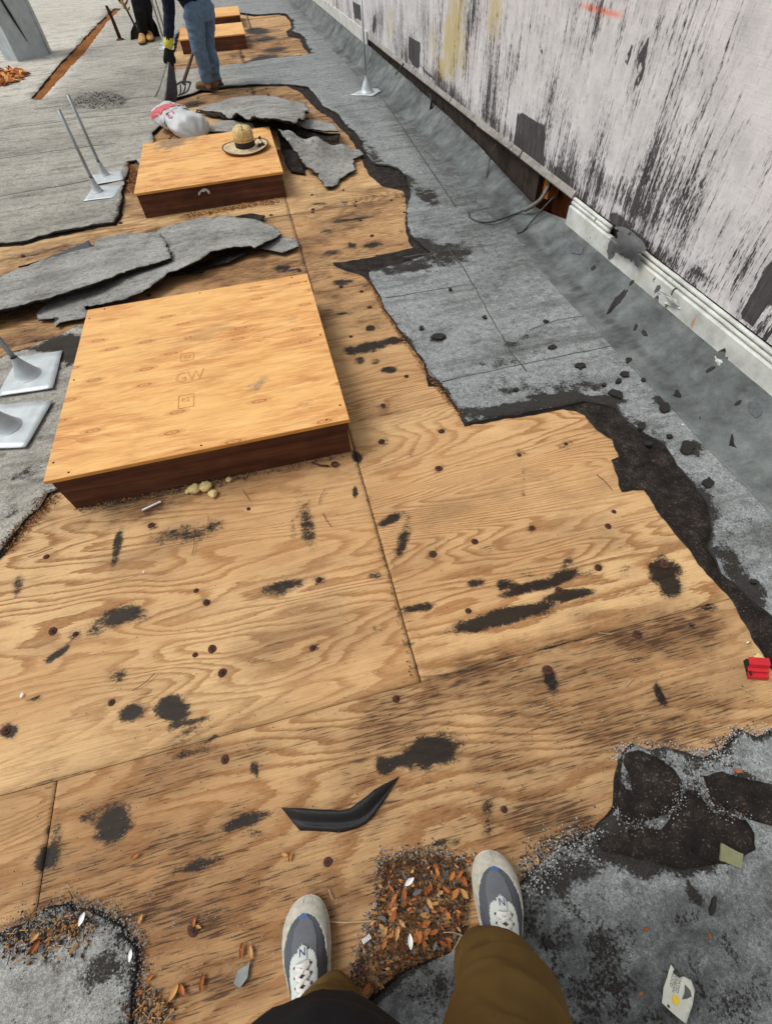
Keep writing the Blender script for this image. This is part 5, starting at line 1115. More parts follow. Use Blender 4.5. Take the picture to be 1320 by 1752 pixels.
# curled black rubber strip on the plywood
def strip():
    top = spline([G(477, 1381, .03), G(520, 1383, .035), G(585, 1386, .03), G(610, 1374, .035), G(645, 1348, .03), G(682, 1328, .012)], 40)
    mid = spline([G(492, 1398, .012), G(525, 1406, .018), G(585, 1405, .018), G(625, 1397, .02), G(650, 1370, .015), G(680, 1332, .008)], 40)
    low = spline([G(512, 1421, .004), G(540, 1422, .002), G(585, 1424, .002), G(622, 1412, .002), G(646, 1386, .003), G(678, 1336, .003)], 40)
    V = []; n = 40
    for i in range(n):
        for k in range(9):
            t = k / 8; p = (1 - t)**2 * top[i] + 2 * t * (1 - t) * (mid[i] + np.array([0, 0, .010])) + t * t * low[i]; e_ = min(1, i / 5, (n - 1 - i) / 9); p[2] = .0015 + e_ * (.026, .029, .025, .017, .008, .0045, .0105, .009, .0005)[k] + .0022 * float(fbm(i * .45, k * .5, 3)) * e_; p[:2] += .003 * np.array([fbm(i * .4, k, 6), fbm(i * .4, k, 7)]) * (k in (0, 8)); V.append(p)
    V = np.array(V); q = np.arange(n * 9).reshape(n, 9); Fa = [[q[i, k], q[i, k + 1], q[i + 1, k + 1]] for i in range(n - 1) for k in range(8)] + [[q[i, k], q[i + 1, k + 1], q[i + 1, k]] for i in range(n - 1) for k in range(8)]
    Fa = np.array(Fa); nrm = np.zeros_like(V); a, b, c = V[Fa[:, 0]], V[Fa[:, 1]], V[Fa[:, 2]]; f = np.cross(b - a, c - a)
    if f[:, 2].sum() < 0: Fa = Fa[:, ::-1]; f = -f
    for k in range(3): np.add.at(nrm, Fa[:, k], f)
    nrm /= np.linalg.norm(nrm, axis=1)[:, None] + 1e-12
    A, Fs, _, _ = with_skirt(V, Fa, .0025, True, nrm); A[:, 2] = np.maximum(A[:, 2], .0004); c0 = V.mean(0) * np.array([1, 1, 0])
    o = mesh_obj('rubber_strip', A - c0, Fs, RUBBER, None, True); o.location = tuple(c0); tag(o, 'curved black rubber strip lying on the plywood in front of the feet', 'rubber strip')
strip()
# folded red plastic channel
def red_channel():
    RED = m_simple('red_plastic', C(190, 30, 42), .4, .5, 120, .2, .15, .001)
    a = G(1275, 1160, 0); b = G(1312, 1166, 0); ax = b - a; ax /= np.linalg.norm(ax); sd_ = np.array([-ax[1], ax[0], 0])
    rt = thing('red_channel', a, 'short folded red plastic channel at the right edge of the plywood', 'plastic piece')
    prof = [(.000, .002), (.004, .014), (.016, .013), (.018, .020), (.028, .021), (.034, .034), (.056, .036), (.058, .030)]
    L = .058; th = .0018; V = []
    for i in range(5):
        for d, z in prof: V.append(a + ax * (L * i / 4) + sd_ * (d - .004 + .006 * (i / 4)) + np.array([0, 0, z]))
    k = len(prof); V = np.array(V); up = V + np.array([0, 0, .0018]); F_ = []
    for i in range(4):
        for j in range(k - 1): F_ += [[i * k + j, (i + 1) * k + j, (i + 1) * k + j + 1, i * k + j + 1], [i * k + j + 5 * k, i * k + j + 1 + 5 * k, (i + 1) * k + j + 1 + 5 * k, (i + 1) * k + j + 5 * k]]
    for i in (0, 4):
        for j in range(k - 1): F_.append([i * k + j, i * k + j + 1, i * k + j + 1 + 5 * k, i * k + j + 5 * k])
    mesh_obj('channel_body', np.vstack([V, up]), F_, RED, rt, False)
    mesh_obj('inner_web', *MB().box(a + ax * .004 + sd_ * .03 + np.array([0, 0, .014]), (.003, .05, .024), math.atan2(ax[1], ax[0])).__dict__.values().__iter__().__class__ and (None, None) if False else (MB().box(a + ax * .006 + sd_ * .028 + np.array([0, 0, .012]), (.004, .05, .02), math.atan2(ax[1], ax[0])).V, MB().box((0, 0, 0), (1, 1, 1)).F), RUBBER, rt, False)
red_channel()
# torn printed wrapper
WRAP = m_simple('waxed_paper', C(205, 205, 192), .55, .35, 30, .14, .3, .003)
def wrapper():
    rt = thing('paper_wrapper', G(1150, 1695), 'torn white printed wrapper with a yellow spot lying at lower right', 'wrapper')
    ol = [(1138, 1647), (1144, 1655), (1141, 1661), (1152, 1669), (1160, 1667), (1172, 1673), (1178, 1690), (1173, 1718), (1163, 1746), (1148, 1735), (1122, 1711), (1126, 1685)]
    P = np.array([G(*p)[:2] for p in ol]); o_ = densify(P, .006, .001, 3, True, 60); g_ = grid_pts(P[:, 0].min(), P[:, 0].max(), P[:, 1].min(), P[:, 1].max(), .008); g_ = g_[inside(g_, o_)]
    V, Fa = cdt(o_, [], g_)
    def zf(x, y): return .023 + .008 * fbm(x * 18, y * 18, 5) + .004
    A, Fs, _, _ = with_skirt(np.column_stack([V, zf(V[:, 0], V[:, 1])]), Fa, .0006, True); mesh_obj('paper', A, Fs, WRAP, rt, True)
    INK = m_simple('grey_print', C(92, 92, 90), .7, .2, 200, .3)
    e1 = G(1134, 1690) - G(1141, 1661); e1 = e1[:2] / np.linalg.norm(e1[:2]); e2 = np.array([-e1[1], e1[0]])
    for k, (t, px, py) in enumerate((('NOOD', 1140, 1672), ('HERBEAN', 1145, 1677), ('COATED', 1151, 1679))):
        V, F_ = text_mesh(t, .0085); c = G(px, py)[:2]; Q = c + np.outer(V[:, 0], e1) + np.outer(V[:, 1], e2); mesh_obj('print_line', np.column_stack([Q, zf(Q[:, 0], Q[:, 1]) + .0008]), F_, INK, rt, False)
    for nm, pts, m in (('yellow_spot', [(1139, 1701), (1142, 1697), (1151, 1703), (1150, 1712), (1147, 1716), (1140, 1710)], m_simple('yellow_print', C(232, 196, 50), .4)), ('grey_smudge', [(1161, 1680), (1170, 1690), (1172, 1700), (1164, 1704), (1156, 1705), (1160, 1694)], INK), ('dark_spot', [(1131, 1712), (1135, 1716), (1135, 1720), (1131, 1717)], TARBLK)):
        Q = np.array([G(*p)[:2] for p in pts]); mesh_obj(nm, np.column_stack([Q, zf(Q[:, 0], Q[:, 1]) + .0012]), [list(range(len(Q)))[::-1] if nm else 0], m, rt, False)
wrapper()
flake(1238, 1466, 0, 0, pts=[(1222, 1443), (1258, 1462), (1256, 1486), (1219, 1472)], z=.03, m=m_simple('olive_card', C(124, 124, 92), .7), label='olive green card scrap lying on the black asphalt patches', group=None, name='card_scrap', cat='card', th=.002, curl=.004)
# asphalt patches without granules at lower right
for L in ([(1064, 1292), (1085, 1285), (1120, 1300), (1145, 1320), (1160, 1345), (1150, 1375), (1120, 1400), (1090, 1408), (1058, 1410), (1052, 1380), (1056, 1330)], [(1196, 1330), (1225, 1324), (1260, 1332), (1320, 1346), (1380, 1362), (1380, 1425), (1320, 1416), (1275, 1404), (1262, 1390), (1218, 1386), (1205, 1356)], [(1172, 1356), (1185, 1356), (1212, 1392), (1265, 1404), (1280, 1425), (1284, 1455), (1230, 1478), (1160, 1488), (1100, 1470), (1030, 1458), (1010, 1440), (1070, 1420), (1125, 1418), (1152, 1392)]):
    P = np.array([G(*p)[:2] for p in L]); ol = densify(P, .012, .006, int(L[0][0]), True, 30); g_ = grid_pts(P[:, 0].min(), P[:, 0].max(), P[:, 1].min(), P[:, 1].max(), .02); g_ = g_[inside(g_, ol)]; g_ = g_[dist_poly(g_, ol) > .01]
    V, Fa = cdt(ol, [], g_); A, Fs, _, _ = with_skirt(np.column_stack([V, .024 + .008 * fbm(V[:, 0] * 14, V[:, 1] * 14, 8) + .004 * fbm(V[:, 0] * 60, V[:, 1] * 20, 9)]), Fa, .012)
    mesh_obj('asphalt_patch', A, Fs, FELT, cap, True)
# strip of collated nails, small white strips, foam, staple, ring
NAILW = m_simple('white_plastic', C(222, 222, 220), .4, .4)
def collated(p0, p1, n, label, nailang=None, ln=.03):
    a, b = G(*p0, .008), G(*p1, .008); rt = thing('collated_strip', (a + b) / 2 * np.array([1, 1, 0]), label, 'nail strip'); d = (b - a) / np.linalg.norm(b - a); s_ = np.array([-d[1], d[0], 0]); L = np.linalg.norm(b - a)
    mb = MB(); mb.box((a + b) / 2, (L, .007, .005), math.atan2(d[1], d[0])); mb.obj('plastic_band', NAILW, rt, False)
    if nailang is not None:
        for k in range(n):
            c = a + d * L * (k + .5) / n; V, Fs = loft([c + s_ * .012 + np.array([0, 0, -.002]), c - s_ * ln + np.array([0, 0, -.003])], .0011, 5); mesh_obj('nail', V, Fs, RUST, rt, False)
    else:
        for k in range(n):
            c = a + d * L * (k + .5) / n; mesh_obj('tooth', MB().box(c + np.array([0, 0, .004]), (L / n * .55, .010, .004), math.atan2(d[1], d[0])).V, MB().box((0, 0, 0), (1, 1, 1)).F, NAILW, rt, False)
collated((243, 873), (275, 858), 13, 'white plastic strip of collated nails lying by the front of the large box', 1)
collated((620, 1612), (634, 1601), 5, 'short white ribbed plastic piece beside the leaf pile')
FOAM = m_simple('yellowed_foam', C(206, 188, 132), .9, .15, 40, .3, .6, .006)
def foam(px, py, r, label, seed):
    c = G(px, py, r * .55); V, Fs = lathe([(0, -.6 * r)] + [(r * math.cos(a), .62 * r * math.sin(a)) for a in np.linspace(-1.2, 1.2, 9)] + [(0, .62 * r)], 16); V = np.array(V)
    k = 1 + .55 * fbm(V[:, 0] / r * 2.6 + seed, V[:, 1] / r * 2.6 + V[:, 2] / r * 2, seed, 4) * 1.6; V = V * k[:, None]
    o = mesh_obj('foam_lump', V, Fs, FOAM, None, True); o.location = tuple(c); tag(o, label, 'foam')
foam(333, 836, .026, 'left lump of yellowed foam against the front of the large box', 3); foam(352, 832, .026, 'middle lump of yellowed foam against the front of the large box', 4); foam(364, 844, .020, 'lowest lump of yellowed foam in the row before the large box', 5); foam(391, 820, .013, 'small lone yellow foam crumb right of the foam lumps', 6); foam(322, 840, .014, 'smallest leftmost yellow foam crumb before the large box', 7)
foam(1298, 1126, .014, 'pale cream foam lump just above the red plastic channel', 9)
rg_ = thing('eye_bolt', G(570, 794), 'rusty eye bolt lying at the right front corner of the large box', 'eye bolt')
c = G(572, 794, .006); V, Fs = loft([c + np.array([.013 * math.cos(a), .011 * math.sin(a), 0]) for a in np.linspace(0, 2 * math.pi, 24)], .0042, 7); mesh_obj('eye', V, Fs, RUST, rg_)
V, Fs = loft([G(562, 797, .006), G(548, 796, .006), G(533, 791, .006)], [.004, .0036, .0032], 7); mesh_obj('shank', V, Fs, RUST, rg_)

# ================================================================ LEAF LITTER, GRIT, TWIGS
def gpoly(L): return np.array([G(*p)[:2] for p in L])
LEAFM = [m_simple('orange_leaf', C(164, 102, 52), .65, .3, 60, .35), m_simple('rust_leaf', C(146, 82, 38), .75, .3, 60, .35), m_simple('tan_leaf', C(188, 142, 88), .75, .3, 60, .3), m_simple('brown_leaf', C(84, 56, 36), .85, .2, 60, .4), m_simple('grey_leaf', C(104, 102, 102), .85, .2, 60, .3)]
pile = gpoly([(655, 1475), (700, 1466), (745, 1462), (790, 1476), (806, 1500), (800, 1560), (796, 1612), (748, 1638), (694, 1656), (655, 1690), (625, 1706), (598, 1690), (604, 1650), (632, 1590), (650, 1540)])
o = bits('leaf_litter', pile, 3600, .0048, [LEAFM[3], LEAFM[1], GRIT[2], LEAFM[2], GRIT[1]], .004, .022, 21, ('leaf', 'stick', 'crumb', 'stick'), .008, wts=[.46, .14, .24, .08, .08]); tag(o, 'crumbled brown leaf litter heaped between the two sneakers', 'leaf litter', kind='stuff')
o = bits('fallen_leaves', gpoly([(668, 1490), (745, 1478), (795, 1496), (796, 1600), (745, 1626), (690, 1630), (650, 1610), (655, 1540)]), 85, .0105, LEAFM[:3] + [LEAFM[4]], .016, .020, 22, ('leaf',), .010, wts=[.34, .28, .18, .20]); tag(o, 'dry orange leaves scattered over the litter heap between the sneakers', 'leaves', kind='stuff')
def fallen(px, py, s, mi, ang, label, group=None, z=.004, fold=.35):
    c = G(px, py); V = []; n = 7
    for i in range(n):
        t = i / (n - 1); w = s * .42 * math.sin(math.pi * min(1, t * .95 + .03)) ** .8
        for k in (-1, -.5, 0, .5, 1): V.append([(t - .5) * 2 * s, w * k, fold * s * (abs(k) ** 1.5) * .8 + .25 * s * (t - .5) ** 2 * 4 * fold])
    q = np.arange(n * 5).reshape(n, 5); Fs = [[q[i, k], q[i + 1, k], q[i + 1, k + 1], q[i, k + 1]] for i in range(n - 1) for k in range(4)]
    o = mesh_obj('fallen_leaf', V, Fs, LEAFM[mi] if mi < 5 else NAILW, None, True); o.location = (c[0], c[1], z); o.rotation_euler = (random.uniform(-.25, .25), random.uniform(-.2, .2), math.radians(ang)); return tag(o, label, 'leaf', group)
fallen(233, 1464, .012, 0, 10, 'single orange leaf lying flat on the bare plywood at lower left'); fallen(487, 1462, .010, 2, -20, 'pale curled leaf below the black rubber strip'); fallen(497, 1466, .011, 0, 70, 'orange curled leaf touching the pale one below the rubber strip')
fallen(333, 1577, .012, 0, 80, 'upright curled orange leaf on the stained plywood left of the left sneaker'); fallen(340, 1586, .008, 2, -30, 'small tan leaf beside the upright curled orange leaf')
fallen(242, 1572, .012, 2, 60, 'tan curled leaf on the plywood just right of the lower left membrane patch'); fallen(210, 1608, .016, 0, 70, 'long orange leaf at the right edge of the lower left membrane patch'); fallen(116, 1567, .013, 2, 75, 'slim tan leaf at the top of the lower left membrane patch'); fallen(75, 1600, .012, 2, 30, 'bright yellowish square leaf on the lower left membrane patch', z=.03)
fallen(72, 1618, .015, 1, 50, 'rust brown curled leaf below the bright yellowish one', z=.026); fallen(299, 1698, .018, 2, 50, 'big pale tan leaf cluster on the plywood near the bottom edge'); fallen(312, 1694, .014, 0, 120, 'orange leaf leaning on the big pale tan one'); fallen(347, 1680, .014, 1, 80, 'rust leaf standing on edge right of the big pale tan leaf'); fallen(240, 1697, .012, 1, 0, 'brown leaf by the lower right corner of the left membrane patch')
fallen(229, 1735, .016, 1, 85, 'long brown leaf at the very bottom left'); fallen(258, 1672, .010, 0, 20, 'tiny orange leaf above the brown leaf at lower left'); fallen(415, 1625, .014, 1, 75, 'rust leaf in the clump with grey card left of the left sneaker'); fallen(430, 1628, .014, 2, 100, 'tan leaf in the clump with grey card left of the left sneaker'); fallen(630, 1688, .015, 0, 40, 'large orange leaf at the bottom tip of the litter heap', z=.026)
fallen(800, 1471, .012, 0, -20, 'orange leaf touching the toe of the right sneaker'); fallen(917, 1471, .012, 2, 80, 'tan leaf at the membrane edge right of the right sneaker'); fallen(1250, 1322, .012, 0, -25, 'orange bit on the pale granules above the black asphalt patches', z=.03); fallen(1096, 1587, .008, 1, 10, 'small brick red bit on the granules right of the right sneaker', z=.026); fallen(1087, 1695, .007, 0, 10, 'tiny orange bit left of the white wrapper', z=.026); fallen(1204, 1600, .006, 1, 60, 'tiny rust bit above the white wrapper', z=.026)
fallen(700, 1508, .014, 5, 20, 'white paper flake on top of the litter heap', z=.034, fold=.15); fallen(702, 1608, .014, 5, 80, 'white paper flake low on the litter heap', z=.034, fold=.15); fallen(150, 1571, .014, 5, 65, 'white sliver near the top of the lower left membrane patch', z=.026, fold=.1); fallen(232, 1632, .012, 5, 80, 'white sliver at the right edge of the lower left membrane patch', z=.026, fold=.1)
fallen(38, 1190, .009, 5, 75, 'white chip on the plywood at the left edge', fold=.1); fallen(246, 979, .005, 5, 60, 'tiny white chip on the plywood below the large box', fold=.1); fallen(1277, 1100, .006, 5, 10, 'white chip above the red plastic channel', fold=.1); fallen(1163, 733, .008, 5, 25, 'white sliver on the membrane at the wall flashing', z=.024, fold=.1)
flake(415, 1672, 0, 0, pts=[(408, 1660), (426, 1650), (430, 1640), (424, 1672), (412, 1690), (402, 1682)], z=.002, m=m_simple('grey_card', C(128, 134, 132), .7), label='grey card scrap on the plywood left of the left sneaker', group=None, name='card_scrap', cat='card', th=.004, curl=.006)
flake(560, 1398, 1, 1, z=.001) if False else None
TWIG = m_simple('pale_twig', C(168, 146, 112), .8); TWD = m_simple('dark_twig', C(92, 70, 52), .8)
def twig(P, r, m, label, z=.004, group=None):
    V, Fs = loft(spline([G(*p, z + .002 * i) for i, p in enumerate(P)], 14), r, 5); c = np.array(V).mean(0) * np.array([1, 1, 0]); o = mesh_obj('twig', np.array(V) - c, Fs, m, None, True); o.location = tuple(c); tag(o, label, 'twig', group)
twig([(557, 1577), (590, 1579), (630, 1577), (680, 1577)], .0022, TWIG, 'straight pale twig lying from the left sneaker to the litter heap')
twig([(758, 1596), (775, 1596), (792, 1602)], .0012, TWIG, 'thin pale twig on the litter heap beside the right sneaker', .03); twig([(788, 1602), (780, 1618), (771, 1633)], .0013, TWIG, 'thin pale twig crossing down at the right side of the litter heap', .026)
for P, l in [([(227, 1182), (248, 1168), (265, 1152)], 'thin dark twig on the plywood left of the two round black stains'), ([(328, 950), (332, 935), (332, 922)], 'bent twig on the plywood below the middle of the large box'), ([(355, 910), (356, 895), (356, 882)], 'straight twig on the plywood under the foam lumps'), ([(545, 862), (549, 848), (556, 838)], 'curved twig below the eye bolt'), ([(552, 878), (558, 890), (566, 901)], 'short dark twig just left of the plywood joint'), ([(48, 953), (68, 946), (90, 938)], 'rusty nail lying at the left edge of the plywood'), ([(415, 838), (420, 846), (427, 856)], 'dark twig on the plywood below the small foam crumb'), ([(1020, 812), (1033, 822), (1047, 838)], 'dark twig on the plywood by the black torn underlay'), ([(1265, 1176), (1278, 1183), (1291, 1190)], 'pale nail below the red plastic channel'), ([(921, 1115), (932, 1113), (940, 1112)], 'short pale staple on the plywood seam'), ([(1023, 1083), (1035, 1084), (1046, 1085)], 'bright nail lying on the plywood right of the seam end'), ([(1070, 1175), (1076, 1168), (1083, 1160)], 'white pin on the dirty right plywood'), ([(562, 1522), (566, 1533), (569, 1540)], 'short pale sliver above the left sneaker')]:
    twig(P, .0013, TWIG if 'pale' in l or 'white' in l or 'bright' in l else TWD, l)
# crumbs along the torn edges and along the foot of the boxes
def crumbs(name, chain, width, n, size, mats, label, seed, z=.002, kinds=('crumb',), wts=None, skew=0):
    rg = np.random.default_rng(seed); Q = densify(gpoly(chain), .01, 0, 0, False); mb = MB(); k = rg.integers(0, len(Q), n); PP = Q[k] + rg.normal(0, width, (n, 2)); IN = inside(PP, CA)
    for p, inA in zip(PP, IN):
        s = size * rg.uniform(.4, 1.5); a = rg.uniform(0, 6.28); mi = int(rg.choice(len(mats), p=wts)); zz = z + rg.uniform(0, .004); ca, sa = math.cos(a), math.sin(a)
        zz += 0 if inA else .013
        kd = kinds[rg.integers(len(kinds))]
        if kd == 'crumb': L = [(-s, 0, 0), (0, -s * .8, 0), (s * .9, 0, 0), (0, s, 0), (0, 0, s * 1.1)]; F_ = [[0, 1, 4], [1, 2, 4], [2, 3, 4], [3, 0, 4]]
        else: L = [(-2.2 * s, -s * .2, 0), (2.2 * s, -s * .2, s * .4), (2.2 * s, s * .2, s * .4), (-2.2 * s, s * .2, 0), (0, 0, s * .6)]; F_ = [[0, 1, 4], [1, 2, 4], [2, 3, 4], [3, 0, 4]]
        mb.add([[p[0] + ca * x - sa * y, p[1] + sa * x + ca * y, zz + c_] for x, y, c_ in L], F_, mi)
    o = mb.obj(name, mats, None, False); return tag(o, label, 'debris', kind='stuff')
G3 = [GRIT[0], GRIT[1], GRIT[2]]
crumbs('roof_grit', [(1010, 1430), (960, 1452), (922, 1478), (897, 1505)], .020, 1500, .0022, G3, 'grey grit along the torn roofing edge right of the right sneaker', 31, wts=[.3, .3, .4])
crumbs('roof_grit', [(1060, 1290), (1110, 1287), (1165, 1292), (1200, 1299), (1240, 1284), (1262, 1256), (1290, 1266), (1330, 1256)], .014, 1700, .0022, G3, 'pale granules spilled along the torn roofing edge at the right', 32, wts=[.5, .35, .15])
crumbs('roof_grit', [(0, 1604), (64, 1575), (106, 1553), (153, 1557), (210, 1584), (235, 1620), (232, 1690), (227, 1750)], .016, 1800, .0021, G3, 'pale granules spilled around the lower left membrane patch', 33, wts=[.45, .3, .25])
crumbs('roof_grit', [(655, 1472), (700, 1466), (745, 1462), (800, 1476)], .012, 700, .002, G3, 'dark grit along the top of the leaf litter heap', 34, wts=[.3, .3, .4])
crumbs('roof_grit', [(600, 1692), (630, 1590), (648, 1530), (650, 1475)], .010, 500, .002, G3, 'dark grit along the left side of the leaf litter heap', 36, wts=[.3, .3, .4])
crumbs('loose_granules', [(0, 1500), (200, 1450), (420, 1420), (640, 1400), (860, 1330), (1080, 1200), (1280, 1130)], .16, 700, .0013, G3, 'fine pale granules scattered over the near plywood', 35, wts=[.6, .3, .1])
crumbs('loose_granules', [(250, 1620), (420, 1560), (620, 1500)], .08, 500, .0013, G3, 'fine pale granules scattered around the left sneaker', 38, wts=[.7, .25, .05])
crumbs('dark_specks', [(0, 1150), (300, 1080), (600, 1020), (900, 930), (1150, 900)], .22, 420, .0016, [GRIT[2], LEAFM[3]], 'tiny dark specks scattered over the middle plywood', 39)
crumbs('dark_specks', [(0, 1450), (300, 1400), (600, 1330), (900, 1250), (1250, 1180)], .14, 420, .0016, [GRIT[2], LEAFM[3]], 'tiny dark specks scattered over the near plywood', 40)
crumbs('box_debris', [(132, 872), (240, 850), (330, 835), (420, 815)], .010, 800, .0032, [LEAFM[2], LEAFM[3], GRIT[1], GRIT[2]], 'dry crumbs and grit along the front foot of the large box', 41, kinds=('crumb', 'stick'), wts=[.25, .35, .2, .2])
crumbs('box_debris', [(420, 815), (520, 795), (600, 775)], .009, 260, .003, [LEAFM[2], LEAFM[3], GRIT[1], GRIT[2]], 'sparse crumbs along the right half of the large box foot', 42, kinds=('crumb', 'stick'), wts=[.25, .35, .2, .2])
crumbs('box_debris', [(310, 372), (360, 364), (420, 352), (470, 346)], .022, 420, .007, [LEAFM[2], LEAFM[3], LEAFM[1]], 'brown crumbs along the front foot of the hat box', 43, kinds=('crumb', 'stick'), wts=[.45, .35, .2])
crumbs('box_debris', [(92, 850), (70, 876), (40, 905), (10, 940)], .018, 700, .0032, [LEAFM[2], LEAFM[3], LEAFM[1], GRIT[2]], 'brown leaf crumbs along the torn edge left of the large box', 44, kinds=('crumb', 'stick'), wts=[.3, .3, .2, .2])
crumbs('box_debris', [(632, 480), (655, 530), (690, 580), (735, 645), (790, 715)], .008, 900, .003, [LEAFM[2], LEAFM[3], LEAFM[1], GRIT[2]], 'brown fibres along the torn roofing edge right of the large box', 45, kinds=('crumb', 'stick'), wts=[.25, .35, .2, .2])
crumbs('box_debris', [(606, 785), (640, 890), (680, 1050), (706, 1165)], .004, 150, .0024, [LEAFM[3], GRIT[2]], 'dark crumbs caught in the plywood joint', 46, kinds=('crumb', 'stick'))
crumbs('box_debris', [(1045, 1385), (1060, 1412), (1110, 1410), (1150, 1385), (1165, 1350), (1190, 1340), (1210, 1385), (1265, 1398)], .009, 700, .0018, [GRIT[1], LEAFM[3], GRIT[0], GRIT[2]], 'crumbs in the cracks between the black asphalt patches', 47, z=.012, wts=[.35, .25, .2, .2])
crumbs('box_debris', [(30, 1600), (70, 1615), (110, 1580), (150, 1600)], .02, 500, .0035, [LEAFM[2], LEAFM[3], GRIT[2]], 'brown litter along the top of the lower left membrane patch', 48, kinds=('crumb', 'stick'))
crumbs('box_debris', [(240, 1720), (262, 1735), (275, 1745)], .016, 260, .004, [LEAFM[2], LEAFM[3], GRIT[1]], 'brown litter on the plywood at the bottom left', 49, kinds=('crumb', 'stick'))
crumbs('box_debris', [(222, 285), (228, 300), (222, 330)], .03, 260, .008, [LEAFM[1], LEAFM[3], LEAFM[0]], 'rusty chips in the gap left of the hat box', 50, kinds=('crumb', 'stick'))

# ================================================================ PEOPLE
def fuse(mb, voxel=.012, smooth=6):
    me = bpy.data.meshes.new('t'); me.from_pydata(mb.V, [], mb.F); ob = bpy.data.objects.new('t', me); COL.objects.link(ob)
    bm = bmesh.new(); bm.from_mesh(me); bmesh.ops.recalc_face_normals(bm, faces=bm.faces); bm.to_mesh(me); bm.free()
    md = ob.modifiers.new('r', 'REMESH'); md.mode = 'VOXEL'; md.voxel_size = voxel
    if smooth: ms = ob.modifiers.new('s', 'SMOOTH'); ms.iterations = smooth; ms.factor = .5
    dg = bpy.context.evaluated_depsgraph_get(); m2 = bpy.data.meshes.new_from_object(ob.evaluated_get(dg))
    V = np.array([v.co[:] for v in m2.vertices]); Fs = [list(p.vertices) for p in m2.polygons]; Nn = np.array([v.normal[:] for v in m2.vertices])
    bpy.data.objects.remove(ob); bpy.data.meshes.remove(me); bpy.data.meshes.remove(m2); return V, Fs, Nn
def cloth(name, mb, mat_, parent, voxel, amp=0.0, sc=(8, 8, 14), seed=0, smooth=5):
    V, Fs, Nn = fuse(mb, voxel, smooth)
    if amp:
        a = V[:, 0] * sc[0] + V[:, 1] * sc[1] * .7; b = V[:, 2] * sc[2] + 2 * fbm(V[:, 0] * 4, V[:, 1] * 4, seed)
        w = 1 - abs(2 * fbm(a, b, seed, 3)) * 2; V = V + Nn * (amp * w)[:, None]
    return mesh_obj(name, V, Fs, mat_, parent, True)
SKINM = m_simple('skin', C(186, 132, 104), .6, .3, 60, .1)
def hand(mb, wrist, d, up, s=1.0, curl=.6, spread=.018):
    """palm, four bent fingers and a thumb; d = direction of the fingers, up = back of the hand"""
    d = np.array(d, float); d /= np.linalg.norm(d); up = np.array(up, float); up -= d * (up @ d); up /= np.linalg.norm(up); sd_ = np.cross(d, up)
    w = np.array(wrist, float); palm = w + d * .05 * s
    mb.loft([w - d * .01, w + d * .03 * s, w + d * .09 * s], [(.024 * s, .018 * s), (.036 * s, .016 * s), (.042 * s, .014 * s)], 10, flat=up)
    for k, ln in enumerate((.070, .080, .076, .060)):
        b = w + d * .085 * s + sd_ * (k - 1.5) * spread * 1.15 * s; P = [b]; a = .15
        for j in range(3):
            a += curl; dd = d * math.cos(a) - up * math.sin(a); P.append(P[-1] + dd * ln * s / 3 * (1.15 - .12 * j))
        mb.loft([b - d * .02 * s] + P, [.009 * s, .0095 * s, .009 * s, .008 * s, .0065 * s], 8)
    t0 = w + d * .03 * s - sd_ * .03 * s; mb.loft([t0, t0 + d * .03 * s - sd_ * .022 * s - up * .008 * s, t0 + d * .06 * s - sd_ * .022 * s - up * .022 * s], [.013 * s, .011 * s, .008 * s], 8)
def head(mb, c, f, s=1.0):
    """c = centre of the head, f = facing direction"""
    c = np.array(c, float); f = np.array(f, float); f /= np.linalg.norm(f); up = np.array([0, 0, 1.0]) - f * f[2]; up /= np.linalg.norm(up); r = np.cross(f, up)
    def Pt(a, b, z): return c + f * a + r * b + up * z
    mb.loft([Pt(0, 0, z) + f * o for z, o in ((-.115, .03), (-.09, .025), (-.05, .01), (0, 0), (.05, -.005), (.09, -.01), (.112, -.01))], [(.03, .03), (.055, .06), (.068, .085), (.075, .095), (.074, .094), (.052, .07), (.015, .02)], 14, flat=f)
    mb.loft([Pt(.085, 0, .015), Pt(.108, 0, -.02), Pt(.092, 0, -.032)], [.008, .014, .012], 8)                    # nose
    mb.loft([Pt(.078, -.022, -.058), Pt(.088, 0, -.056), Pt(.078, .022, -.058)], [.005, .008, .005], 6)            # mouth
    for s_ in (-1, 1):
        mb.loft([Pt(.0, s_ * .074, -.03), Pt(-.005, s_ * .084, .0), Pt(-.01, s_ * .078, .025)], [.008, .014, .008], 6)   # ears
        mb.loft([Pt(.075, s_ * .015, .022), Pt(.083, s_ * .032, .024), Pt(.07, s_ * .048, .02)], .006, 6)              # brow
    return Pt
def face_bits(root, Pt, hairm, hair=True):
    EYE = m_simple('eye', C(60, 44, 36), .3)
    for s_ in (-1, 1):
        V, Fs = lathe([(0, .008), (.008, .004), (.010, 0), (.008, -.004), (0, -.008)], 8, Pt(.082, s_ * .032, .004)); mesh_obj('eye', V, Fs, EYE, root)
    if hair:
        mb = MB(); mb.loft([Pt(-.035, 0, -.06), Pt(-.03, 0, 0), Pt(-.022, 0, .06), Pt(-.012, 0, .10), Pt(-.01, 0, .124)], [(.062, .055), (.079, .078), (.082, .092), (.06, .075), (.01, .012)], 14, flat=Pt(1, 0, 0) - Pt(0, 0, 0)); mb.obj('hair', hairm, root)
HAIR = m_simple('dark_hair', C(34, 28, 26), .6, .3, 120, .3)
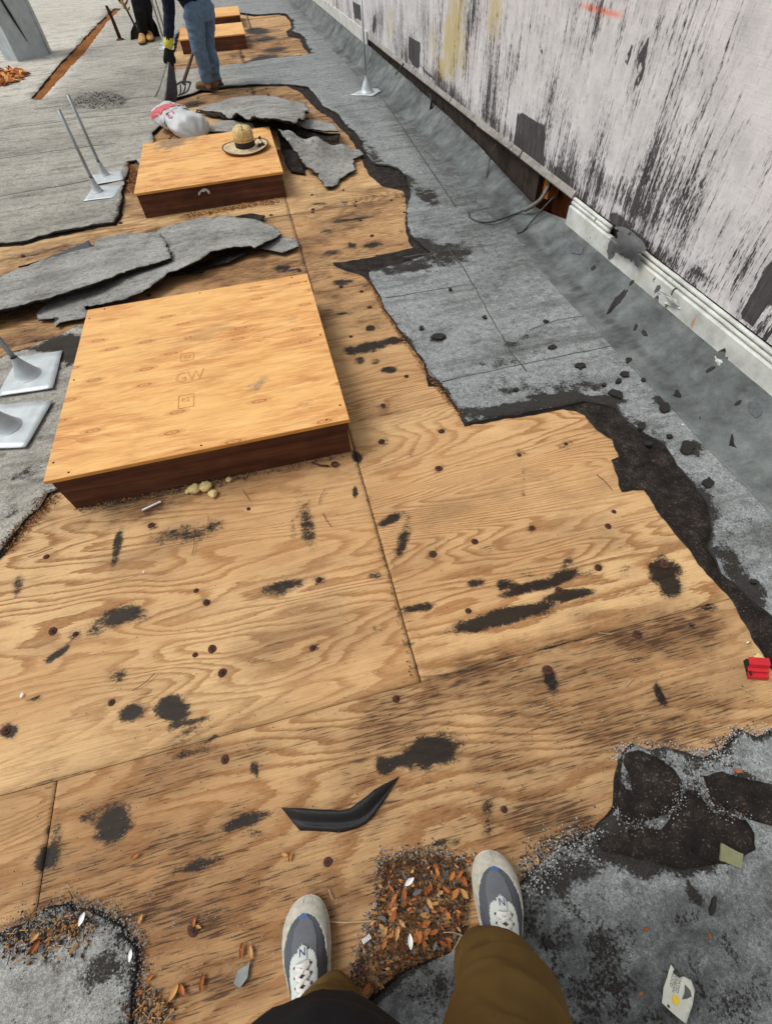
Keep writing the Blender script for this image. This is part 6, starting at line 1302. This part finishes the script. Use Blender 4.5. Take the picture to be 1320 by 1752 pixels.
def boot(name, heel, toe, m, solem, root, hgt=.12, w=.05):
    heel = np.array(heel, float); toe = np.array(toe, float); d = toe - heel; L = np.linalg.norm(d); d /= L; mb = MB()
    P = [heel + d * L * t for t in (0, .08, .3, .55, .8, .94, 1.0)]
    mb.loft([p + np.array([0, 0, z]) for p, z in zip(P, (.05, .055, .055, .046, .038, .034, .03))], [(.012, .03), (w * .78, .05), (w * .82, .055), (w * .95, .046), (w, .036), (w * .8, .03), (w * .3, .016)], 12)
    a = heel + d * L * .22; mb.loft([a + np.array([0, 0, .03]), a + np.array([0, 0, .08]), a + np.array([0, 0, hgt])], [(.046, .055), (.045, .052), (.052, .06)], 12, flat=d)
    o = cloth(name, mb, m, root, .009, .002, (40, 40, 40), 3, 4)
    ml = MB(); ol = [(0, .02), (.02, .7), (.1, .85), (.35, .8), (.6, 1.0), (.8, 1.06), (.95, .8), (1.01, .3)]; sd_ = np.array([-d[1], d[0], 0]); A = []
    for t, k in ol: A.append(heel + d * L * t + sd_ * w * k)
    for t, k in ol[::-1]: A.append(heel + d * L * t - sd_ * w * k)
    A = np.array(A); n = len(A); lo = A * np.array([1, 1, 0]) + np.array([0, 0, heel[2] + .001]); hi = A * np.array([1, 1, 0]) + np.array([0, 0, heel[2] + .024])
    V = np.vstack([lo, hi]); Fs = [list(range(n)), [n + i for i in range(n)][::-1]] + [[i, n + i, n + (i + 1) % n, (i + 1) % n] for i in range(n)]; mesh_obj('boot_sole', V, Fs, solem, o, False)

DENIM = m_simple('faded_denim', C(98, 120, 142), .85, .2, 30, .35, .35, .004); NAVY = m_simple('navy_shirt', C(26, 30, 48), .9, .2, 30, .3, .3, .004)
BROWNB = m_simple('brown_work_leather', C(104, 78, 50), .75, .3, 40, .3); TANB = m_simple('tan_suede', C(190, 146, 92), .85, .2, 40, .25); BLKC = m_simple('black_cloth', C(28, 28, 32), .9, .2, 40, .3, .3, .004); SOLEM = m_simple('boot_sole_rubber', C(70, 58, 46), .8); GLV = m_simple('black_glove', C(26, 27, 32), .8, .2, 60, .3); CUFF = m_simple('yellow_cuff', C(206, 200, 70), .8)
# --- the bending worker
Z_M = .022
hA, tA = G(371, 154, Z_M), G(338, 151, Z_M); hB, tB = G(380, 150, Z_M), G(355, 146, Z_M)
w1 = thing('person', (hA + tB) / 2 * np.array([1, 1, 0]), 'worker in faded blue jeans and brown boots bending to peel roofing', 'person')
yA, yB = hA[1], hB[1] + .12
anA = PY(354, 137, yA); knA = PY(341, 86, yA - .02); hpA = PY(331, 30, yA + .02); anB = PY(369, 133, yB); knB = PY(355, 78, yB); hpB = PY(351, 14, yB)
pel = (hpA + hpB) / 2 + np.array([0, 0, .10]); chest = PY(306, -42, pel[1] - .03); shl = PY(284, -38, yA - .16); hnd = PY(288, 80, yA - .22); elb = (shl + hnd) / 2 + np.array([.02, .02, 0]); shr = PY(300, -62, yB + .1); hr = PY(358, 10, yB + .20); elr = (shr + hr) / 2 + np.array([.05, .1, .02]); hd = PY(262, -70, yA - .05)
body = MB()
for an_, kn_, hp_ in ((anA, knA, hpA), (anB, knB, hpB)): body.loft([an_ - np.array([0, 0, .08]), an_, (an_ + kn_) / 2, kn_, (kn_ + hp_) / 2, hp_], [.035, .035, .05, .05, .065, .08], 10)
body.loft([pel - np.array([0, 0, .12]), pel, (pel + chest) / 2, chest, chest * .8 + hd * .2], [(.13, .10), (.14, .11), (.13, .10), (.16, .11), (.06, .06)], 14, flat=(0, 0, 1)); body.loft([chest, (chest + hd) / 2, hd], [.05, .05, .05], 10)
for s_, e_, h_ in ((shl, elb, hnd), (shr, elr, hr)): body.loft([chest, s_, e_, h_], [.06, .045, .036, .026], 10)
fdir = np.array([-.75, -.2, -.6]); Pt = head(body, hd, fdir)
cloth('body', body, SKINM, w1, .014, 0, smooth=4)
face_bits(w1, Pt, HAIR)
jm = MB()
for an_, kn_, hp_, k in ((anA, knA, hpA, 0), (anB, knB, hpB, 1)):
    jm.loft([an_ - np.array([0, 0, .02]), an_ * .8 + kn_ * .2, (an_ + kn_) / 2 + np.array([.015, 0, 0]), kn_, (kn_ + hp_) / 2, hp_, hp_ * .3 + pel * .7], [(.062, .066), (.068, .074), (.074, .082), (.082, .088), (.095, .108), (.112, .128), (.10, .12)], 14, flat=(0, 1, 0))
jm.loft([hpA * .5 + hpB * .5 - np.array([0, 0, .06]), pel, pel * .75 + chest * .25], [(.155, .135), (.165, .145), (.15, .13)], 16, flat=(0, 1, 0))
cloth('jeans', jm, DENIM, w1, .011, .010, (9, 9, 16), 5)
sm = MB(); sm.loft([pel * .92 + chest * .08, (pel + chest) / 2, chest, chest * .85 + hd * .15], [(.165, .145), (.16, .13), (.19, .14), (.08, .08)], 16, flat=(0, 1, 0))
for s_, e_, h_ in ((shl, elb, hnd), (shr, elr, hr)): sm.loft([chest, s_, (s_ + e_) / 2, e_, (e_ + h_) / 2, h_ + (e_ - h_) * .12], [.08, .078, .066, .058, .052, .042], 12)
cloth('shirt', sm, NAVY, w1, .013, .010, (8, 8, 10), 6)
boot('boot', hA, tA, BROWNB, SOLEM, w1, .16, .055); boot('boot', hB + np.array([0, .1, 0]), tB + np.array([0, .1, 0]), BROWNB, SOLEM, w1, .16, .055)
dn_ = (hnd - elb) / np.linalg.norm(hnd - elb)
gm = MB(); hand(gm, hnd, dn_, (0, -1, .2), 1.35, .55); cloth('glove', gm, GLV, w1, .007, 0, smooth=3)
V, Fs = loft([hnd - dn_ * .085, hnd - dn_ * .03, hnd + dn_ * .015], [.052, .05, .042], 12); mesh_obj('glove_cuff', V, Fs, CUFF, w1)
gm = MB(); hand(gm, hr, (.2, -.2, -1), (1, 0, 0), 1.3, .75); cloth('glove', gm, GLV, w1, .008, 0, smooth=3)
# the strip of roofing he pulls up
yS = hnd[1]; S0 = [G(262, 168), PY(272, 148, yS + .03), PY(281, 122, yS), PY(286, 104, yS - .01), PY(288, 94, yS - .01)]
S1 = [G(282, 178), PY(284, 158, yS - .12), PY(287, 130, yS - .06), PY(289, 108, yS - .03), PY(291, 95, yS - .02)]; S2 = [G(301, 176), PY(303, 156, yS - .02), PY(299, 128, yS), PY(297, 108, yS), PY(294, 95, yS)]
L0, L1, L2 = spline(S0, 24), spline(S1, 24), spline(S2, 24); V = []; midx = []
for i in range(24):
    for k in range(9):
        t = k / 4; p = L0[i] * (1 - t) + L1[i] * t if k <= 4 else L1[i] * (2 - t) + L2[i] * (t - 1); p = p + np.array([.01 * float(fbm(i * .6, k * .8, 3)), .02 * float(fbm(i * .6, k * .8, 4)), 0]); p[2] = max(p[2], .012); V.append(p)
q = np.arange(24 * 9).reshape(24, 9); Fs = [[q[i, k], q[i, k + 1], q[i + 1, k + 1], q[i + 1, k]] for i in range(23) for k in range(8)]; mi = [0 if k < 4 else 1 for i in range(23) for k in range(8)]
V = np.array(V); c0 = V[0] * np.array([1, 1, 0]); B_ = V + np.array([.004, .014, -.0]); n_ = len(V)
Fs2 = Fs + [[j + n_ for j in f[::-1]] for f in Fs]; mi2 = mi + [1 - m for m in mi]; rim = [q[0, :], q[:, -1], q[-1, ::-1], q[::-1, 0]]
for L in rim:
    for a, b in zip(L[:-1], L[1:]): Fs2.append([int(a), int(b), int(b) + n_, int(a) + n_]); mi2.append(1)
o = mesh_obj('peeled_roofing', np.vstack([V, B_]) - c0, Fs2, [GRAN, m_simple('bitumen_underside', C(72, 72, 78), .7, .3, 30, .3)], None, True, dict(bare=np.full(2 * n_, .0), dark=np.full(2 * n_, .15), warm=np.full(2 * n_, .7)), mi2); o.location = tuple(c0)
tag(o, 'strip of roofing held up by the worker with its dark underside showing', 'roofing scrap', 'torn pieces of roofing lying about')
# pitchfork
fr = thing('pitchfork', G(304, 164), 'garden fork with wooden handle pushed under the roofing by the worker', 'fork')
hd_ = PY(313, 143, yA - .15); top = PY(357, 6, yB + .2)
V, Fs = loft([hd_, hd_ * .6 + top * .4, top], [.02, .018, .017], 10); mesh_obj('handle', V, Fs, m_simple('weathered_handle', C(104, 84, 78), .7, stretch=(30, 30, 4)), fr)
STEEL = m_simple('worn_steel', C(96, 94, 98), .5, .5, 60, .25, .2, .001, .5)
for k in range(4):
    f = (k - 1.5) / 1.5; a = hd_ + np.array([.095 * f, .02 * f, 0]); tip = G(300 + 2.8 * k, 166 - 1.0 * k, .02); mid = (a * .5 + tip * .5) + np.array([.02, -.05, -.01])
    V, Fs = loft(spline([a, a * .8 + mid * .2, mid, tip], 12), [.0085] * 8 + [.008, .007, .006, .003], 7); mesh_obj('tine', V, Fs, STEEL, fr)
V, Fs = loft(spline([hd_ + np.array([-.097, -.02, 0]), hd_ + np.array([0, 0, .02]), hd_ + np.array([.097, .02, 0])], 12), .010, 8); mesh_obj('crosspiece', V, Fs, STEEL, fr)
# --- the second worker further back
w2 = thing('person', G(250, 70), 'worker in black trousers and tan boots further back by the trench', 'person')
y2 = G(250, 72)[1]; hL, tL = G(246, 66, Z_M), G(244, 76, Z_M); hR, tR = G(256, 62, Z_M), G(259, 71, Z_M)
aL, aR = PY(245, 56, y2 + .1), PY(255, 53, y2 + .3); kL, kR = PY(239, 22, y2), PY(250, 22, y2 + .15); pl_ = PY(238, -26, y2 + .15)
body = MB()
for a_, k_, s_ in ((aL, kL, -1), (aR, kR, 1)): body.loft([a_ - np.array([0, 0, .08]), a_, k_, pl_ + np.array([.09 * s_, 0, -.05])], [.035, .036, .05, .075], 10)
ch = pl_ + np.array([-.05, -.12, .42]); hd2 = ch + np.array([-.04, -.10, .30]); body.loft([pl_ - np.array([0, 0, .1]), pl_, ch, ch + np.array([0, 0, .12])], [(.13, .10), (.13, .1), (.17, .11), (.06, .06)], 14, flat=(0, 1, 0)); body.loft([ch, hd2], [.05, .05], 8)
hl2 = PY(209, 4, y2 - .05); hr2 = hl2 + np.array([.30, .15, .42])
for s_, h_ in ((-1, hl2), (1, hr2)): sh_ = ch + np.array([.2 * s_, 0, .05]); body.loft([ch, sh_, (sh_ + h_) / 2 + np.array([.06 * s_, .05, -.02]), h_], [.06, .045, .036, .026], 10)
Pt = head(body, hd2, (-.3, -.8, -.5)); cloth('body', body, SKINM, w2, .016, 0, smooth=4); face_bits(w2, Pt, HAIR)
tm_ = MB()
for a_, k_, s_ in ((aL, kL, -1), (aR, kR, 1)): tm_.loft([a_ - np.array([0, 0, .03]), a_ * .6 + k_ * .4, k_, pl_ + np.array([.085 * s_, 0, -.06])], [.07, .085, .092, .12], 12)
tm_.loft([pl_ - np.array([0, 0, .1]), pl_ + np.array([0, 0, .06])], [(.16, .13), (.16, .13)], 14, flat=(0, 1, 0)); cloth('trousers', tm_, BLKC, w2, .015, .010, (8, 8, 14), 8)
jm = MB(); jm.loft([pl_ + np.array([0, 0, -.02]), (pl_ + ch) / 2, ch, ch + np.array([0, 0, .13])], [(.17, .14), (.17, .13), (.2, .13), (.07, .07)], 14, flat=(0, 1, 0))
for s_, h_ in ((-1, hl2), (1, hr2)): sh_ = ch + np.array([.2 * s_, 0, .05]); e_ = (sh_ + h_) / 2 + np.array([.06 * s_, .05, -.02]); jm.loft([ch, sh_, e_, h_ * .9 + e_ * .1], [.08, .075, .06, .045], 10)
cloth('jacket', jm, BLKC, w2, .016, .01, (8, 8, 10), 9)
boot('boot', hL + np.array([0, .1, 0]), tL + np.array([0, -.03, 0]), TANB, SOLEM, w2, .2, .065); boot('boot', hR + np.array([0, .1, 0]), tR + np.array([0, -.03, 0]), TANB, SOLEM, w2, .2, .065)
TG = m_simple('tan_glove', C(150, 122, 76), .85)
gm = MB(); hand(gm, hl2 + np.array([0, 0, .05]), (.1, -.1, -1), (-1, 0, .1), 1.4, .8); cloth('glove', gm, TG, w2, .009, 0, smooth=3)
gm = MB(); hand(gm, hr2, (-.3, -.2, -1), (1, 0, .1), 1.2, .8); cloth('glove', gm, TG, w2, .009, 0, smooth=3)
# wide black scoop shovel leaning behind his legs
yB2 = y2 + .38; sv = thing('scoop_shovel', G(248, 66), 'wide black scoop shovel standing behind the second worker', 'shovel')
ol = [(225, 68), (224, 52), (229, 40), (238, 30), (250, 27), (262, 30), (269, 42), (275, 62), (262, 65), (250, 68)]
Q = np.array([PY(px, py, yB2)[[0, 2]] for px, py in ol]); Q[:, 1] = np.maximum(Q[:, 1], .02); g_ = grid_pts(Q[:, 0].min(), Q[:, 0].max(), Q[:, 1].min(), Q[:, 1].max(), .06); g_ = g_[inside(g_, Q)]
V, Fa = cdt(densify(Q, .06), [], g_); cx_ = Q[:, 0].mean(); dep = yB2 - .16 * ((V[:, 0] - cx_) / .45) ** 2 - .05
A = np.column_stack([V[:, 0], dep, V[:, 1]]); B_ = A + np.array([0, .012, 0]); n_ = len(A); Fs = Fa.tolist() + [[i + n_ for i in f[::-1]] for f in Fa.tolist()] + [[int(a), int(b), int(b) + n_, int(a) + n_] for a, b in boundary(Fa)]
mesh_obj('blade', np.vstack([A, B_]), Fs, m_simple('black_plastic', C(24, 24, 26), .5, .4), sv, True)
p0 = PY(231, 44, yB2 - .2); p1 = PY(213, 8, y2 - .02); V, Fs = loft([p0, p1], .018, 8); mesh_obj('shaft', V, Fs, m_simple('dark_shaft', C(72, 60, 48), .7), sv)
p2 = PY(209, -6, y2 - .02); sdx = np.array([.07, 0, 0]); V, Fs = loft(spline([p1, p1 - sdx * .8 + (p2 - p1) * .4, p2 - sdx, p2 + sdx, p1 + sdx * .8 + (p2 - p1) * .4, p1], 24), .014, 7); mesh_obj('grip', V, Fs, m_simple('yellow_grip', C(150, 120, 60), .6), sv)

# ================================================================ THE PHOTOGRAPHER'S LEGS AND SNEAKERS
CREAM = m_simple('cream_suede', C(176, 173, 160), .9, .15, 70, .38, .25, .0015); MESHB = m_simple('slate_mesh', C(80, 84, 90), .85, .2, 400, .25, .35, .0008); MESHL = m_simple('light_slate_mesh', C(98, 101, 106), .85, .2, 400, .22, .35, .0008)
OVER = m_simple('pale_grey_overlay', C(186, 193, 187), .7, .3, 60, .08, .15, .001); LACE = m_simple('white_lace', C(208, 206, 200), .85, .2, 500, .2, .4, .0006); MID = m_simple('midsole_foam', C(206, 202, 188), .7, .3, 40, .1); NAVYP = m_simple('navy_patch', C(56, 66, 112), .7); BLUEP = m_simple('blue_toe_patch', C(70, 98, 140), .7)
PH = thing('person', (-.08, -.22, 0), 'photographer in olive brown trousers and grey sneakers standing at the bottom edge', 'person')
SWT = [(0, .004), (.03, .022), (.08, .031), (.2, .036), (.35, .037), (.5, .043), (.65, .0515), (.75, .0530), (.84, .0505), (.91, .0425), (.96, .0310), (.99, .0165), (1.0, .001)]
def sneaker(toe, ang, mir, base):
    """toe = tip of the shoe on the ground, ang = toe-out in radians, mir = +1 right foot, -1 left foot"""
    L = .300; ca, sa = math.cos(ang), math.sin(ang); fw = np.array([sa, ca]); rt_ = np.array([ca, -sa]); heel = np.array(toe) - fw * L
    tw = np.array([t for t, w in SWT]); ww = np.array([w for t, w in SWT])
    def hw(t): return np.interp(t, tw, ww) * 1.06
    def cl(t): return -mir * (.012 * np.clip((t - .55) / .45, 0, 1) ** 1.6 - .004 * math.sin(math.pi * t))
    def Wd(x, t, z): p = heel + fw * L * t + rt_ * (x + cl(t)); return np.array([p[0], p[1], z + base])
    def H(t): return np.interp(t, [0, .1, .25, .38, .5, .62, .75, .86, .94, 1.0], [.105, .112, .115, .112, .098, .080, .064, .056, .046, .030])
    def S(u, t, off=0.0):
        u2 = min(.999, abs(u)); z = .024 + (H(t) - .024) * (1 - u2 ** 2.5) ** .52; x = hw(t) * .955 * u
        e = 1e-3
        return Wd(x * (1 + off / .05 * abs(u)), t, z + off * (1 - .5 * abs(u)))
    # sole
    V = []; n = 60
    ts = np.concatenate([np.linspace(0, .06, 7), np.linspace(.09, .9, 24), np.linspace(.92, 1.0, 10)])
    for z, k in ((.001, .94), (.004, .985), (.014, 1.0), (.024, 1.02), (.029, .99)):
        for t in ts: V.append(Wd(hw(t) * k, t if z > .01 else t * .985 + .004, z + .004 * max(0, (t - .85) / .15) ** 2))
        for t in ts[::-1]: V.append(Wd(-hw(t) * k, t if z > .01 else t * .985 + .004, z + .004 * max(0, (t - .85) / .15) ** 2))
    m = 2 * len(ts); Fs = [[r * m + i, r * m + (i + 1) % m, (r + 1) * m + (i + 1) % m, (r + 1) * m + i] for r in range(4) for i in range(m)] + [list(range(m))[::-1], [4 * m + i for i in range(m)]]
    mesh_obj('sneaker_sole', V, Fs, MID, PH, True)
    sole_ = bpy.context.scene.objects[-1] if False else None
    NU, NTT = 72, 120
    us = np.sin(np.linspace(-math.pi / 2, math.pi / 2, NU)); tt = np.concatenate([np.linspace(0, .85, 84), np.linspace(.856, .999, 36)])
    up_ = []
    def patch(name, cond, off, m_, thick=True):
        base_ = []; keep = {}; Fs = []
        def idx(i, j):
            if (i, j) not in keep: keep[(i, j)] = len(base_); base_.append(S(us[i], tt[j], off))
            return keep[(i, j)]
        fa = []
        for i in range(NU - 1):
            for j in range(len(tt) - 1):
                if cond((us[i] + us[i + 1]) / 2, (tt[j] + tt[j + 1]) / 2): fa.append((idx(i, j), idx(i + 1, j), idx(i + 1, j + 1), idx(i, j + 1)))
        V = np.array(base_); Fs = [list(f) for f in fa]
        if thick and off:
            E = set()
            for f in fa:
                for k in range(4): E.add((f[k], f[(k + 1) % 4]))
            nb = [e for e in E if (e[1], e[0]) not in E]; inv = {v: k for k, v in keep.items()}; low = {}; V = V.tolist()
            for a, b in nb:
                for v in (a, b):
                    if v not in low: low[v] = len(V); i, j = inv[v]; V.append(S(us[i], tt[j], -.001))
                Fs.append([b, a, low[a], low[b]])
        return mesh_obj(name, V, Fs, m_, up_[0] if up_ else PH, True)
    def vamp(t): return np.interp(t, [.44, .52, .62, .72, .80, .85, .885, .897], [1.02, .99, .95, .86, .72, .54, .28, 0])
    wig = lambda u, t: .03 * math.sin(t * 40 + u * 3)
    up_.append(patch('sneaker', lambda u, t: True, 0, MESHB, False))
    patch('vamp_panel', lambda u, t: abs(u + .06 * mir) < np.interp(t, [.52, .62, .74, .83, .875, .88], [.54, .56, .54, .40, .16, 0]) and t > .5, .0012, MESHL)
    patch('toe_guard', lambda u, t: t > .46 and abs(u) > vamp(t) + .012 * math.sin(t * 46), .0028, CREAM)
    patch('toe_patch', lambda u, t: .868 < t < .90 and abs(u) < .22, .0018, BLUEP)
    patch('eyestay', lambda u, t: .10 < t < .70 - .05 * abs(u) and abs(u) < np.interp(t, [.1, .3, .45, .56, .65, .70], [1.0, .84, .70, .62, .52, .34]) + .02 * math.sin(t * 34) and not (t < .61 and abs(u) < np.interp(t, [.2, .45, .61], [.30, .26, .20])), .0036, OVER)
    patch('heel_wrap', lambda u, t: t < .33 and abs(u) > .55 - .5 * (t < .12), .0022, OVER)
    patch('side_patch', lambda u, t: .20 < t < .27 and .80 < u * -mir < .99, .0045, NAVYP)
    patch('tongue', lambda u, t: .63 < t < .722 - .6 * u * u and abs(u) < .21, .0062, OVER)
    patch('tongue_lining', lambda u, t: .22 < t < .62 and abs(u) < .24, .001, MESHB)
    # N on the tongue
    V, F_ = text_mesh('N', .019); V, F_ = refine(V, F_); P = [S(v[0] / .05, .680 + v[1] / L, .0076) for v in V]; mesh_obj('tongue_letter', P, F_, NAVYP, up_[0], False)
    V, F_ = text_mesh('N', .019)
    def lace(pts, r=(.0042, .0016), n=16):
        P = spline([S(u, t, o) for u, t, o in pts], n); V, F_ = loft(P, [r] * n, 8, flat=(0, 0, 1)); mesh_obj('lace', V, F_, LACE, up_[0], True)
    rows_ = [.61, .56, .51, .46, .41, .36]
    lace([(-.30, .62, .005), (-.1, .615, .009), (.1, .615, .009), (.30, .62, .005)])
    for k in range(len(rows_) - 1):
        a, b = rows_[k], rows_[k + 1]; w0 = .32 + .01 * k
        lace([(-w0, a, .005), (-.1, a * .65 + b * .35, .0085), (.1, a * .35 + b * .65, .0085), (w0, b, .005)])
        lace([(w0, a, .005), (.1, a * .65 + b * .35, .011), (-.1, a * .35 + b * .65, .011), (-w0, b, .005)])
    lace([(.05, .36, .012), (.30, .42, .02), (.55, .47, .014), (.50, .40, .016), (.2, .34, .014)], (.0036, .002), 24)
    lace([(-.05, .36, .012), (-.34, .40, .018), (-.52, .36, .012), (-.3, .32, .014)], (.0036, .002), 20)
    lace([(.25, .38, .013), (.5, .41, .012), (.66, .44, .010)], (.0034, .0016))
    for k in range(5):
        for s_ in (-1, 1):
            p = S(s_ * (.35 + .01 * k), rows_[k] + .002, .0048); V, F_ = lathe([(0, .0014), (.0022, .001), (.0028, 0)], 8, p); mesh_obj('eyelet', V, F_, TARBLK, up_[0], True)
sneaker((-.293, -.008), math.radians(-2), -1, .001)
sneaker((.193, -.034), math.radians(17), 1, .014)
TROU = NT('olive_brown_twill', .9, .15); v_ = TROU.co(); tn = TROU.noise(v_, (9, 9, 5), 4, .6); tw_ = TROU.noise(v_, 700, 2, .7)
TROU = TROU.out(TROU.mix(1.0, C(98, 77, 40), TROU.ramp(TROU.ma('ADD', TROU.ma('MULTIPLY', tn, .6), TROU.ma('MULTIPLY', tw_, .4)), [(.3, (.78,) * 3), (.5, (1, 1, 1)), (.7, (1.12,) * 3)]), 'MULTIPLY'), None, tw_, .2, .0006)
JACK = m_simple('black_jacket', C(24, 26, 30), .9, .15, 500, .4, .3, .001)
LEGS = {'L': [(-.245, -.216, .075), (-.242, -.222, .20), (-.222, -.235, .48), (-.195, -.28, .70), (-.19, -.31, .88)], 'R': [(.090, -.226, .085), (.090, -.222, .20), (.085, -.215, .48), (.02, -.27, .70), (-.05, -.30, .88)]}
bm_ = MB()
for k in 'LR':
    P = [np.array(p) for p in LEGS[k]]; bm_.loft([P[0] - np.array([0, 0, .03])] + P, [.034, .035, .05, .055, .07, .08], 10)
hipc = np.array([-.13, -.33, .93]); chc = np.array([-.11, -.36, 1.28]); nk = np.array([-.10, -.32, 1.46]); hdc = np.array([-.09, -.23, 1.60])
bm_.loft([hipc - np.array([0, 0, .08]), hipc, chc, nk - np.array([0, 0, .04])], [(.14, .10), (.14, .10), (.17, .11), (.07, .07)], 14, flat=(0, 1, 0)); bm_.loft([nk - np.array([0, 0, .06]), nk, hdc], [.055, .052, .05], 10)
for s_ in (-1, 1):
    sh_ = np.array([-.11 + .18 * s_, -.35, 1.38]); el_ = np.array([-.11 + .30 * s_, -.34, 1.16]); wr = np.array([-.02 + .16 * s_, -.17, 1.42]); bm_.loft([chc + np.array([0, 0, .06]), sh_, el_, wr], [.06, .045, .036, .027], 10); hand(bm_, wr, (-.35 * s_, .15, .6), (.3 * s_, .6, .2), .95, .35)
Pt = head(bm_, hdc, (0, .75, -.62)); cloth('body', bm_, SKINM, PH, .011, 0, smooth=3); face_bits(PH, Pt, HAIR)
tm_ = MB()
RR = {'L': [(.056, .062), (.058, .064), (.066, .074), (.085, .09), (.11, .115)], 'R': [(.055, .064), (.060, .068), (.072, .080), (.09, .095), (.11, .115)]}
for k in 'LR':
    P = [np.array(p) for p in LEGS[k]]; Q = spline(P, 14); rr = np.array([[np.interp(i / 13 * 4, range(5), [r[j] for r in RR[k]]) for j in (0, 1)] for i in range(14)]); tm_.loft(Q, [tuple(r) for r in rr], 18, flat=(0, 1, 0))
tm_.loft([hipc - np.array([0, 0, .12]), hipc, hipc + np.array([0, 0, .06])], [(.16, .13), (.165, .14), (.16, .13)], 18, flat=(0, 1, 0)); cloth('trousers', tm_, TROU, PH, .0065, .013, (8, 8, 9), 12, 4)
jk = MB(); jk.loft([(-.158, -.284, .74), (-.153, -.285, .82), (-.145, -.325, 1.0), (-.11, -.36, 1.25), (-.11, -.36, 1.38), (-.10, -.32, 1.47)], [(.15, .19), (.155, .20), (.17, .19), (.19, .15), (.18, .12), (.07, .07)], 22, flat=(0, 1, 0))
for s_ in (-1, 1):
    sh_ = np.array([-.11 + .18 * s_, -.35, 1.38]); el_ = np.array([-.11 + .30 * s_, -.34, 1.16]); wr = np.array([-.02 + .16 * s_, -.17, 1.42]); jk.loft([chc + np.array([0, 0, .06]), sh_, (sh_ + el_) / 2, el_, (el_ + wr) / 2, wr * .93 + el_ * .07], [.085, .08, .066, .058, .05, .042], 12)
cloth('jacket', jk, JACK, PH, .012, .010, (8, 8, 8), 14, 5)
print('things', sum(1 for o in bpy.data.objects if o.parent is None), 'objects', len(bpy.data.objects), 'tris', sum(len(m.polygons) for m in bpy.data.meshes))
